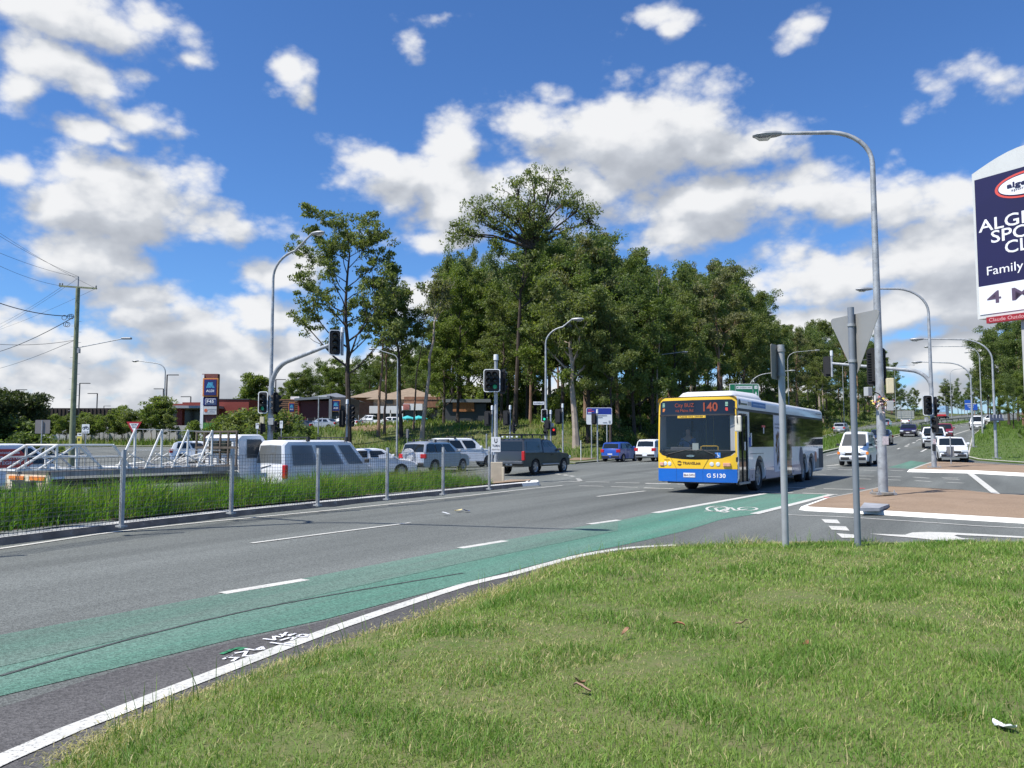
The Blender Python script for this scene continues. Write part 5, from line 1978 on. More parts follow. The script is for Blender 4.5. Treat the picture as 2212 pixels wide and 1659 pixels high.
m = MB(); m.lathe([(.08, 0), (.075, .28), (.001, .30)], e + Vector((0, 0, .42)), (0, 0, 1), 12); m.build('post_cap', CAPW, FLt, smooth=True)
signal(FLt, e + Vector((-.12, .22, -.15)), R(30), 3, 1, border=False)
signal(FLt, (-.32, -.20, ztop(875, fb.y) - fb.z), R(188), 3, 1, lit={}, sc=.95)
signal(FLt, (.22, .05, ztop(877, fb.y) - fb.z), R(100), 3, 1, border=False, sc=.9)
for z in (909, 925):
    signal(FLt, (-.02, -.25, ztop(z, fb.y) - fb.z), R(250), 1, 1, border=False, sc=.8)
box_part(FLt, 'control_box', (-.36, -.1, ztop(905, fb.y) - fb.z), (.14, .14, .26), GREYB)
m = MB(); m.box((-.06, -.17, ztop(966, fb.y) - fb.z), (.16, .10, .36)); m.build('push_button', BLACKP, FLt, bevel=.03)
m = MB(); m.box((-.02, -.172, ztop(953, fb.y) - fb.z), (.14, .006, .26)); m.build('sticker', mat('notice_red', (.62, .5, .5), .7, var=.5, scale=18), FLt)
# small sign back behind it
sb = XY(2054.6, 46.0, .13)
t = thing('road_sign', 'small grey sign back on a thin post beside the white hatchback', 'road sign', sb)
pole_part(t, 'post', 1.55, .03)
m = MB(); m.box((-.0, .04, ztop(975, sb.y) - sb.z), (.43, .008, .55)); m.build('sign_plate', SIGNBACK, t)

# double street light standing on the median left of the view: its shadow crosses the road
DLb = Vector((-9.1, 13.3))
DL = lamp('street_light', 'double armed street light standing on the fenced median', (DLb.x, DLb.y, h1(*DLb) + .13), 9.8, (.94, -.34), 4.6, .11, .06, rise=.4, bend=1.2, group=None)
m = MB()
m.tube([(0, 0, 8.5), (-.5, .2, 9.2), (-2.0, .80, 9.6), (-4.2, 1.6, 9.8)], [.06, .06, .06, .05], 10)
m.build('arm', GALV, DL, smooth=True)

# lights along the right verge and the far road
for u, v, top, au, col_, al in ((2152.5, 990.5, 725, -1, 'nearest on the right verge, carrying a small solar panel', 3.9), (2103, 966, 778, -1, 'second along the right verge', 3.6), (2122.6, 937.7, 744, -1, 'third along the right verge, behind the solar panel', 5.2)):
    b = G(u, v, .1)
    l_ = lamp('street_light', 'slim street light ' + col_, b, ztop(top, b.y) - b.z, (-.9, .42), al, .10, .05, rise=.15, bend=1.8, head=1.2)
    if 'carrying' in col_:
        m = MB()
        zz = ztop(902.5, b.y) - b.z
        m.box((0, -.15, zz), (.85, .05, .42), M=Matrix.Rotation(-.5, 3, 'X'))
        sp2 = m.build('solar_panel', mat('panel_dark', (.05, .06, .09), .3), l_)
        m = MB()
        for k in range(5):
            m.box((-.42 + k * .21, -.182, zz), (.025, .03, .40), M=None)
        m.build('panel_frame', mat('panel_frame', (.6, .6, .6), .5), sp2)
for u, Y, top, lab, al in ((2056, 230, 796, 'tiny street light beyond the far delivery van', 4), (2150, 190, 760, 'street light half hidden by trees at the right edge', 5)):
    b = XY(u, Y, .1)
    lamp('street_light', lab, b, ztop(top, Y) - b.z, (-.95, .3) if u > 2100 else (.95, .1), al, .12, .06, rise=.2, bend=2, head=1.3)
for u, v, top, lab, al in ((1936, 909.6, 789, 'street light left of the far road beyond the road sign back', 5.0), (1823.8, 923.7, 778, 'street light left of the far road behind the bus roof end', 5.0),
                           (1705.4, 940, 758, 'street light with right-hand arm rising behind the bus rear', 4.2), (1409, 953, 762, 'street light with right-hand arm against the forest left of the bus', 3.3)):
    b = G(u, v, .1)
    lamp('street_light', lab, b, ztop(top, b.y) - b.z, (.97, -.2), al, .10, .05, rise=.2, bend=1.6, head=1.2)
b = XY(1621, 95, .1)
lamp('street_light', 'street light with right-hand arm above the bus roof before the forest', b, ztop(802, 95) - b.z, (.97, -.2), 4.5, .1, .05, rise=.3, bend=2.2)
b = XY(1179.5, 58.0, .1)
JL = lamp('street_light', 'street light with right-hand arm and a green signal behind the charcoal utility', b, ztop(692, b.y) - b.z, (.97, -.25), 1.9, .12, .05, rise=.5, bend=1.5, head=1.3, group=None)
signal(JL, (-.12, -.25, ztop(898, b.y) - b.z), R(190), 3, 1, lit={(0, 2): LENSG}, sc=.82)
for z in (922, 934):
    signal(JL, (-.05, -.2, ztop(z, b.y) - b.z), R(235), 1, 1, border=False, sc=.8)
box_part(JL, 'control_box', (.42, 0, ztop(918, b.y) - b.z), (.30, .12, .26), GREYB)
zz = ztop(871, b.y) - b.z
m = MB(); m.box((-.50, .0, zz), (.78, .03, .22)); m.text('ILLAWEENA ST', (-.50, -.020, zz), (1, 0, 0), (0, 0, 1), .10, .68, mi=1, bold=.01)
m.build('street_name', [SWHITE, SBLACK], JL, recalc=False)
b = XY(857, 78, .1)
lamp('street_light', 'slim street light with left-hand arm before the grassy bank', b, ztop(753, 78) - b.z, (-.95, .1), 2.2, .1, .045, rise=.5, bend=.8)
b = XY(352.5, 100, .1)
lamp('street_light', 'street light with left-hand arm beside the red building', b, ztop(779, 100) - b.z, (-.95, .1), 3.5, .12, .06, rise=.3, bend=1.4, head=1.3)

# left: street light with mast arm over the far carriageway
mb_ = XY(581, 42.0)
ML = lamp('street_light', 'tall street light with curved signal arm rising behind the white van', mb_, ztop(516, 42.0) - mb_.z, (.854, -.40), 2.45, .13, .06, rise=.75, bend=1.7, head=1.2, group=None)
zs = ztop(842, 42) - mb_.z
m = MB()
ad = Vector((.854, -.52, 0))
pa = [Vector((.05, -.12, 0)), Vector((.05, -.12, zs))]
for k in range(1, 7):
    a = R(72 * k / 6)
    pa.append(Vector((.05, -.12, zs)) + ad * (1.5 * (1 - math.cos(a))) + Vector((0, 0, 1.45 * math.sin(a))))
pa.append(Vector((0, 0, ztop(741, 39.6) - mb_.z)) + ad * 4.3)
m.tube(pa, [.15, .14] + [.12] * 6 + [.085], 12)
m.build('mast_arm', GALV, ML, smooth=True)
e = Vector((0, 0, ztop(741, 39.6) - mb_.z)) + ad * 4.72
signal(ML, e + Vector((-.22, -.10, 0)), R(165), 3, 1, sc=1.12)
m = MB(); m.tube([e + Vector((.1, .1, -.6)), e + Vector((.1, .1, .55))], .07, 10); m.build('drop_post', GALV, ML)
m = MB(); m.lathe([(.10, 0), (.09, .26), (.001, .28)], e + Vector((.1, .1, .52)), (0, 0, 1), 12); m.build('post_cap', CAPW, ML, smooth=True)
signal(ML, (-.30, -.30, ztop(870, 42) - mb_.z), R(188), 3, 1, lit={(0, 2): LENSGD})
signal(ML, (.42, -.1, ztop(872, 42) - mb_.z), R(75), 3, 1, border=False)
signal(ML, (.30, -.25, ztop(872, 42) - mb_.z), R(280), 3, 1, border=False)
box_part(ML, 'control_box', (-.30, -.35, ztop(908, 42) - mb_.z), (.20, .18, .34), CREAM)
box_part(ML, 'control_box', (.16, -.32, ztop(911, 42) - mb_.z), (.26, .2, .34), GREYB)
for x, z in ((-.35, 925), (.38, 922)):
    signal(ML, (x, -.3, ztop(z, 42) - mb_.z), R(90 if x > 0 else 270), 2, 1, border=False, sc=.75)


def ped_post(u, Y, top, label, heads, name='traffic_signal'):
    b = XY(u, Y, .1)
    t = thing(name, label, 'traffic light', b, 0, 'signal posts at the junction')
    h = ztop(top, Y) - b.z
    pole_part(t, 'post', h, .055)
    m = MB(); m.lathe([(.085, -.02), (.075, .26), (.001, .28)], (0, 0, h), (0, 0, 1), 12); m.build('post_cap', CAPW, t, smooth=True)
    for dx, v, az, rows, kw in heads:
        signal(t, (dx, -.05, ztop(v, Y) - b.z), R(az), rows, 1, **kw)
    return t


nob = dict(border=False)
ped_post(748, 50, 872, 'signal post with two black heads behind the white van roof', [(-.30, 903, 300, 3, nob), (.30, 898, 120, 4, dict(border=False, sc=.95))])
ped_post(1063, 52, 885, 'signal post left of the large double signal before the bank', [(-.28, 904, 20, 3, dict(border=False, sc=.85))])
ped_post(1102, 55, 884, 'signal post right of the large double signal with a black head on each side', [(-.25, 903, 15, 3, dict(border=False, sc=.9)), (.28, 925, 110, 2, dict(border=False, sc=.85))])
t = ped_post(1190, 57, 894, 'signal post with a lit red pedestrian lamp behind the utility', [(-.22, 918, 15, 2, dict(border=False, sc=.8)), (.20, 932, 180, 2, dict(border=False, sc=.72, lit={(0, 0): LENSR}))])
ped_post(1216, 58, 880, 'tall signal post with one black head seen from behind, right of the utility', [(-.30, 900, 15, 3, dict(border=False, sc=.95))])
ped_post(1291, 61, 892, 'signal post in front of the blue and white notice board', [(-.25, 905, 15, 3, dict(border=False, sc=.75))])

# median nose: double signal with U turn sign
ub = G(1071, 1040.5, .17)
US = thing('traffic_signal', 'grey signal post on the median nose with a double black head and turn sign', 'traffic light', (ub.x, ub.y, ub.z - .02))
h = ztop(776, ub.y) - ub.z
pole_part(US, 'post', h + .02, .085, GALV, r1=.075)
m = MB(); m.lathe([(.11, -.02), (.10, .22), (.001, .24)], (0, 0, h), (0, 0, 1), 12); m.build('post_cap', CAPW, US, smooth=True)
signal(US, (-.17, -.24, ztop(822, ub.y) - ub.z), R(186), 3, 2, lit={(1, 2): LENSGD}, sc=.88)
signal(US, (.30, .05, ztop(823, ub.y) - ub.z), R(60), 3, 1, border=False, sc=.95, louvres=True)
zz = ztop(959, ub.y) - ub.z
m = MB()
m.prism(rrect(.40, .64, .02), (0.0, -.105, zz), (1, 0, 0), (0, 0, 1), .006, 0)
m.text('U', (0, -.112, zz + .16), (1, 0, 0), (0, 0, 1), .19, .13, bold=.02, mi=1)
m.text('TURN', (0, -.112, zz - .06), (1, 0, 0), (0, 0, 1), .10, .31, bold=.015, mi=1)
m.text('PERMITTED', (0, -.112, zz - .22), (1, 0, 0), (0, 0, 1), .065, .33, mi=1)
m.build('sign_plate', [SWHITE, SBLACK], US, recalc=False)
cb = XY(1073, 34.2, .0)
t = thing('control_cabinet', 'beige electrical cabinet behind the turn sign post', 'cabinet', cb)
m = MB(); m.box((.0, 0, .62), (.50, .4, .84)); m.build('housing', mat('cabinet_beige', (.42, .37, .28), .7), t, bevel=.02)
m = MB(); m.box((.27, -.05, .55), (.10, .34, .6)); m.build('door', mat('cabinet_pale', (.52, .47, .36), .7), t, bevel=.02)
m = MB(); m.box((0, 0, .1), (.4, .3, .22)); m.build('plinth', CONC, t)

# wire fence along the median
fpx = [(-120, 1200), (262, 1139), (499, 1110), (686, 1093), (836, 1080), (957, 1069), (1057, 1057.5)]
fpos = [G(u, v, .14) for u, v in fpx]
fpos[0] = fpos[1] + (fpos[1] - fpos[2]).normalized() * 3.05
fpos.insert(0, fpos[0] + (fpos[0] - fpos[1]))
FH = 1.28
FE = thing('wire_fence', 'galvanised wire mesh fence with steel posts along the weedy median', 'fence', fpos[1])
o0 = fpos[1]
for p in fpos:
    m = MB()
    m.box((0, 0, FH / 2), (.06, .06, FH + .04), rz=-AZ)
    m.box((0, 0, .02), (.16, .12, .03), rz=-AZ)
    m.build('post', GALV, FE, loc=p - o0)
m = MB()
for a, b in zip(fpos[:-1], fpos[1:]):
    a, b = a - o0, b - o0
    d = b - a
    for k in range(17):
        z = .08 + k * .068
        m.tube([a + Vector((0, 0, z)), b + Vector((0, 0, z))], .0030, 3, caps=False)
    n = int(d.length / .072)
    for k in range(n):
        q = a + d * (k + .5) / n
        m.tube([q + Vector((0, 0, .07)), q + Vector((0, 0, .08 + 16 * .068))], .0030, 3, caps=False)
    for z in (.30, .78, 1.17):
        m.tube([a + Vector((0, 0, z)), b + Vector((0, 0, z))], .0026, 4, caps=False)
m.build('wire_mesh', mat('fence_wire', (.10, .105, .11), .5, .4), FE, recalc=False)


# signs at the left and beyond
def plate_sign(name, label, u, Y, v0, v1, w, parts, cat='road sign', posts=1, pr=.03, face=180, group=None, vb=None, mfront=SWHITE):
    b = XY(u, Y, .08)
    t = thing(name, label, cat, b, R(face - 180), group)
    z1, z0 = ztop(v0, Y) - b.z, ztop(v1, Y) - b.z
    for k in range(posts):
        x = 0 if posts == 1 else (-.30 + .6 * k) * w
        pole_part(t, 'post', z1 - .02, pr, GALV, x=x, y=.05)
    parts(t, z0, z1, w)
    return t


def f_back(t, z0, z1, w):
    m = MB(); m.prism(rrect(w, z1 - z0, .05, 3), (0, .10, (z0 + z1) / 2), (1, 0, 0), (0, 0, 1), .01); m.build('sign_plate', SIGNBACKD, t)


plate_sign('road_sign', 'dull brown sign back on a post above the panel van', 85.5, 46, 907, 936.5, .84, f_back)


def f_bike(t, z0, z1, w):
    m = MB()
    zc, h = (z0 + z1) / 2, z1 - z0
    m.prism(rrect(w, h, .03, 3), (0, 0, zc), (1, 0, 0), (0, 0, 1), .01, 0)
    m.text('LANE', (0, -.004, z0 + .14 * h), (1, 0, 0), (0, 0, 1), .14 * h, .80 * w, mi=1, bold=.02)
    for x in (-.25, .25):
        m.tube([(x * w + .16 * w * math.cos(a), -.004, z0 + .58 * h + .16 * w * math.sin(a)) for a in np.linspace(0, 6.283, 14)], .012, 4, mi=1)
    for a, b in (((-.25, .58), (-.08, .76)), ((-.08, .76), (.16, .76)), ((.16, .76), (.25, .58)), ((-.08, .76), (.02, .58)), ((.02, .58), (-.25, .58)), ((.02, .58), (.16, .76)), ((-.12, .83), (-.04, .83)), ((.12, .84), (.2, .84))):
        m.tube([(a[0] * w, -.004, z0 + a[1] * h), (b[0] * w, -.004, z0 + b[1] * h)], .011, 4, mi=1)
    m.build('sign_plate', [SWHITE, SBLACK], t, recalc=False)


plate_sign('road_sign', 'white bicycle lane sign on a thin post right of the timber power pole', 181.5, 50, 916.5, 936, .46, f_bike)


def f_yel(t, z0, z1, w):
    m = MB()
    m.box((0, 0, (z0 + z1) / 2), (w, .02, z1 - z0), mi=0)
    m.box((0, -.006, z1 - .10), (w * .98, .02, .18), mi=1)
    m.box((.02, -.018, z1 - .08), (.6 * w, .008, .05), mi=2)
    m.box((-.03, -.012, (z0 + z1) / 2 - .02), (.4 * w, .008, .14), mi=2)
    m.build('sign_plate', [mat('sign_yellow', (.60, .52, .10), .6), SWHITE, SBLACK], t, recalc=False)


plate_sign('notice_sign', 'narrow yellow notice between the timber pole and the bicycle lane sign', 169, 48, 935, 963, .27, f_yel, 'notice')


def f_gw(t, z0, z1, w):
    m = MB()
    zt_ = z1
    T = lambda s: [(-w / 2 * s, 0), (0, -w * .866 * s), (w / 2 * s, 0)]
    m.prism(T(1), (0, 0, zt_), (1, 0, 0), (0, 0, 1), .01, 0)
    m.prism([(x, z) for x, z in T(.62)], (0, -.008, zt_ - w * .11), (1, 0, 0), (0, 0, 1), .004, 1)
    m.text('GIVE', (0, -.014, zt_ - w * .20), (1, 0, 0), (0, 0, 1), w * .10, w * .36, mi=2, bold=.02)
    m.text('WAY', (0, -.014, zt_ - w * .35), (1, 0, 0), (0, 0, 1), w * .10, w * .26, mi=2, bold=.02)
    m.build('sign_plate', [mat('sign_red', (.42, .02, .03), .5), SWHITE, SBLACK], t, recalc=False)


plate_sign('give_way_sign', 'red and white GIVE WAY triangle on a post left of the flatbed truck', 286, 46, 911, 937.6, .86, f_gw)


def f_small(t, z0, z1, w):
    m = MB(); m.box((0, 0, (z0 + z1) / 2), (w, .01, z1 - z0), mi=0); m.text('P', (0, -.008, (z0 + z1) / 2 + .08), (1, 0, 0), (0, 0, 1), .16, None, mi=1); m.build('sign_plate', [SWHITE, SBLACK], t, recalc=False)


plate_sign('road_sign', 'small white parking plate on a post left of the mast arm signals', 554, 60, 914, 926, .22, f_small)
plate_sign('road_sign', 'small white parking plate on a post right of the mast arm signals', 606, 60, 909, 925, .22, f_small)
plate_sign('road_sign', 'small dark sign back on a thin post on the bank beside the slim street light', 879.5, 80, 926.5, 946, .30, f_back)
t = on('marker_post', 'thin white marker post on the grass right of the utility', 'post', 1255, 0, .1, Y=66)
pole_part(t, 'post', 1.6, .035, CAPW)
t = on('marker_post', 'short grey marker post beside the white off-road car bull bar', 'post', 1051, 0, .1, Y=58)
pole_part(t, 'post', 2.1, .06, GALVD)


def f_board(t, z0, z1, w):
    h = z1 - z0
    m = MB()
    m.prism(rrect(w, h, .14, 4), (0, 0, (z0 + z1) / 2), (1, 0, 0), (0, 0, 1), .05)
    m.build('sign_plate', SWHITE, t)
    m = MB()
    m.prism([(w * .48, 0), (w * .48, h * .33), (w * .45, h * .37), (-w * .45, h * .37), (-w * .48, h * .33), (-w * .48, 0)], (0, -.006, z0 + h * .60), (1, 0, 0), (0, 0, 1), .004)
    m.build('blue_field', mat('board_blue', (.015, .035, .27), .5), t)
    for x, zz, w_, c in ((-.36, .88, .16, 'r'), (-.32, .78, .24, 'r'), (-.37, .69, .14, 'w'), (.0, .53, .60, 'g'), (.02, .42, .22, 'g'), (.22, .12, .16, 'g'), (.40, .16, .07, 'g')):
        m = MB()
        m.box((w * x, -.014, z0 + h * zz), (w * w_, .006, h * (.05 if w_ > .08 else .14)))
        m.build('text_line', {'r': mat('board_red', (.50, .08, .14), .6), 'w': SWHITE, 'g': mat('board_grey', (.30, .31, .33), .6)}[c], t)


plate_sign('notice_board', 'large blue and white notice board on two posts before the forest', 1295, 70, 880.5, 917, 2.2, f_board, 'notice board', 2, .05)


def f_green(t, z0, z1, w):
    m = MB()
    h = z1 - z0
    m.prism(rrect(w, h, .12, 4), (0, 0, (z0 + z1) / 2), (1, 0, 0), (0, 0, 1), .05, 1)
    m.prism(rrect(w - .12, h - .12, .10, 4), (0, -.006, (z0 + z1) / 2), (1, 0, 0), (0, 0, 1), .004, 0)
    m.box((-.0, -.016, z1 - .42), (w * .54, .01, .34), mi=1)
    m.text('MT LINDESAY HWY', (0, -.024, z1 - .42), (1, 0, 0), (0, 0, 1), .17, w * .50, mi=2, bold=.01)
    m.box((w * .40, -.016, z1 - .40), (.34, .01, .36), mi=1)
    m.text('13', (w * .40, -.024, z1 - .40), (1, 0, 0), (0, 0, 1), .18, None, mi=2)
    m.prism([(-.14, -.2), (0, .16), (.14, -.2)], (w * .40, -.010, z1 - 1.0), (1, 0, 0), (0, 0, 1), .004, 1)
    m.build('sign_plate', [mat('sign_green', (.01, .17, .075), .5), SWHITE, SBLACK], t, recalc=False)


plate_sign('direction_sign', 'large green highway direction sign showing above the bus roof', 1610, 92, 829, 868, 3.3, f_green, 'direction sign', 2, .07)


def f_blue(t, z0, z1, w):
    m = MB()
    h = z1 - z0
    m.box((0, 0, z0 + h * .31), (w, .08, h * .62), mi=0)
    m.box((-w * .23, 0, z0 + h * .82), (w * .54, .08, h * .36), mi=0)
    m.box((-.05 * w, -.05, z0 + h * .62), (w * .88, .02, h * .08), mi=1)
    for k, q in enumerate((.42, .25, .1)):
        m.box((-.05 * w + .1 * k, -.05, z0 + h * q), (w * (.5 - .14 * k), .02, h * .07), mi=1)
    m.build('sign_plate', [mat('hospital_blue', (.03, .12, .55), .5), SWHITE], t)


plate_sign('direction_sign', 'blue direction sign group standing on the far right verge', 2099, 190, 864, 886, 2.9, f_blue, 'direction sign', 2, .07)


def f_wback(t, z0, z1, w):
    m = MB()
    m.box((0, .06, (z0 + z1) / 2), (w, .04, z1 - z0), mi=0)
    for k in range(4):
        m.box((0, .025, z0 + (z1 - z0) * (.12 + .25 * k)), (w, .03, .05), mi=1)
    m.build('sign_plate', [mat('pale_back', (.60, .58, .52), .6), GALVD], t)


bq = G(1958, 926, .1)
t = plate_sign('direction_sign', 'pale ribbed back of a wide road sign on two posts in the far median', 1958, bq.y, 887, 905, 36 / FPX * bq.y, f_wback, 'direction sign', 2, .06)
# guard rail in the far median
gr = gd((1984, 925), (2000, 921), (2040, 914.5), (2101, 908.5))
GRt = thing('guard_rail', 'weathered guard rail running along the far median', 'guard rail', (gr[0].x, gr[0].y, h1(*gr[0])))
sl = smooth_line(gr, 3)
m = MB()
m.tube([(p.x - gr[0].x, p.y - gr[0].y, h1(p.x, p.y) - h1(*gr[0]) + .80) for p in sl], .17, 6)
m.build('rail', mat('old_rail', (.22, .22, .16), .8, .1, var=.3), GRt)
for p in sl[::2]:
    m = MB(); m.box((p.x - gr[0].x, p.y - gr[0].y, h1(p.x, p.y) - h1(*gr[0]) + .4), (.15, .15, .85)); m.build('post', GALVD, GRt)

# timber power pole with its wires
pb = XY(153.5, 53.8)
PP = thing('power_pole', 'green-grey timber power pole with crossarm and angled lamp at the left', 'power pole', pb)
ph = ztop(597.4, 53.8) - pb.z
TIM = mat('treated_timber', (.20, .22, .13), .9, var=.25, scale=3, bump=.3, dirt=((.12, .11, .08), 2.5, .6))
m = MB(); m.tube([(0, 0, 0), (0, 0, ph - .75)], [.19, .13], 12); m.build('pole', TIM, PP, smooth=True)
m = MB(); m.tube([(0, 0, ph - .9), (0, 0, ph)], [.05, .04], 8); m.build('pole_tip', GALVD, PP)
m = MB(); m.box((0, 0, ph - .72), (2.5, .10, .10), M=Matrix.Rotation(R(4), 3, 'Y')); m.build('crossarm', TIM, PP)
for x in (-1.22, -1.05, 1.2):
    m = MB(); m.lathe([(.03, 0), (.05, .05), (.05, .14), (.02, .17)], (x, 0, ph - .68 - x * .07), (0, 0, 1), 10); m.build('insulator', mat('porcelain', (.25, .24, .22), .3), PP)
for k in range(10):
    zz = 3.0 + k * .7
    for s in (-1, 1):
        m = MB(); m.tube([(s * .14, 0, zz + .3 * (s > 0)), (s * .34, 0, zz + .3 * (s > 0))], .012, 5); m.build('step_bolt', GALVD, PP)
zl, ze = ztop(751, 53.8) - pb.z, ztop(733, 53.8) - pb.z
m = MB(); m.tube([(.15, 0, zl), (3.2, -.3, ze)], .035, 8); m.build('lamp_arm', GALV, PP)
m = MB(); m.box((3.5, -.33, ze + .02), (.66, .24, .14)); m.build('lamp_head', mat('lamp_housing', (.30, .31, .32), .5, .2), PP, bevel=.05)
m = MB(); m.box((.22, -.02, zl - .2), (.16, .16, .32)); m.build('control_box', GALVD, PP)
m = MB()
rng = random.Random(2)
for k in range(5):
    c = Vector((-.3 - .12 * k % .5, -.1, ztop(693, 53.8) - pb.z + rng.uniform(-.3, .3)))
    m.tube([c + Vector((.16 * math.cos(a), 0, .16 * math.sin(a))) for a in np.linspace(0, 6.28, 12)], .018, 5)
m.build('cable_loop', BLACKP, PP)
wires = [((-1.2, ph - .62), (0, 432 + 453 * .2734), 46, .010), ((0, ph), (0, 432 + 222 * .2734), 50, .010), ((0, ph - .05), (0, 432 + 350 * .2734), 46, .010), ((1.2, ph - .8), (0, 432 + 222 * .2734 - 6), 52, .009),
         ((-.2, ztop(683, 53.8) - pb.z), (0, 432 + 720 * .2734), 50, .028), ((-.2, ztop(685, 53.8) - pb.z), (0, 432 + 1137 * .2734), 80, .026), ((-.15, ztop(735, 53.8) - pb.z), (0, 432 + 1076 * .2734), 49, .014),
         ((-.15, ztop(736, 53.8) - pb.z), (0, 432 + 1294 * .2734), 90, .016), ((-1.1, ph - .7), (0, 432 + 944 * .2734), 85, .010), ((.0, ph - .1), (0, 432 + 970 * .2734), 85, .010), ((1.1, ph - .85), (0, 432 + 985 * .2734), 85, .009)]
names = ['outer crossarm', 'pole tip', 'pole tip, lower', 'far crossarm end', 'thick cable, upper', 'thick cable, lower', 'thin service, upper', 'thin service, lower', 'left back span', 'middle back span', 'right back span']
for (x, z), (u, v), Y, r in wires:
    a = Vector(pb) + Vector((x, 0, z))
    b = P(u, v, Y)
    b = a + (b - a) * 1.9
    pts = []
    for k in range(15):
        f = k / 14
        p = a.lerp(b, f)
        p.z -= .5 * 4 * f * (1 - f) * (1 if r < .02 else 1.5)
        pts.append(p)
    m = MB()
    m.tube(pts, r, 5)
    tag(m.build('overhead_wire', mat('wire_black', (.03, .03, .035), .6)), 'dark overhead wire running from the timber power pole out of the left edge', 'wire', 'wires of the timber power pole')

# black car park lights at the left
CPL = mat('black_pole', (.025, .025, .03), .5)
for i, (u, top, Y, dx, lab) in enumerate(((31, 842, 120, 1, 'leftmost, above the dark tree'), (168, 828, 120, 1, 'just right of the timber pole'), (207, 850, 130, -1, 'above the dark timber wall'), (222, 877, 190, 1, 'smallest, far behind the dark wall'),
                                       (357, 810, 108, 1, 'directly behind the curved street light'), (350, 840, 130, -1, 'lower one beside the curved street light'), (410, 857, 125, -1, 'between red building and tower sign'), (593.5, 820, 125, 1, 'right of the mast arm pole'))):
    b = XY(u, Y)
    t = thing('car_park_light', 'thin black car park light, ' + lab, 'car park light', b, 0, 'black car park lights')
    h = ztop(top, Y) - b.z
    pole_part(t, 'pole', h, .09, CPL, n=8)
    m = MB(); m.box((dx * .75, 0, h), (1.5, .3, .10)); m.build('lamp_head', CPL, t)
b = XY(687, 92)
t = thing('car_park_light', 'short grey lamp post before the red shop', 'car park light', b, 0, 'grey car park lights')
pole_part(t, 'pole', ztop(856, 92) - b.z, .07, GALV)
m = MB(); m.box((.45, 0, ztop(856, 92) - b.z), (.95, .28, .14)); m.build('lamp_head', LAMPG, t)

# billboard at the right edge, turned towards the road on the left
bl = P(2112, 690, 23.0)
ex = Vector((.50, -.87, 0)).normalized()
BB = thing('billboard', 'big dark blue club billboard with white lower band at the right edge', 'billboard', (0, 0, 0))
BBO = Vector((bl.x, bl.y, 0))
zb_, zt_ = bl.z, ztop(377, 23.0)
BB.location = (bl.x, bl.y, h1(bl.x, bl.y))
BB.rotation_euler = (0, 0, math.atan2(ex.y, ex.x))
z0 = zb_ - BB.location.z
Hh = zt_ - zb_
Wb = 3.05
bx = lambda c: (c - 690) * Wb / 622.0           # crop column -> metres along the board
kz = Hh / (1435 - 560)
bz = lambda r: z0 + (1435 - r) * kz
m = MB()
arch = [(0, z0), (Wb, z0), (Wb, z0 + Hh)] + [(Wb * (1 - k / 12), z0 + Hh + .40 * math.sin(math.pi * k / 12)) for k in range(1, 12)] + [(0, z0 + Hh)]
m.prism(arch, (0, 0, 0), (1, 0, 0), (0, 0, 1), .45)
m.build('frame', mat('board_frame', (.55, .56, .54), .5, var=.03), BB, bevel=.03)
m = MB(); m.box((Wb / 2, -.012, (bz(1412) + bz(1245)) / 2), (Wb - .16, .02, bz(1245) - bz(1412))); m.build('lower_panel', mat('board_white', (.74, .75, .78), .5, var=.03), BB)
m = MB(); m.box((Wb / 2, -.012, (bz(1245) + bz(602)) / 2), (Wb - .16, .022, bz(602) - bz(1245))); m.build('upper_panel', mat('board_navy', (.009, .007, .055), .5, var=.15, scale=.5), BB)
cw = Wb / 2
for body, r, h_, w_, bo_ in (('ALGESTER', 888, .34, Wb - .30, .010), ('SPORTS', 965, .34, Wb * .68, .010), ('CLUB', 1042, .34, Wb * .44, .010), ('Family Friendly', 1160, .24, Wb * .78, 0)):
    m = MB()
    m.text(body, (cw, -.03, bz(r)), (1, 0, 0), (0, 0, 1), h_, w_, bold=bo_)
    m.build('lettering', mat('board_letter_white', (.78, .78, .80), .5), BB, recalc=False)
m = MB()
m.text('4 MINS', (cw, -.03, bz(1318)), (1, 0, 0), (0, 0, 1), .34, Wb * .80, bold=.010)
m.build('lettering', mat('board_letter_dark', (.09, .06, .10), .5), BB, recalc=False)
m = MB()
for k, (rx, rz, mi) in enumerate(((.88, .36, 0), (.80, .30, 1), (.77, .27, 2))):
    m.prism([(rx * math.cos(a), rz * math.sin(a)) for a in np.linspace(0, 2 * math.pi, 40)[:-1]], (cw, -.03 - .008 * k, bz(700)), (1, 0, 0), (0, 0, 1), .005, mi)
m.text('algester', (cw, -.056, bz(690)), (1, 0, 0), (0, 0, 1), .15, 1.08, bold=.03, mi=1)
m.text('sports club', (cw, -.056, bz(720)), (1, 0, 0), (0, 0, 1), .07, .85, mi=1)
m.build('emblem', [mat('oval_red', (.62, .08, .06), .5), mat('board_navy', (.009, .007, .055), .5), mat('board_letter_white', (.78, .78, .80), .5)], BB, recalc=False)
m = MB(); m.box((Wb / 2 + .17, -.10, z0 - .09), (Wb - .35, .16, .17), mi=0); m.text('Claude Outdoor', (.42, -.185, z0 - .09), (1, 0, 0), (0, 0, 1), .10, 1.1, 'L', mi=1, bold=.01)
m.build('name_strip', [mat('strip_red', (.28, .012, .02), .5), mat('strip_pink', (.60, .30, .30), .5)], BB, recalc=False)
m = MB(); m.box((Wb / 2, .25, z0 / 2), (.7, .5, z0)); m.build('column', mat('board_column', (.40, .40, .40), .6), BB)
tp = P(2208, 322, 20.6)
lx = (Matrix.Rotation(-BB.rotation_euler.z, 3, 'Z') @ (Vector((tp.x, tp.y, 0)) - Vector((bl.x, bl.y, 0)))).x
zz = tp.z - BB.location.z
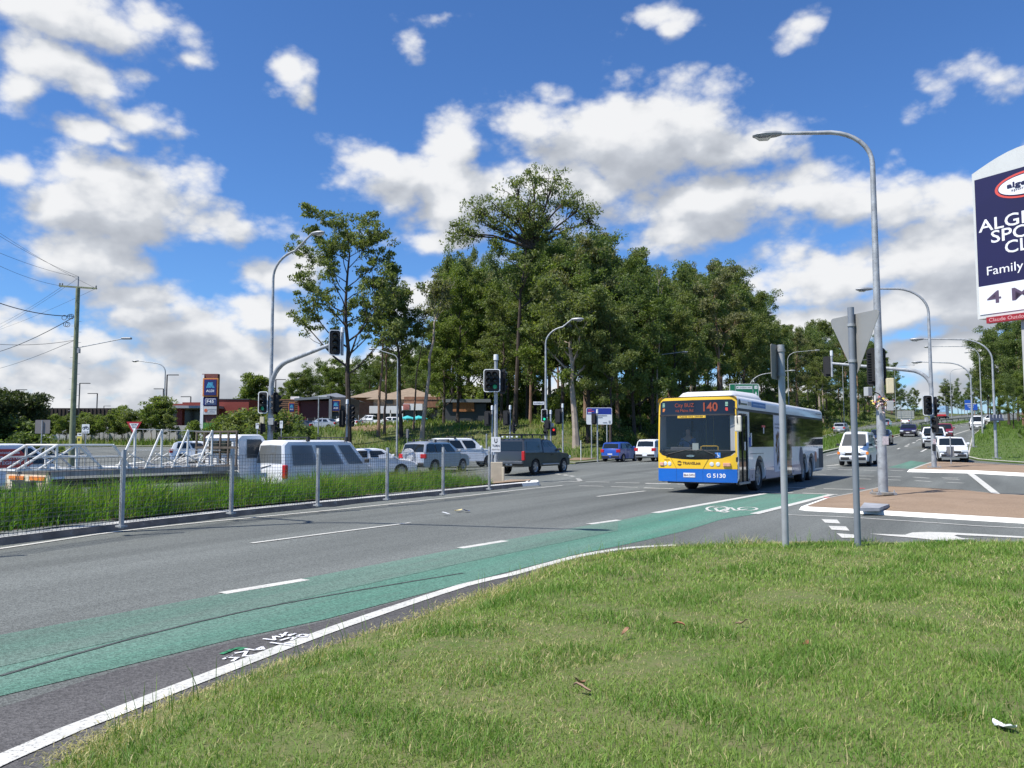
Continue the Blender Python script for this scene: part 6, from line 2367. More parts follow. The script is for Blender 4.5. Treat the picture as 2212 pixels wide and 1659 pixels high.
m = MB(); m.box((lx + 1.0, .1, zz + .62), (2.0, .3, 1.24), mi=0); m.box((lx + 1.0, -.06, zz + .64), (1.9, .02, 1.08), mi=1); m.build('top_sign', [mat('dark_edge', (.02, .03, .08), .5), SWHITE], BB)
m = MB(); m.box((lx + 1.0, .15, (z0 + Hh + .2 + zz) / 2 + .1), (.2, .2, zz - z0 - Hh + .3)); m.build('bracket', GALVD, BB)

# litter on the lawn and road
def litter(name, u, v, label, cat, col, w, l, seed, off=.10):
    rng = random.Random(seed)
    p = G(u, v, off)
    m = MB()
    n = 7
    vs = []
    for k in range(n):
        f = k / (n - 1)
        ww = w * math.sin(math.pi * min(.98, max(.02, f))) ** .7
        z = .045 + .02 * math.sin(f * 3 + seed) + .01 * rng.random()
        for s in (-1, 0, 1):
            vs.append((s * ww / 2, (f - .5) * l, z + .012 * abs(s)))
    m.add(vs, [(i * 3 + j, i * 3 + j + 1, i * 3 + j + 4, i * 3 + j + 3) for i in range(n - 1) for j in range(2)])
    o = m.build(name, col, None, smooth=True, loc=p)
    o.rotation_euler = (0, 0, rng.uniform(0, 3))
    return tag(o, label, cat)


DL_ = [mat('dry_leaf%d' % i, c, .8, var=.3, scale=30) for i, c in enumerate(((.24, .10, .05), (.33, .19, .11), (.40, .26, .18)))]
for i, (u, v, lab) in enumerate(((1467, 1366, 'long pale brown leaf on the middle of the lawn'), (1352, 1381, 'dark curled leaf left of the long pale leaf on the lawn'), (1602, 1358, 'small tan leaf right of the long pale leaf'), (1741, 1403, 'pinkish brown flat leaf on the right half of the lawn'),
                                 (1254, 1488, 'curled red-brown leaf standing up on the lawn'), (1258, 1507, 'reddish leaf just below the curled one'))):
    litter('fallen_leaf', u, v, lab, 'leaf', DL_[i % 3], .035, .10, i)
litter('plastic_bag', 2170, 1586, 'crumpled clear plastic scrap lying on the lawn at lower right', 'litter', mat('clear_plastic', (.62, .64, .65), .25), .07, .15, 9)
litter('paper_scrap', 990, 1106, 'small yellow paper scrap on the road lane', 'litter', mat('yellow_paper', (.6, .5, .25), .7), .12, .28, 3, 0)
litter('paper_scrap', 1008, 1107, 'small blue paper scrap on the road lane', 'litter', mat('blue_paper', (.10, .14, .35), .7), .12, .2, 4, 0)
litter('paper_scrap', 962, 1114.5, 'small white paper scrap on the road lane', 'litter', SWHITE, .12, .2, 5, 0)
# ------------------------------------------------------------------ buildings and fences beyond
REDW = mat('red_render', (.22, .040, .030), .8, var=.08, scale=.6)
DREDW = mat('dark_red_cladding', (.10, .018, .018), .6, var=.12, scale=.4)
GREYC = mat('grey_cladding', (.16, .18, .20), .6, var=.08, scale=.5)
DGREY = mat('dark_grey_cladding', (.05, .055, .065), .6, var=.1, scale=.5)
SHADEG = mat('shop_glazing', (.02, .018, .018), .2)
WOODC = mat('timber_cladding', (.27, .15, .085), .8, var=.2, scale=1.5)
DTIM = mat('dark_timber', (.035, .026, .022), .9, var=.25, scale=.8)
TILE = mat('roof_tile', (.25, .19, .135), .9, var=.15, scale=1.5, bump=.3, bscale=8)
BRICK = mat('brown_brick', (.25, .125, .075), .9, var=.2, scale=3)
PALEW = mat('pale_panel_wall', (.42, .43, .44), .85, var=.12, scale=.35)
SWHITEW = mat('white_fascia', (.74, .75, .76), .6, var=.05)
ADBLUE = mat('sign_navy', (.012, .022, .13), .5)
ADCYAN = mat('sign_cyan', (.08, .42, .62), .5)
ADRED = mat('sign_frame_red', (.40, .06, .03), .5)
ADYEL = mat('sign_frame_orange', (.70, .32, .08), .5)


def W(u, Y):
    return XY(u, Y)


class Bld:
    """blocks placed by column range and height range at a depth, relative to the thing's base"""

    def __init__(s, name, label, cat, u, Y):
        b = W(u, Y)
        s.t, s.Y, s.b = thing(name, label, cat, b), Y, b

    def x(s, u, Y=None):
        return W(u, Y or s.Y).x - s.b.x

    def z(s, v, Y=None):
        return ztop(v, Y or s.Y) - s.b.z

    def block(s, nm, u0, u1, v0, v1, m, dy=0.0, depth=8.0, parent=None, ground=False, bevel=0):
        Y = s.Y + dy
        x0, x1, z1 = s.x(u0, Y), s.x(u1, Y), s.z(v0, Y)
        z0 = -2.5 if ground else s.z(v1, Y)
        b = MB()
        b.box(((x0 + x1) / 2, dy + depth / 2, (z0 + z1) / 2), (x1 - x0, depth, z1 - z0))
        return b.build(nm, m, parent or s.t, bevel=bevel)

    def hip(s, nm, u0, u1, v0, v1, m, dy=0.0, depth=9.0, over=.6):
        Y = s.Y + dy
        x0, x1, z1, z0 = s.x(u0, Y) - over, s.x(u1, Y) + over, s.z(v0, Y + depth / 2), s.z(v1, Y)
        k = min(depth / 2, (x1 - x0) / 2 - .1)
        b = MB()
        b.add([(x0, dy - over, z0), (x1, dy - over, z0), (x1, dy + depth, z0), (x0, dy + depth, z0), (x0 + k, dy + depth / 2, z1), (x1 - k, dy + depth / 2, z1)],
              [(0, 1, 5, 4), (1, 2, 5), (2, 3, 4, 5), (3, 0, 4), (0, 3, 2, 1)])
        return b.build(nm, m, s.t)


def logo(parent, x, y, z, w, h, words=True):
    """navy panel in a red and orange frame with four slanted cyan bars"""
    b = MB(); b.box((x, y, z), (w, .12, h)); fr = b.build('sign_frame', ADYEL, parent)
    b = MB(); b.box((x, y - .03, z), (w * .88, .12, h * .91)); b.build('sign_edge', ADRED, fr)
    b = MB(); b.box((x, y - .06, z), (w * .78, .12, h * .84)); pn = b.build('sign_face', ADBLUE, parent)
    m = MB()
    yy = y - .125
    for k in range(4):
        x0 = x - w * .26 + k * w * .085
        m.add([(x0, yy, z - h * .02), (x0 + w * .06, yy, z - h * .02), (x0 + w * .19, yy, z + h * .27), (x0 + w * .13, yy, z + h * .27)], [(0, 1, 2, 3)])
    for k in range(4):
        m.add([(x + w * (.10 - .0 * k), yy, z + h * (-.02 + .065 * k)), (x + w * (.29 - .05 * k), yy, z + h * (-.02 + .065 * k)), (x + w * (.275 - .05 * k), yy, z + h * (.02 + .065 * k)), (x + w * .115, yy, z + h * (.02 + .065 * k))], [(0, 1, 2, 3)])
    m.build('emblem', ADCYAN, pn, recalc=False)
    if words:
        m = MB(); m.text('ALDI', (x, yy, z - h * .19), (1, 0, 0), (0, 0, 1), h * .13, w * .52, bold=.02); m.build('lettering', SWHITEW, pn, recalc=False)


# red retail building behind the tower sign
B = Bld('shop_building', 'red rendered shop building with grey canopy behind the tall tower sign', 'building', 450, 112)
B.block('wall', 466, 536, 862.5, 0, REDW, 0, 14, ground=True)
B.block('parapet', 465.5, 536.5, 861.5, 863.2, DGREY, -.1, 14.2)
B.block('wall', 392, 466, 869, 880, REDW, 2.5, 10)
B.block('glazing', 357, 466, 880, 0, SHADEG, 3, 9, ground=True)
B.block('canopy', 345, 467, 876, 881.5, mat('canopy_grey', (.30, .31, .33), .5), -2.6, 6)
B.block('canopy_fascia', 357, 440, 872, 876, REDW, -2.2, 4)
for a, b in ((380, 392), (355, 360), (440, 446)):
    B.block('column', a, b, 881.5, 0, REDW, -1.8, .9, ground=True)
# long dark timber screen wall
B = Bld('timber_wall', 'long dark timber screen wall behind the row of young trees', 'wall', 160, 126)
B.block('screen', 40, 262, 881.5, 0, DTIM, 0, .5, ground=True)
for k in range(26):
    u = 42 + k * 8.5
    B.block('batten', u, u + 1.6, 882.2, 0, mat('batten_brown', (.05, .036, .028), .9), -.12, .12, ground=True)
# pale retaining wall
B = Bld('retaining_wall', 'pale grey retaining wall behind the young trees at the left', 'wall', 240, 99)
B.block('wall', 40, 300, 921, 0, PALEW, 0, .4, ground=True)
B.block('wall', 300, 358, 924, 0, PALEW, .2, .4, ground=True)
B.block('wall', 358, 412, 919, 0, PALEW, -.3, .4, ground=True)
for k in range(9):
    u = 60 + 40 * k
    B.block('pilaster', u, u + 3, 919.5, 0, mat('pilaster_grey', (.34, .35, .36), .85), -.5, .2, ground=True)
# tower sign
B = Bld('tower_sign', 'tall shop tower sign with three panels and green base before the red building', 'sign tower', 450, 93)
B.block('column', 432.5, 466.5, 807.5, 0, mat('tower_timber', (.17, .055, .045), .7, var=.25), 0, .7, ground=True)
B.block('side_panel', 430.5, 437, 809, 0, SWHITEW, -.15, .9, ground=True)
z1, z0 = B.z(817.5), B.z(857)
logo(B.t, (B.x(437) + B.x(470)) / 2, -.28, (z0 + z1) / 2, B.x(470) - B.x(437), z1 - z0)
z1, z0 = B.z(859), B.z(876)
m = MB(); m.box(((B.x(438) + B.x(467.5)) / 2, -.2, (z0 + z1) / 2), (B.x(467.5) - B.x(438), .1, z1 - z0)); o = m.build('panel', ADBLUE, B.t)
m = MB(); m.box(((B.x(443) + B.x(465)) / 2, -.26, (z0 + z1) / 2), (B.x(465) - B.x(443), .03, (z1 - z0) * .72), mi=0); m.box(((B.x(443) + B.x(465)) / 2, -.28, (z0 + z1) / 2), ((B.x(465) - B.x(443)) * .93, .03, (z1 - z0) * .58), mi=1)
m.text('F45', ((B.x(443) + B.x(465)) / 2, -.31, (z0 + z1) / 2), (1, 0, 0), (0, 0, 1), (z1 - z0) * .40, (B.x(465) - B.x(443)) * .7, mi=0, bold=.02)
m.build('lettering', [SWHITEW, ADBLUE], o, recalc=False)
z1, z0 = B.z(878), B.z(895.5)
m = MB(); m.box(((B.x(438) + B.x(467.5)) / 2, -.2, (z0 + z1) / 2), (B.x(467.5) - B.x(438), .1, z1 - z0)); o = m.build('panel', mat('panel_pale', (.50, .51, .52), .6), B.t)
m = MB(); m.lathe([(.001, .01), (.19, .01), (.20, 0)], (B.x(444.5), -.255, (z0 + z1) / 2), (0, -1, 0), 14); m.build('emblem', mat('emblem_orange', (.55, .12, .05), .5), o)
for dz, h_, w_ in ((.10, .12, .95), (-.10, .05, .6), (-.26, .06, 1.1)):
    m = MB()
    m.box((B.x(457.5) - .2 * (w_ > 1), -.256, (z0 + z1) / 2 + dz), (w_, .012, h_))
    m.build('text_line', mat('sign_letter_grey', (.28, .29, .32), .6), o)
B.block('base_panel', 438, 467.5, 913, 930, mat('sign_base_green', (.06, .20, .035), .6), -.2, .5)
# supermarket with dark red wall
B = Bld('supermarket_building', 'supermarket with dark red wall, grey frame and navy signs on the bank', 'building', 690, 118)
B.block('wall', 603, 645, 862.5, 0, WOODC, 0, 10, ground=True)
for k in range(6):
    B.block('board_line', 603, 645, 864 + k * 4.2, 864.6 + k * 4.2, mat('board_shadow_gap', (.10, .05, .03), .9), -.05, .06)
B.block('wall', 643, 712, 866, 0, DREDW, -.4, 10, ground=True)
B.block('drain_pipe', 642.5, 644.5, 868, 0, mat('pipe_red', (.38, .05, .04), .6), -.8, .3, ground=True)
B.block('roof_plant', 626, 645, 856.5, 864, SWHITEW, 2, 4)
x0, x1 = B.x(640), B.x(716)
m = MB()
m.add([(x0, -1.4, B.z(866)), (x1, -1.4, B.z(862)), (x1, -1.4, B.z(856)), (x0, -1.4, B.z(861.5)), (x0, 9, B.z(866)), (x1, 9, B.z(862)), (x1, 9, B.z(856)), (x0, 9, B.z(861.5))],
      [(0, 1, 2, 3), (4, 5, 6, 7), (3, 2, 6, 7), (0, 1, 5, 4), (0, 3, 7, 4), (1, 2, 6, 5)])
m.build('roof_frame', GREYC, B.t)
B.block('frame_post', 709.5, 716, 862, 0, GREYC, -1.4, 1.2, ground=True)
B.block('wall', 716, 750, 858, 0, DGREY, -.9, 9, ground=True)
B.hip('roof', 664, 748, 849, 861, mat('grey_roof', (.16, .17, .19), .6), 3, 12)
logo(B.t, (B.x(719.5) + B.x(738)) / 2, -1.2, (B.z(865) + B.z(890)) / 2, B.x(738) - B.x(719.5), B.z(865) - B.z(890))
logo(B.t, (B.x(624.5) + B.x(638)) / 2, -.5, (B.z(870) + B.z(891)) / 2, B.x(638) - B.x(624.5), B.z(870) - B.z(891))
# tiled houses and shops behind the trunks
B = Bld('tiled_house', 'house with wide pale tiled hip roof behind the thin tree trunks', 'building', 800, 138)
B.hip('roof', 757, 846, 842, 859, TILE, 0, 12)
B.block('wall', 760, 843, 859, 0, BRICK, .5, 10, ground=True)
B = Bld('brick_shop', 'brown brick shop with tiled roof and white fascia behind the thin tree trunks', 'building', 880, 128)
B.hip('roof', 798, 952, 838, 863, TILE, 0, 13)
B.block('wall', 806, 945, 862, 0, mat('beige_wall', (.36, .29, .22), .9), .6, 11, ground=True)
B.block('wall', 872, 950, 857, 880, BRICK, -.5, 3)
B.block('fascia', 797, 870, 877, 893, SWHITEW, -2.0, 2)
B.block('fascia', 870, 912, 872, 886, SWHITEW, -2.2, 1.6)
pn = B.block('shop_sign', 870, 884, 873, 885, mat('shop_picture', (.45, .16, .14), .6, var=.3, scale=2), -2.3, .1)
B.block('glazing', 800, 950, 886, 0, SHADEG, -1.0, 1, ground=True)
for u in (815, 842, 868, 895):
    B.block('column', u, u + 2, 886, 0, SWHITEW, -2.0, .4, ground=True)
B.block('window', 832, 848, 864, 872, SHADEG, .3, .4)
B = Bld('orange_shop', 'shop with orange timber battens half hidden by the trees', 'building', 1000, 116)
B.block('wall', 978, 1024, 869, 889, mat('orange_batten', (.32, .13, .05), .8, var=.25, scale=3), -.3, 6)
B.block('wall', 960, 1050, 872, 0, DGREY, 0, 8, ground=True)
B.block('roof', 955, 1060, 862, 869, GREYC, -.6, 9)
for u, lab in ((880, 'left'), (904, 'right')):
    b = XY(u, 118)
    t = thing('market_umbrella', 'turquoise market umbrella in front of the brick shop, the %s one' % lab, 'umbrella', b, 0, 'turquoise market umbrellas')
    zz = ztop(897.5, 118) - b.z
    m = MB(); m.lathe([(.001, .0), (1.35, -.45), (1.33, -.62)], (0, 0, zz), (0, 0, 1), 8); m.build('canopy', mat('turquoise_cloth', (.05, .42, .45), .7), t)
    m = MB(); m.tube([(0, 0, 0), (0, 0, zz)], .04, 6); m.build('pole', GALV, t)
# wire fence on the bank top
fa, fb_ = XY(664, 111), XY(790, 111)
t = thing('wire_fence', 'dark green wire fence along the parked cars on the bank', 'fence', fa)
n = 8
for k in range(n + 1):
    p = fa.lerp(fb_, k / n)
    p = Vector((p.x, p.y, h1(p.x, p.y))) - fa
    m = MB(); m.tube([p, p + Vector((0, 0, 1.75))], .04, 6); m.build('post', GALV, t)
m = MB()
for k in range(n):
    a = fa.lerp(fb_, k / n); b = fa.lerp(fb_, (k + 1) / n)
    a = Vector((a.x, a.y, h1(a.x, a.y))) - fa; b = Vector((b.x, b.y, h1(b.x, b.y))) - fa
    for j in range(15):
        m.tube([a + Vector((0, 0, .1 + j * .117)), b + Vector((0, 0, .1 + j * .117))], .012, 3, caps=False)
    for j in range(10):
        q = a.lerp(b, j / 10)
        m.tube([q + Vector((0, 0, .1)), q + Vector((0, 0, 1.74))], .012, 3, caps=False)
m.build('wire_mesh', mat('green_wire', (.03, .05, .04), .6), t, recalc=False)
# parked cars on the bank
car('sedan_car', 'sedan', 'silver sedan parked before the wire fence of the supermarket', 'car', XY(698, 109), R(-70), SILVER, group='cars parked by the shops')
car('sedan_car', 'sedan', 'grey sedan parked left of the silver one before the supermarket', 'car', XY(652, 110), R(-60), GREYP, group='cars parked by the shops')
car('sedan_car', 'sedan', 'white sedan parked right of the silver one before the supermarket', 'car', XY(745, 110), R(-70), WHITE, group='cars parked by the shops')
car('pickup_truck', 'ute', 'white pick-up parked between the thin tree trunks', 'ute', XY(800, 113), R(-80), WHITE, group='cars parked by the shops')
car('sedan_car', 'sedan', 'white sedan parked under the white shop fascia', 'car', XY(845, 114), R(-80), WHITE, group='cars parked by the shops')
car('suv_car', 'suv', 'black sport utility car parked above the pale wall beside the tower sign', 'car', XY(377, 106), R(80), GREYP, group='cars parked by the shops')
car('suv_car', 'suv', 'silver car parked just right of the tower sign base', 'car', XY(482, 104), R(80), SILVER, group='cars parked by the shops')
car('hatchback_car', 'hatch', 'white hatchback passing behind the flatbed truck headboard', 'car', XY(430, 58), R(75), WHITE)
# ------------------------------------------------------------------ trees, shrubs and grass
LF = {
    'olive': leaf_mat('leaf_olive', (.076, .106, .030), (.240, .275, .095), .46),
    'deep': leaf_mat('leaf_deep', (.060, .096, .028), (.190, .245, .080), .46),
    'fresh': leaf_mat('leaf_fresh', (.080, .130, .024), (.230, .275, .065), .44),
    'dark': leaf_mat('leaf_dark', (.030, .046, .014), (.085, .110, .032), .25),
    'grey': leaf_mat('leaf_grey', (.100, .115, .052), (.265, .265, .130), .44),
}
BARKD = mat('dark_bark', (.060, .045, .036), .95, var=.35, scale=2, bump=.5, bscale=14)
BARKP = mat('pale_bark', (.33, .27, .22), .9, var=.25, scale=1.2, bump=.3, bscale=10, dirt=((.14, .10, .08), 1.6, .56))
BARKR = mat('red_bark', (.22, .135, .090), .9, var=.3, scale=1.5, bump=.3, bscale=12)


def leaves(rng, C, n, rad, size, flat=.65, droop=.55):
    """leaf quads scattered round the clump centres C"""
    C = np.asarray(C, float)
    k = len(C)
    c = np.repeat(C, n, 0)
    d = rng.normal(size=(k * n, 3))
    d /= np.linalg.norm(d, axis=1, keepdims=True)
    rr = np.repeat(rad if np.ndim(rad) else np.full(k, rad), n)
    p = c + d * (rng.random((k * n, 1)) ** .45) * rr[:, None] * np.array((1, 1, flat))
    ax = rng.normal(size=(k * n, 3)) + np.array((0, 0, -droop * 1.6))
    ax /= np.linalg.norm(ax, axis=1, keepdims=True)
    sd = np.cross(ax, rng.normal(size=(k * n, 3)))
    sd /= np.linalg.norm(sd, axis=1, keepdims=True)
    L_ = size * rng.uniform(.6, 1.3, (k * n, 1))
    w = L_ * rng.uniform(.28, .5, (k * n, 1))
    V = np.stack([p - ax * L_ * .5, p + sd * w * .5, p + ax * L_ * .5, p - sd * w * .5], 1).reshape(-1, 3)
    F = np.arange(len(V)).reshape(-1, 4)
    return V, F


def gum(seed, H_, r0, clear=.45, spread=4.5, limbs=9, twig=4, n=70, clump=.85, size=.42, lean=(0, 0), rise=.9, top=.5, wob=.35, wide_top=False, sides=7, fill=False):
    """eucalypt: bare trunk, rising limbs, leaf clumps at the ends of the twigs; returns tube list and clump centres"""
    rnd = random.Random(seed)
    tubes, clumps = [], []
    pts, rad = [], []
    N = 9
    for k in range(N + 1):
        f = k / N
        pts.append(Vector((lean[0] * f ** 1.4 + rnd.uniform(-wob, wob) * f * (k > 0), lean[1] * f ** 1.4 + rnd.uniform(-wob, wob) * f * (k > 0), H_ * .93 * f)))
        rad.append(r0 * (1 - .82 * f) * (1.25 if k == 0 else 1))
    tubes.append((pts, rad))

    def on_trunk(f):
        q = f * N / .93
        i = min(N - 1, int(q))
        return pts[i].lerp(pts[i + 1], min(1, q - i)), rad[i] * (1 - (q - i)) + rad[min(N, i + 1)] * (q - i)
    for k in range(limbs):
        f = clear + (.92 - clear) * ((k + rnd.random() * .7) / limbs)
        p, r = on_trunk(min(.92, f))
        az = k * 2.4 + rnd.uniform(-.6, .6)
        u = (f - clear) / (1 - clear)
        ln = spread * ((.60 + .8 * u) if wide_top else (1.0 - top * u)) * rnd.uniform(.65, 1.15)
        el = rise * rnd.uniform(.55, 1.1)
        d = Vector((math.cos(az) * math.cos(el), math.sin(az) * math.cos(el), math.sin(el)))
        lp = [p]
        for j in range(4):
            d = (d + Vector((rnd.uniform(-.25, .25), rnd.uniform(-.25, .25), rnd.uniform(-.05, .22)))).normalized()
            lp.append(lp[-1] + d * ln / 4)
        rr = max(.03, r * .55)
        tubes.append((lp, [rr, rr * .8, rr * .6, rr * .42, rr * .22]))
        for j in range(twig):
            q = lp[1 + (j % 4)] if j < 4 else lp[-1]
            td = (d + Vector((rnd.uniform(-1, 1), rnd.uniform(-1, 1), rnd.uniform(-.25, .75)))).normalized()
            tl = ln * rnd.uniform(.22, .5)
            e = q + td * tl
            mid = q.lerp(e, .5) + Vector((0, 0, -.06 * tl))
            tubes.append(([q, mid, e], [rr * .38, rr * .28, rr * .12]))
            clumps.append(tuple(e))
            if rnd.random() < .55:
                clumps.append(tuple(mid + Vector((rnd.uniform(-.4, .4), rnd.uniform(-.4, .4), rnd.uniform(-.1, .4)))))
        clumps.append(tuple(lp[-1]))
        if fill:
            for j in (2, 3, 3, 4):
                clumps.append(tuple(lp[j] + Vector((rnd.gauss(0, .7), rnd.gauss(0, .7), rnd.uniform(.1, .9)))))
    clumps.append(tuple(pts[-1]))
    clumps.append(tuple(pts[-1] + Vector((.3, .2, -.6))))
    m = MB()
    for a, b in tubes:
        m.tube(a, b, sides if a is pts else 4, caps=False)
    rng = np.random.default_rng(seed)
    rad_ = clump * rng.uniform(.6, 1.25, len(clumps))
    V, F = leaves(rng, clumps, n, rad_, size)
    kz = H_ / np.quantile(V[:, 2], .998)
    V[:, 2] *= kz
    m.v = [(x, y, z * kz) for x, y, z in m.v]
    return m, V, F


def plant(name, label, cat, loc, geo, lm, bark, group=None, s=1.0, rz=0.0):
    m, V, F = geo
    t = thing(name, label, cat, loc, rz, group)
    t.scale = (s, s, s)
    if m:
        m.build('trunk', bark, t, smooth=True, recalc=False)
    mesh_np('crown', V, F, [lm], t)
    return t


def place(proto, loc, rz, s, label=None, group=None, sz=None):
    c = copy_tree(proto)
    c.location, c.rotation_euler, c.scale = loc, (0, 0, rz), (s, s, sz or s)
    if label:
        c['label'] = label
    if group:
        c['group'] = group
    return c


def hgt(v, Y, b):
    return ztop(v, Y) - b.z


# single trees that stand out
b = XY(752, 90)
plant('eucalyptus_tree', 'tall dark trunked eucalyptus with open crown left of the forest, behind the mast arm signal', 'tree', b,
      gum(11, hgt(452, 90, b), .34, .30, 8.8, 22, 7, 62, .74, .38, (-.6, 0), .62, .60, fill=True), LF['olive'], BARKD)
b = XY(866, 94)
plant('eucalyptus_tree', 'slender dark eucalyptus between the tall left tree and the pale leaning trunk', 'tree', b,
      gum(12, hgt(568, 94, b), .24, .45, 3.9, 12, 5, 80, .72, .38, (-.9, 0), .9, .4), LF['deep'], BARKD)
b = XY(817, 95)
plant('eucalyptus_tree', 'thin eucalyptus with brown trunk just right of the tall left tree', 'tree', b,
      gum(13, hgt(600, 95, b), .20, .55, 3.2, 8, 5, 60, .7, .36, (.9, 0), .9, .4), LF['deep'], BARKR)
b = XY(830, 95.5)
plant('eucalyptus_tree', 'thin eucalyptus with bare twigs beside the slender dark one', 'tree', b,
      gum(14, hgt(660, 95, b), .17, .5, 3.4, 8, 5, 30, .6, .36, (.5, 0), .8, .4), LF['grey'], BARKR)
b = XY(911, 90)
plant('eucalyptus_tree', 'pale grey leaning trunk of a sparse eucalyptus at the forest edge', 'tree', b,
      gum(15, hgt(592, 90, b), .27, .72, 2.7, 8, 5, 32, .62, .36, (2.0, 0), 1.0, .3), LF['grey'], BARKP)
b = XY(893, 97)
plant('eucalyptus_tree', 'very thin eucalyptus with curved grey trunk left of the pale leaning trunk', 'tree', b,
      gum(16, hgt(655, 97, b), .13, .55, 2.2, 7, 4, 26, .6, .34, (1.3, 0), 1.0, .4), LF['grey'], BARKR)
b = XY(1112, 96)
plant('eucalyptus_tree', 'tallest eucalyptus with a wide umbrella crown rising above the whole forest', 'tree', b,
      gum(23, hgt(440, 96, b), .32, .50, 4.6, 10, 5, 60, .85, .42, (1.6, 0), .8, .5), LF['olive'], BARKD)
# its umbrella crown: limbs fanning out from high on the trunk


def umbrella(seed, hub, R_, rz, thick, nl, n, size, spots):
    rnd = random.Random(seed)
    rng_ = np.random.default_rng(seed)
    m, C = MB(), []
    hub = Vector(hub)
    for (dx, dy, dz, w) in spots:
        e = hub + Vector((dx, dy, dz))
        mid = hub.lerp(e, .5) + Vector((rnd.uniform(-.4, .4), rnd.uniform(-.4, .4), .06 * e.z * 0 + .5))
        m.tube([hub, hub.lerp(mid, .5), mid, e], [.20, .15, .11, .06], 6, caps=False)
        for k in range(nl):
            q = e + Vector((rnd.gauss(0, w * .72), rnd.gauss(0, w * .7), rnd.uniform(-.45, .75) * thick))
            m.tube([mid.lerp(e, rnd.uniform(.3, 1)), e.lerp(q, .5), q], [.05, .035, .012], 4, caps=False)
            C.append(tuple(q))
    V, F = leaves(rng_, C, n, 1.0 * rng_.uniform(.6, 1.2, len(C)), size)
    return m, V, F


zt = hgt(366, 96, b)
sp_l = [(-3.4, .8, 1.6, 1.5), (3.2, -.9, 2.2, 1.5), (.4, .9, 3.0, 1.7), (-1.9, -.6, 3.4, 1.6), (-5.6, .5, 2.9, 1.3), (-7.6, .2, 1.6, 1.0), (-3.6, -1.0, 4.2, 1.6), (-1.8, 1.2, 7.0, 1.6), (.3, -.6, 8.4, 1.7), (2.4, .8, 8.0, 1.6), (3.9, -.8, 5.6, 1.6), (5.6, .6, 4.8, 1.4), (7.0, -.3, 3.2, 1.2), (1.0, 1.8, 5.2, 1.6), (-.6, -1.6, 5.0, 1.6), (-8.9, .3, 2.0, .9), (-6.6, .2, 4.6, .8)]
um = umbrella(5, (2.1, 0, zt - 9.6), 7, 0, 2.3, 13, 46, .38, sp_l)
tt = bpy.data.objects[[o.name for o in bpy.data.objects if o.get('label', '').startswith('tallest eucalyptus')][0]]
um[0].build('limb', BARKD, tt, smooth=True, recalc=False)
mesh_np('crown', um[1], um[2], [LF['olive']], tt)
b = XY(1245, 82)
plant('eucalyptus_tree', 'eucalyptus with smooth pinkish trunk behind the green signal', 'tree', b,
      gum(24, hgt(590, 82, b), .38, .42, 5.2, 15, 6, 100, .95, .40, (-1.0, 0), .8, .4), LF['olive'], BARKP)
b = XY(1420, 92)
dead = gum(31, hgt(572, 92, b), .16, .45, 2.6, 8, 3, 2, .4, .3, (.6, 0), 1.2, .3)
plant('dead_tree', 'bare dead tree with forked twigs standing out above the middle of the forest', 'tree', b, dead, LF['grey'], BARKP)

# forest: six kinds, copied
FG = 'eucalyptus trees of the dense forest'
protos = []
for i, (lm, bk, kw) in enumerate((('olive', BARKD, dict(clear=.26, spread=5.2, limbs=16, twig=6, n=100, clump=.98)), ('deep', BARKR, dict(clear=.22, spread=5.8, limbs=16, twig=6, n=96, clump=1.0)),
                                  ('olive', BARKP, dict(clear=.36, spread=4.8, limbs=14, twig=6, n=96, clump=.92)), ('fresh', BARKD, dict(clear=.16, spread=5.2, limbs=15, twig=6, n=98, clump=.98)),
                                  ('deep', BARKD, dict(clear=.30, spread=6.2, limbs=17, twig=7, n=92, clump=1.05, wide_top=True)), ('grey', BARKR, dict(clear=.4, spread=4.6, limbs=11, twig=6, n=84, clump=.88)))):
    protos.append(gum(40 + i, 22, .27, size=.37, lean=(.8 * (i % 2) - .4, .3), rise=.8, **kw))
OUT = np.array([(560, 800), (620, 800), (660, 790), (700, 772), (760, 775), (800, 765), (860, 745), (905, 735), (940, 665), (962, 566), (1000, 535), (1060, 570), (1100, 590), (1150, 528), (1200, 512), (1260, 508), (1300, 508), (1350, 540),
                (1400, 585), (1440, 595), (1500, 568), (1560, 568), (1610, 592), (1650, 640), (1690, 690), (1720, 706), (1760, 694), (1810, 694), (1850, 708), (1890, 745), (1930, 770), (1960, 800)])
rnd = random.Random(77)
FLAB = ['forest eucalyptus with dark olive crown and dark trunk, one among its dense neighbours', 'forest eucalyptus with broad deep green crown, one among its dense neighbours',
        'forest eucalyptus with pale trunk below an olive crown, one among its dense neighbours', 'forest eucalyptus with yellowish fresh green crown, one among its dense neighbours',
        'forest eucalyptus with flat spreading deep green top, one among its dense neighbours', 'forest eucalyptus with thin greyish crown and reddish trunk, one among its dense neighbours']
roots = []
for i, g in enumerate(protos):
    roots.append(plant('forest_tree', FLAB[i], 'tree', (0, 0, 0), g, LF[('olive', 'deep', 'olive', 'fresh', 'deep', 'grey')[i]], (BARKD, BARKR, BARKP, BARKD, BARKD, BARKR)[i], FG))
used = set()
ntree = 0


def forest(u, Y, vt, kinds=(0, 1, 2, 3, 4, 5), minh=6):
    global ntree
    b = XY(u, Y)
    if b.x * .854 - b.y * .52 > -31.5 and u < 2000:
        return
    h = hgt(vt, Y, b)
    if h < minh:
        return
    k = rnd.choice(kinds)
    s = h / 21.6
    sxy = s * rnd.uniform(.85, 1.1) if s < 1.1 else rnd.uniform(.95, 1.15)
    if k not in used:
        used.add(k)
        r_ = roots[k]
        r_.location, r_.rotation_euler, r_.scale = b - Vector((0, 0, .2)), (0, 0, rnd.uniform(0, 6.28)), (sxy, sxy, s)
    else:
        r_ = place(roots[k], b - Vector((0, 0, .2)), rnd.uniform(0, 6.28), sxy, sz=s)
    ntree += 1


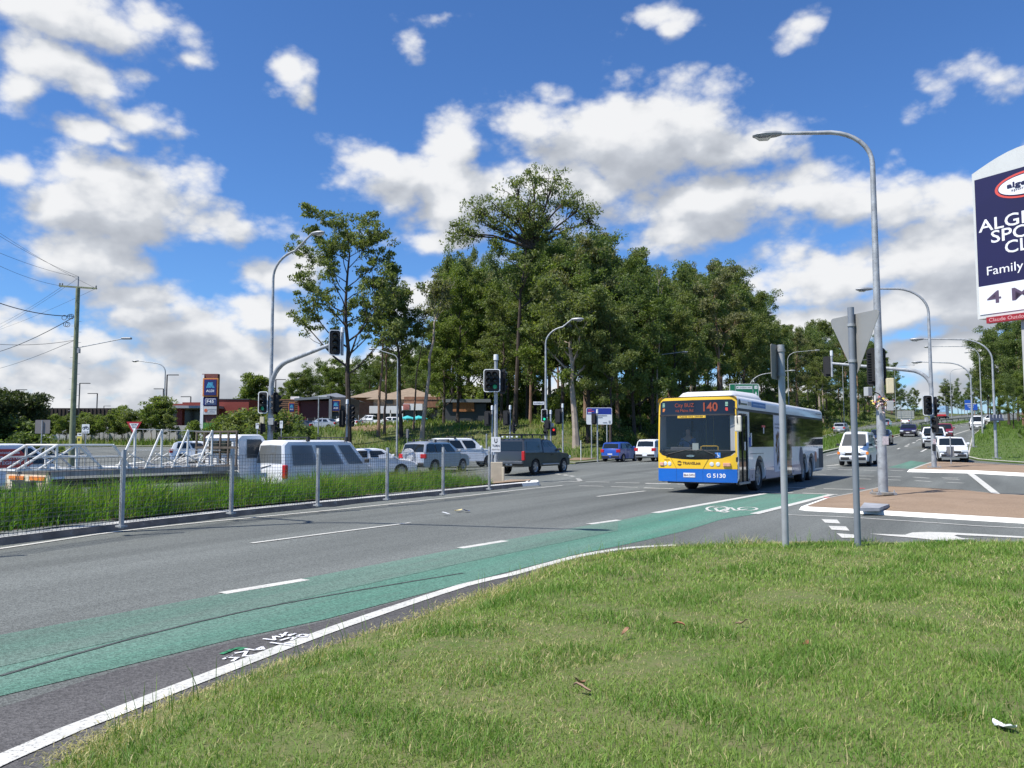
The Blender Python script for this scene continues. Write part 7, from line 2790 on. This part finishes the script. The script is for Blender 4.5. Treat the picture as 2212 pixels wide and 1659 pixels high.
ymin = lambda u: 32.5 / max(.06, .52 - .854 * (u - 1106) / FPX)
for row, (kf, du, low) in enumerate(((1.0, 46, 55), (1.12, 42, 24), (1.28, 44, 6), (1.5, 60, 0), (1.8, 70, 6), (2.25, 75, 14))):
    u = 950 + row * 13
    while u < 1935:
        uu = u + rnd.uniform(-14, 14)
        Y0 = max(ymin(uu), 103 - max(0, uu - 1100) * .17, 80 if uu < 1330 else 0)
        Y = Y0 * kf * rnd.uniform(1.0, 1.06) + 1.0
        vt = float(np.interp(uu, OUT[:, 0], OUT[:, 1]))
        base = 957 - (h1(XY(uu, Y).x, Y) - CAMH) / Y * FPX
        if row == 0 and uu < 1330 and uu > 1040 and rnd.random() < .35:
            u += du
            continue
        forest(uu, Y, vt + rnd.uniform(0, low) + (0 if row else rnd.uniform(0, 90)) + rnd.uniform(-4, 10))
        u += du * (1 if uu < 1700 else .8)
# trees behind the shops and beyond
for u, Y, v in ((628, 160, 806), (650, 165, 800), (672, 170, 795), (690, 165, 780), (712, 160, 772), (735, 165, 776), (752, 170, 782), (772, 160, 776), (792, 165, 782), (812, 170, 770), (835, 165, 765), (858, 170, 752), (880, 160, 748), (905, 165, 740),
                (925, 150, 735), (700, 190, 790), (760, 190, 786), (830, 190, 770), (890, 190, 760), (940, 140, 745), (960, 135, 720), (640, 185, 815), (600, 180, 838), (616, 175, 828), (870, 145, 790), (915, 140, 775), (795, 150, 800), (840, 148, 800)):
    forest(u, Y, v + rnd.uniform(-4, 4), (1, 4, 0, 3), 3)
# right-hand trees and the end of the road
RL = 'eucalyptus trees right of the far road'
k_rng = [(2150, 150, 704), (2180, 135, 694), (2212, 128, 690), (2250, 125, 690), (2290, 120, 700), (2135, 175, 745), (2160, 170, 716), (2120, 230, 800), (2105, 260, 812), (2140, 210, 770), (2200, 160, 700), (2240, 150, 700), (2190, 118, 800), (2160, 128, 815), (2215, 112, 790), (2260, 108, 780), (2230, 104, 840)]
for u, Y, v in k_rng:
    forest(u, Y, v + rnd.uniform(-5, 5), (0, 1, 3, 4), 2)
for u, Y, v in ((1946, 330, 846), (1962, 340, 838), (1980, 350, 838), (1996, 345, 846), (2012, 360, 864), (2030, 360, 858), (2045, 340, 828), (2058, 340, 818), (2070, 345, 836), (2084, 350, 850), (2096, 330, 838), (1935, 300, 812), (1925, 290, 800), (2006, 400, 862), (2050, 390, 856), (1970, 390, 856), (2078, 300, 850)):
    forest(u, Y, v, (0, 1, 4), 2)

for u, Y, v in ((2420, 95, 700), (2520, 100, 690), (2640, 90, 690), (2760, 84, 680), (2900, 80, 690), (3040, 74, 680), (3200, 70, 690), (3380, 66, 680), (3560, 62, 690), (3800, 58, 690), (2700, 110, 720), (3100, 90, 720)):  # out-of-view forest copies, added for the bus windows to reflect
    forest(u, Y, v, (0, 1, 3, 4), 2)

# shrubs: dense low crowns from the ground
def bush(seed, H_, W_, nc, n, size):
    rng = np.random.default_rng(seed)
    C = []
    for _ in range(nc):
        a, q = rng.uniform(0, 6.283), rng.random() ** .5
        z = rng.uniform(.08, 1) * H_
        k = math.sin(math.pi * min(1, .25 + .72 * z / H_))
        C.append((math.cos(a) * q * W_ * k, math.sin(a) * q * W_ * k, z))
    m = MB()
    rnd_ = random.Random(seed)
    for c in C[::3]:
        m.tube([(0, 0, 0), (c[0] * .4, c[1] * .4, c[2] * .6), c], [.05, .035, .012], 4, caps=False)
    V, F = leaves(rng, C, n, W_ * .30, size, .8, .2)
    return m, V, F


SG = 'shrubs at the foot of the forest'
bushes = []
for i, (lm, lab) in enumerate((('deep', 'dark green shrub in the undergrowth below the forest trees'), ('fresh', 'bright green shrub in the undergrowth below the forest trees'), ('olive', 'olive shrub in the undergrowth below the forest trees'))):
    bushes.append(plant('shrub', lab, 'shrub', (0, 0, 0), bush(60 + i, 3.0, 1.9, 26, 70, .32), LF[lm], BARKD, SG))
bu = set()


def shrub(u, Y, h, k, label=None, group=None, wide=1.0):
    b = XY(u, Y)
    if b.x * .854 - b.y * .52 > -31 and u > 1000 and u < 2100:
        return
    s = h / 3.2
    if k not in bu and not label:
        bu.add(k)
        r_ = bushes[k]
        r_.location, r_.scale = b, (s * wide, s * wide, s)
    else:
        r_ = place(bushes[k], b, rnd.uniform(0, 6.28), s * wide, label, group, s)
    return r_


for row, (kf, du) in enumerate(((1.02, 44), (1.16, 50), (1.4, 60), (1.62, 50), (1.9, 50), (2.3, 46), (2.7, 46))):
    u = 960 + row * 17
    while u < 1900:
        uu = u + rnd.uniform(-18, 18)
        Y0 = max(ymin(uu), 104 - max(0, uu - 1100) * .17, 82 if uu < 1330 else 0)
        if not (row == 0 and uu < 1250):
            shrub(uu, Y0 * kf + 1.5, rnd.uniform(1.8, 3.6) + row * 1.1, rnd.choice((0, 0, 1, 2)))
        u += du
for k in range(16):  # unseen bushes right of the view, added to darken what the bus windows mirror
    f = k / 15
    y = 60 + 44 * ((k * 7) % 16) / 15
    u = 1106 + FPX * (.70 + .45 * f)
    shrub(u, y, 5.5 + (k % 3), 0, 'tall dark green bush added out of view to darken the bus window reflections', 'bushes added out of view at the right', 1.2)
for k in range(14):
    u = 955 + k * 14
    shrub(u, 126 + (k * 5) % 16, 4.5 + (k * 3) % 4, k % 3)
# mass of shrubs by the tower sign and the supermarket
for u, Y, v, k, lab in ((500, 82, 888, 2, 'olive bush right of the tower sign, leftmost of the bush mass'), (528, 80, 882, 2, 'large olive bush right of the tower sign, in the middle of the bush mass'), (556, 78, 880, 2, 'rounded olive bush just left of the mast arm pole'),
                     (606, 76, 884, 2, 'brownish olive bush right of the mast arm pole'), (632, 78, 893, 0, 'dark bush below the navy shop sign'), (480, 86, 900, 1, 'yellow-green bush at the foot of the tower sign'), (585, 74, 912, 0, 'low dark bush under the mast arm signals'),
                     (648, 74, 915, 0, 'low dark bush at the left end of the grassy bank'), (512, 74, 918, 2, 'low olive bush behind the truck cab'), (545, 70, 922, 0, 'low dark bush behind the truck cab roof')):
    b = XY(u, Y)
    shrub(u, Y, hgt(v, Y, b), k, lab, 'bushes by the shops', 1.05)
for u, Y, h, k in ((420, 88, 2.6, 1), (470, 80, 1.8, 0)):
    shrub(u, Y, h, k, 'small leafy bush near the base of the tower sign, %s' % ('left' if u < 450 else 'right'), 'bushes by the shops')
for k in range(16):
    u = 1926 + k * 12
    b = XY(u, 300 + (k * 37) % 60)
    shrub(u, b.y, hgt(892 - (k * 13) % 18, b.y, b), (0, 2)[k % 2], 'distant bush in the tree line at the end of the far road', 'bushes at the end of the far road', 1.6)
# young trees along the pale wall
YG = 'young trees along the pale wall'
yt = [plant('young_tree', 'young street tree with loose green crown before the pale wall', 'tree', (0, 0, -50), gum(80 + i, 4.6, .06, .28, 1.3, 9, 4, 46, .42, .24, (.1, 0), .8, .4), LF[('olive', 'fresh')[i]], BARKP, YG) for i in range(2)]
yu = set()
for i, (u, v) in enumerate(((78, 903), (96, 897), (112, 900), (128, 893), (142, 898), (166, 889), (182, 898), (197, 891), (214, 896), (231, 893), (246, 897), (262, 873), (277, 884), (293, 893), (309, 884), (325, 864), (338, 852), (349, 857), (365, 893), (102, 908), (152, 905), (205, 906), (268, 897))):
    Y = 93 + (i % 3) * 1.5
    b = XY(u, Y)
    s = hgt(v, Y, b) / 4.7
    k = i % 2
    if k not in yu:
        yu.add(k)
        yt[k].location, yt[k].scale = b, (s * 1.15, s * 1.15, s)
    else:
        place(yt[k], b, i * 1.3, s * 1.2, sz=s)
b = XY(545, 150)
plant('broadleaf_tree', 'dense round-topped green tree behind the red shop building', 'tree', b, gum(91, hgt(808, 150, b), .3, .22, 3.4, 14, 6, 120, 1.0, .42, (0, 0), .9, .3), LF['fresh'], BARKD)
b = XY(14, 66)
plant('broadleaf_tree', 'big dark dense tree filling the left edge beside the panel van', 'tree', b, gum(92, hgt(838, 66, b), .25, .12, 2.9, 18, 7, 150, .78, .30, (-.4, 0), .6, .45), LF['dark'], BARKD)
b = XY(-50, 64)
plant('broadleaf_tree', 'dark tree cut by the left edge behind the big dark tree', 'tree', b, gum(93, hgt(850, 64, b), .25, .12, 2.8, 16, 7, 130, .8, .30, (0, 0), .6, .45), LF['dark'], BARKD)
for i, (u, v, w) in enumerate(((40, 908, 1.5), (66, 915, 1.3), (2, 900, 1.6), (52, 930, 1.2))):
    b = XY(u, 64)
    shrub(u, 64, hgt(v, 64, b), 0, 'dark understorey bush at the left edge, %s' % ('leftmost', 'second', 'third', 'lowest')[(1, 2, 0, 3)[i]], 'bushes at the left edge', w)


# --- grass blades
def blades(rng, XYZ, h, w, lean=.5, seg=2, tone=None):
    """curved blades; XYZ (n,3) roots, h (n,) heights"""
    n = len(XYZ)
    a = rng.uniform(0, 2 * math.pi, n)
    dirv = np.stack([np.cos(a), np.sin(a), np.zeros(n)], 1)
    b = rng.uniform(0, 2 * math.pi, n)
    side = np.stack([np.cos(b), np.sin(b), np.zeros(n)], 1)
    ln = (rng.random(n) ** .8 * lean)[:, None]
    hh = h[:, None]
    rows = []
    for k in range(seg):
        f = k / seg
        c = XYZ + dirv * ln * hh * f ** 1.6 + np.array((0, 0, 1.0)) * hh * (f - .25 * ln * f * f)
        ww = (w * (1 - .55 * f))[:, None]
        rows += [c - side * ww / 2, c + side * ww / 2]
    tip = XYZ + dirv * ln * hh + np.array((0, 0, 1.0)) * hh * (1 - .35 * ln)
    V = np.stack(rows + [tip], 1)                 # n, 2*seg+1, 3
    m = 2 * seg + 1
    base = (np.arange(n) * m)[:, None]
    tri = []
    for k in range(seg - 1):
        tri += [(2 * k, 2 * k + 1, 2 * k + 3), (2 * k, 2 * k + 3, 2 * k + 2)]
    tri.append((2 * seg - 2, 2 * seg - 1, 2 * seg))
    F = (base[:, :, None] + np.array(tri)[None]).reshape(-1, 3)
    t = np.repeat(rng.random(n) if tone is None else tone, m)
    return V.reshape(-1, 3), F, t


def in_poly(px, py, poly):
    P_ = np.array([(p[0], p[1]) for p in poly])
    x0, y0 = P_[:, 0], P_[:, 1]
    x1, y1 = np.roll(x0, -1), np.roll(y0, -1)
    c = np.zeros(len(px), bool)
    for a, b, d, e in zip(x0, y0, x1, y1):
        if b == e:
            continue
        k = ((b > py) != (e > py)) & (px < (d - a) * (py - b) / (e - b) + a)
        c ^= k
    return c


def edge_dist(px, py, poly):
    A = np.array([(p[0], p[1]) for p in poly])
    B_ = np.roll(A, -1, 0)
    out = np.full(len(px), 1e9)
    q = np.stack([px, py], 1)
    for a, b in zip(A, B_):
        d = b - a
        t = np.clip(((q - a) @ d) / max(d @ d, 1e-9), 0, 1)
        out = np.minimum(out, np.hypot(*(q - a - t[:, None] * d).T))
    return out


def wave(x, y, s):
    """soft patchiness, 0..1"""
    return .5 + .25 * (np.sin(x * 1.3 * s + 1.7 * np.sin(y * .9 * s)) + np.sin(y * 1.7 * s + 1.3 * np.sin(x * 1.1 * s + 2)))


rng = np.random.default_rng(3)
VV, FF, TT, off = [], [], [], 0


def emit(V, F, t):
    global off
    VV.append(V); FF.append(F + off); TT.append(t)
    off += len(V)


# lawn: denser where it is near
for y0, y1, dens, hm, wm in ((2.6, 4.2, 6200, .046, .0044), (4.2, 6.0, 4800, .048, .005), (6.0, 8.5, 3000, .052, .006), (8.5, 13.6, 1600, .060, .0085)):
    xa, xb = -.66 * y1 - .8, .66 * y1 + 2.2
    n = int((xb - xa) * (y1 - y0) * dens)
    x, y = rng.uniform(xa, xb, n), rng.uniform(y0, y1, n)
    k = in_poly(x, y, lawn_edge) & (x < .66 * y + 2.0) & (x > -.66 * y - .8)
    x, y = x[k], y[k]
    d = edge_dist(x, y, lawn_edge)
    pt = wave(x, y, 1.0) * .6 + wave(x + 3, y - 7, 3.1) * .4
    bare = wave(x * 1.0 + 11, y + 5, 2.3) + rng.normal(0, .12, len(x))
    k = (bare > .06) & (rng.random(len(x)) < np.clip(.25 + d / .22, 0, 1))
    x, y, d, pt = x[k], y[k], d[k], pt[k]
    z = H(x, y) + .02 + .10 * ss(d / .9) + .03 * np.sin(x * .9 + 1) * np.sin(y * .7) - .006
    clump = wave(x * 1.9 + 4, y * 1.9 - 3, 1.6)
    tall = (d < .30) & (y > 8) & (wave(x, y, 2.0) > .35)
    h = hm * (.42 + .85 * pt + .55 * (clump > .62)) * rng.uniform(.5, 1.35, len(x)) * np.where(tall, 1.9, 1)
    dry = rng.random(len(x)) < np.where(d < .30, .48, .09 + .20 * (pt < .40))
    tone = np.where(dry, rng.uniform(.72, 1.0, len(x)), np.clip(rng.uniform(0, .5, len(x)) + .14 * (1 - pt) - .25 * (clump > .62), 0, .66))
    emit(*blades(rng, np.stack([x, y, z], 1), h, wm * rng.uniform(.6, 1.3, len(x)), 1.25, 2, tone))
# dry clippings and thatch spilling over the edge
n = 9000
E_ = np.array([(p[0], p[1]) for p in lawn_edge])
i = rng.integers(2, len(lawn_edge) - 7, n)
f_ = rng.random((n, 1))
p = E_[i] * (1 - f_) + E_[i + 1] * f_ + rng.normal(0, .07, (n, 2))
p = p[(p[:, 1] > 2.5)]
emit(*blades(rng, np.stack([p[:, 0], p[:, 1], H(p[:, 0], p[:, 1]) + .012], 1), rng.uniform(.02, .05, len(p)), rng.uniform(.004, .008, len(p)), 2.6, 2, rng.uniform(.70, 1, len(p))))
# a few long seed stalks along the edge
n = 260
i = rng.integers(3, len(lawn_edge) - 8, n)
E_ = np.array([(p[0], p[1]) for p in lawn_edge])
p = E_[i] + rng.normal(0, .12, (n, 2)) + np.array((.10, -.12))
k = in_poly(p[:, 0], p[:, 1], lawn_edge)
p = p[k]
emit(*blades(rng, np.stack([p[:, 0], p[:, 1], H(p[:, 0], p[:, 1]) + .03], 1), rng.uniform(.10, .30, len(p)), np.full(len(p), .006), .6, 3, rng.uniform(0, .35, len(p))))


def ramp_mat(name, cols, trans=.3):
    m = leaf_mat(name, cols[0][1], cols[-1][1], trans, 'tone')
    t = m.node_tree
    a = [q for q in t.nodes if q.type == 'ATTRIBUTE'][0]
    mx = [q for q in t.nodes if q.type == 'MIX' and q.blend_type == 'MIX'][0]
    r = t.nodes.new('ShaderNodeValToRGB')
    e = r.color_ramp.elements
    e[0].position, e[0].color = cols[0][0], (*cols[0][1], 1)
    e[1].position, e[1].color = cols[-1][0], (*cols[-1][1], 1)
    for p_, c in cols[1:-1]:
        q = e.new(p_)
        q.color = (*c, 1)
    t.links.new(a.outputs['Fac'], r.inputs[0])
    for l in list(mx.outputs[2].links):
        t.links.new(r.outputs[0], l.to_socket)
    return m


LAWNM = ramp_mat('lawn_blades', [(0, (.115, .225, .032)), (.5, (.245, .355, .070)), (.68, (.30, .35, .09)), (.74, (.44, .40, .17)), (1, (.52, .46, .25))])
tag(mesh_np('lawn_grass', np.concatenate(VV), np.concatenate(FF), [LAWNM], attrs={'tone': (np.concatenate(TT), 'POINT')}), 'short uneven green lawn with straw patches in the foreground', 'grass', kind='stuff')

# weeds on the median behind the fence
VV, FF, TT, off = [], [], [], 0
medp = inset(densify(MED, 1.2), .27)
n = 300000
x, y = rng.uniform(-14, 1, n), rng.uniform(4, 31, n)
k = in_poly(x, y, medp) & (y < 28.2) & (x > -.70 * y - 1.5)
x, y = x[k], y[k]
d = edge_dist(x, y, medp)
k = rng.random(len(x)) < np.clip(d / .12, 0, 1)
x, y, d = x[k], y[k], d[k]
hh = (.22 + .52 * ss(d / .45)) * (.62 + .5 * wave(x, y, 1.6)) * rng.uniform(.55, 1.25, len(x)) * np.where(y > 26.3, .7, 1) * (.88 + .26 * ss((20 - y) / 8))
emit(*blades(rng, np.stack([x, y, H(x, y) + .16], 1), hh, rng.uniform(.010, .024, len(x)), .85, 3, rng.random(len(x)) * .8 + .2 * wave(x, y, 3)))
n2 = 7000
j = rng.integers(0, len(x), n2)
x2, y2 = x[j] + rng.normal(0, .1, n2), y[j] + rng.normal(0, .1, n2)
k = in_poly(x2, y2, medp) & (edge_dist(x2, y2, medp) > .25)
x2, y2 = x2[k], y2[k]
emit(*blades(rng, np.stack([x2, y2, H(x2, y2) + .16], 1), rng.uniform(.50, .92, len(x2)), np.full(len(x2), .006), .7, 3, rng.uniform(.75, 1, len(x2))))
WEEDM = ramp_mat('weed_blades', [(0, (.052, .150, .010)), (.6, (.155, .32, .024)), (.8, (.20, .27, .05)), (1, (.27, .24, .10))], .45)
tag(mesh_np('tall_weeds', np.concatenate(VV), np.concatenate(FF), [WEEDM], attrs={'tone': (np.concatenate(TT), 'POINT')}), 'tall bright green weeds on the median behind the wire fence', 'weeds', kind='stuff')

# rough grass on the bank, far verges and medians
VV, FF, TT, off = [], [], [], 0
cz = [(-60, 120, 62, 130, LV, 42000, .75, .10), (20, 200, 60, 260, LV, 22000, .8, .2)]
for xa, xb, ya, yb, poly, n, hm, wm in cz:
    x, y = rng.uniform(xa, xb, n * 3), rng.uniform(ya, yb, n * 3)
    k = in_poly(x, y, poly) & (edge_dist(x, y, poly) > .5)
    x, y = x[k][:n], y[k][:n]
    pt = wave(x, y, .35)
    u_ = 1106 + x / y * FPX
    k = ~((u_ > 925) & (u_ < 1110) & (y < 84)) & ~((u_ > 1222) & (u_ < 1290) & (y < 74))
    x, y, pt = x[k], y[k], pt[k]
    emit(*blades(rng, np.stack([x, y, H(x, y) + .08], 1), hm * (.4 + .9 * pt) * rng.uniform(.5, 1.2, len(x)), rng.uniform(.5, 1.2, len(x)) * wm, .7, 2, np.clip(.55 * rng.random(len(x)) + .5 * (1 - pt), 0, 1)))
for poly, n, hm, wm in ((RV, 26000, .32, .06), (FM, 16000, .55, .05)):
    A_ = np.array([(p[0], p[1]) for p in poly])
    x, y = rng.uniform(A_[:, 0].min(), min(150, A_[:, 0].max()), n * 6), rng.uniform(A_[:, 1].min(), min(180, A_[:, 1].max()), n * 6)
    k = in_poly(x, y, poly) & (edge_dist(x, y, poly) > .35) & (1106 + x / y * FPX < 2400)
    x, y = x[k][:n], y[k][:n]
    far = ss((y - 66) / 20) if poly is RV else 1
    emit(*blades(rng, np.stack([x, y, H(x, y) + .10], 1), hm * (.35 + 1.6 * far * wave(x, y, .5)) * rng.uniform(.5, 1.2, len(x)), rng.uniform(.5, 1.2, len(x)) * wm, .8, 2, rng.random(len(x)) * .45))
ROUGH = ramp_mat('rough_grass', [(0, (.075, .155, .018)), (.45, (.15, .22, .035)), (.7, (.25, .25, .07)), (1, (.36, .30, .13))], .3)
tag(mesh_np('rough_grass', np.concatenate(VV), np.concatenate(FF), [ROUGH], attrs={'tone': (np.concatenate(TT), 'POINT')}), 'rough grass growing on the bank, the far verges and the far median', 'grass', kind='stuff')
print('forest trees', ntree)
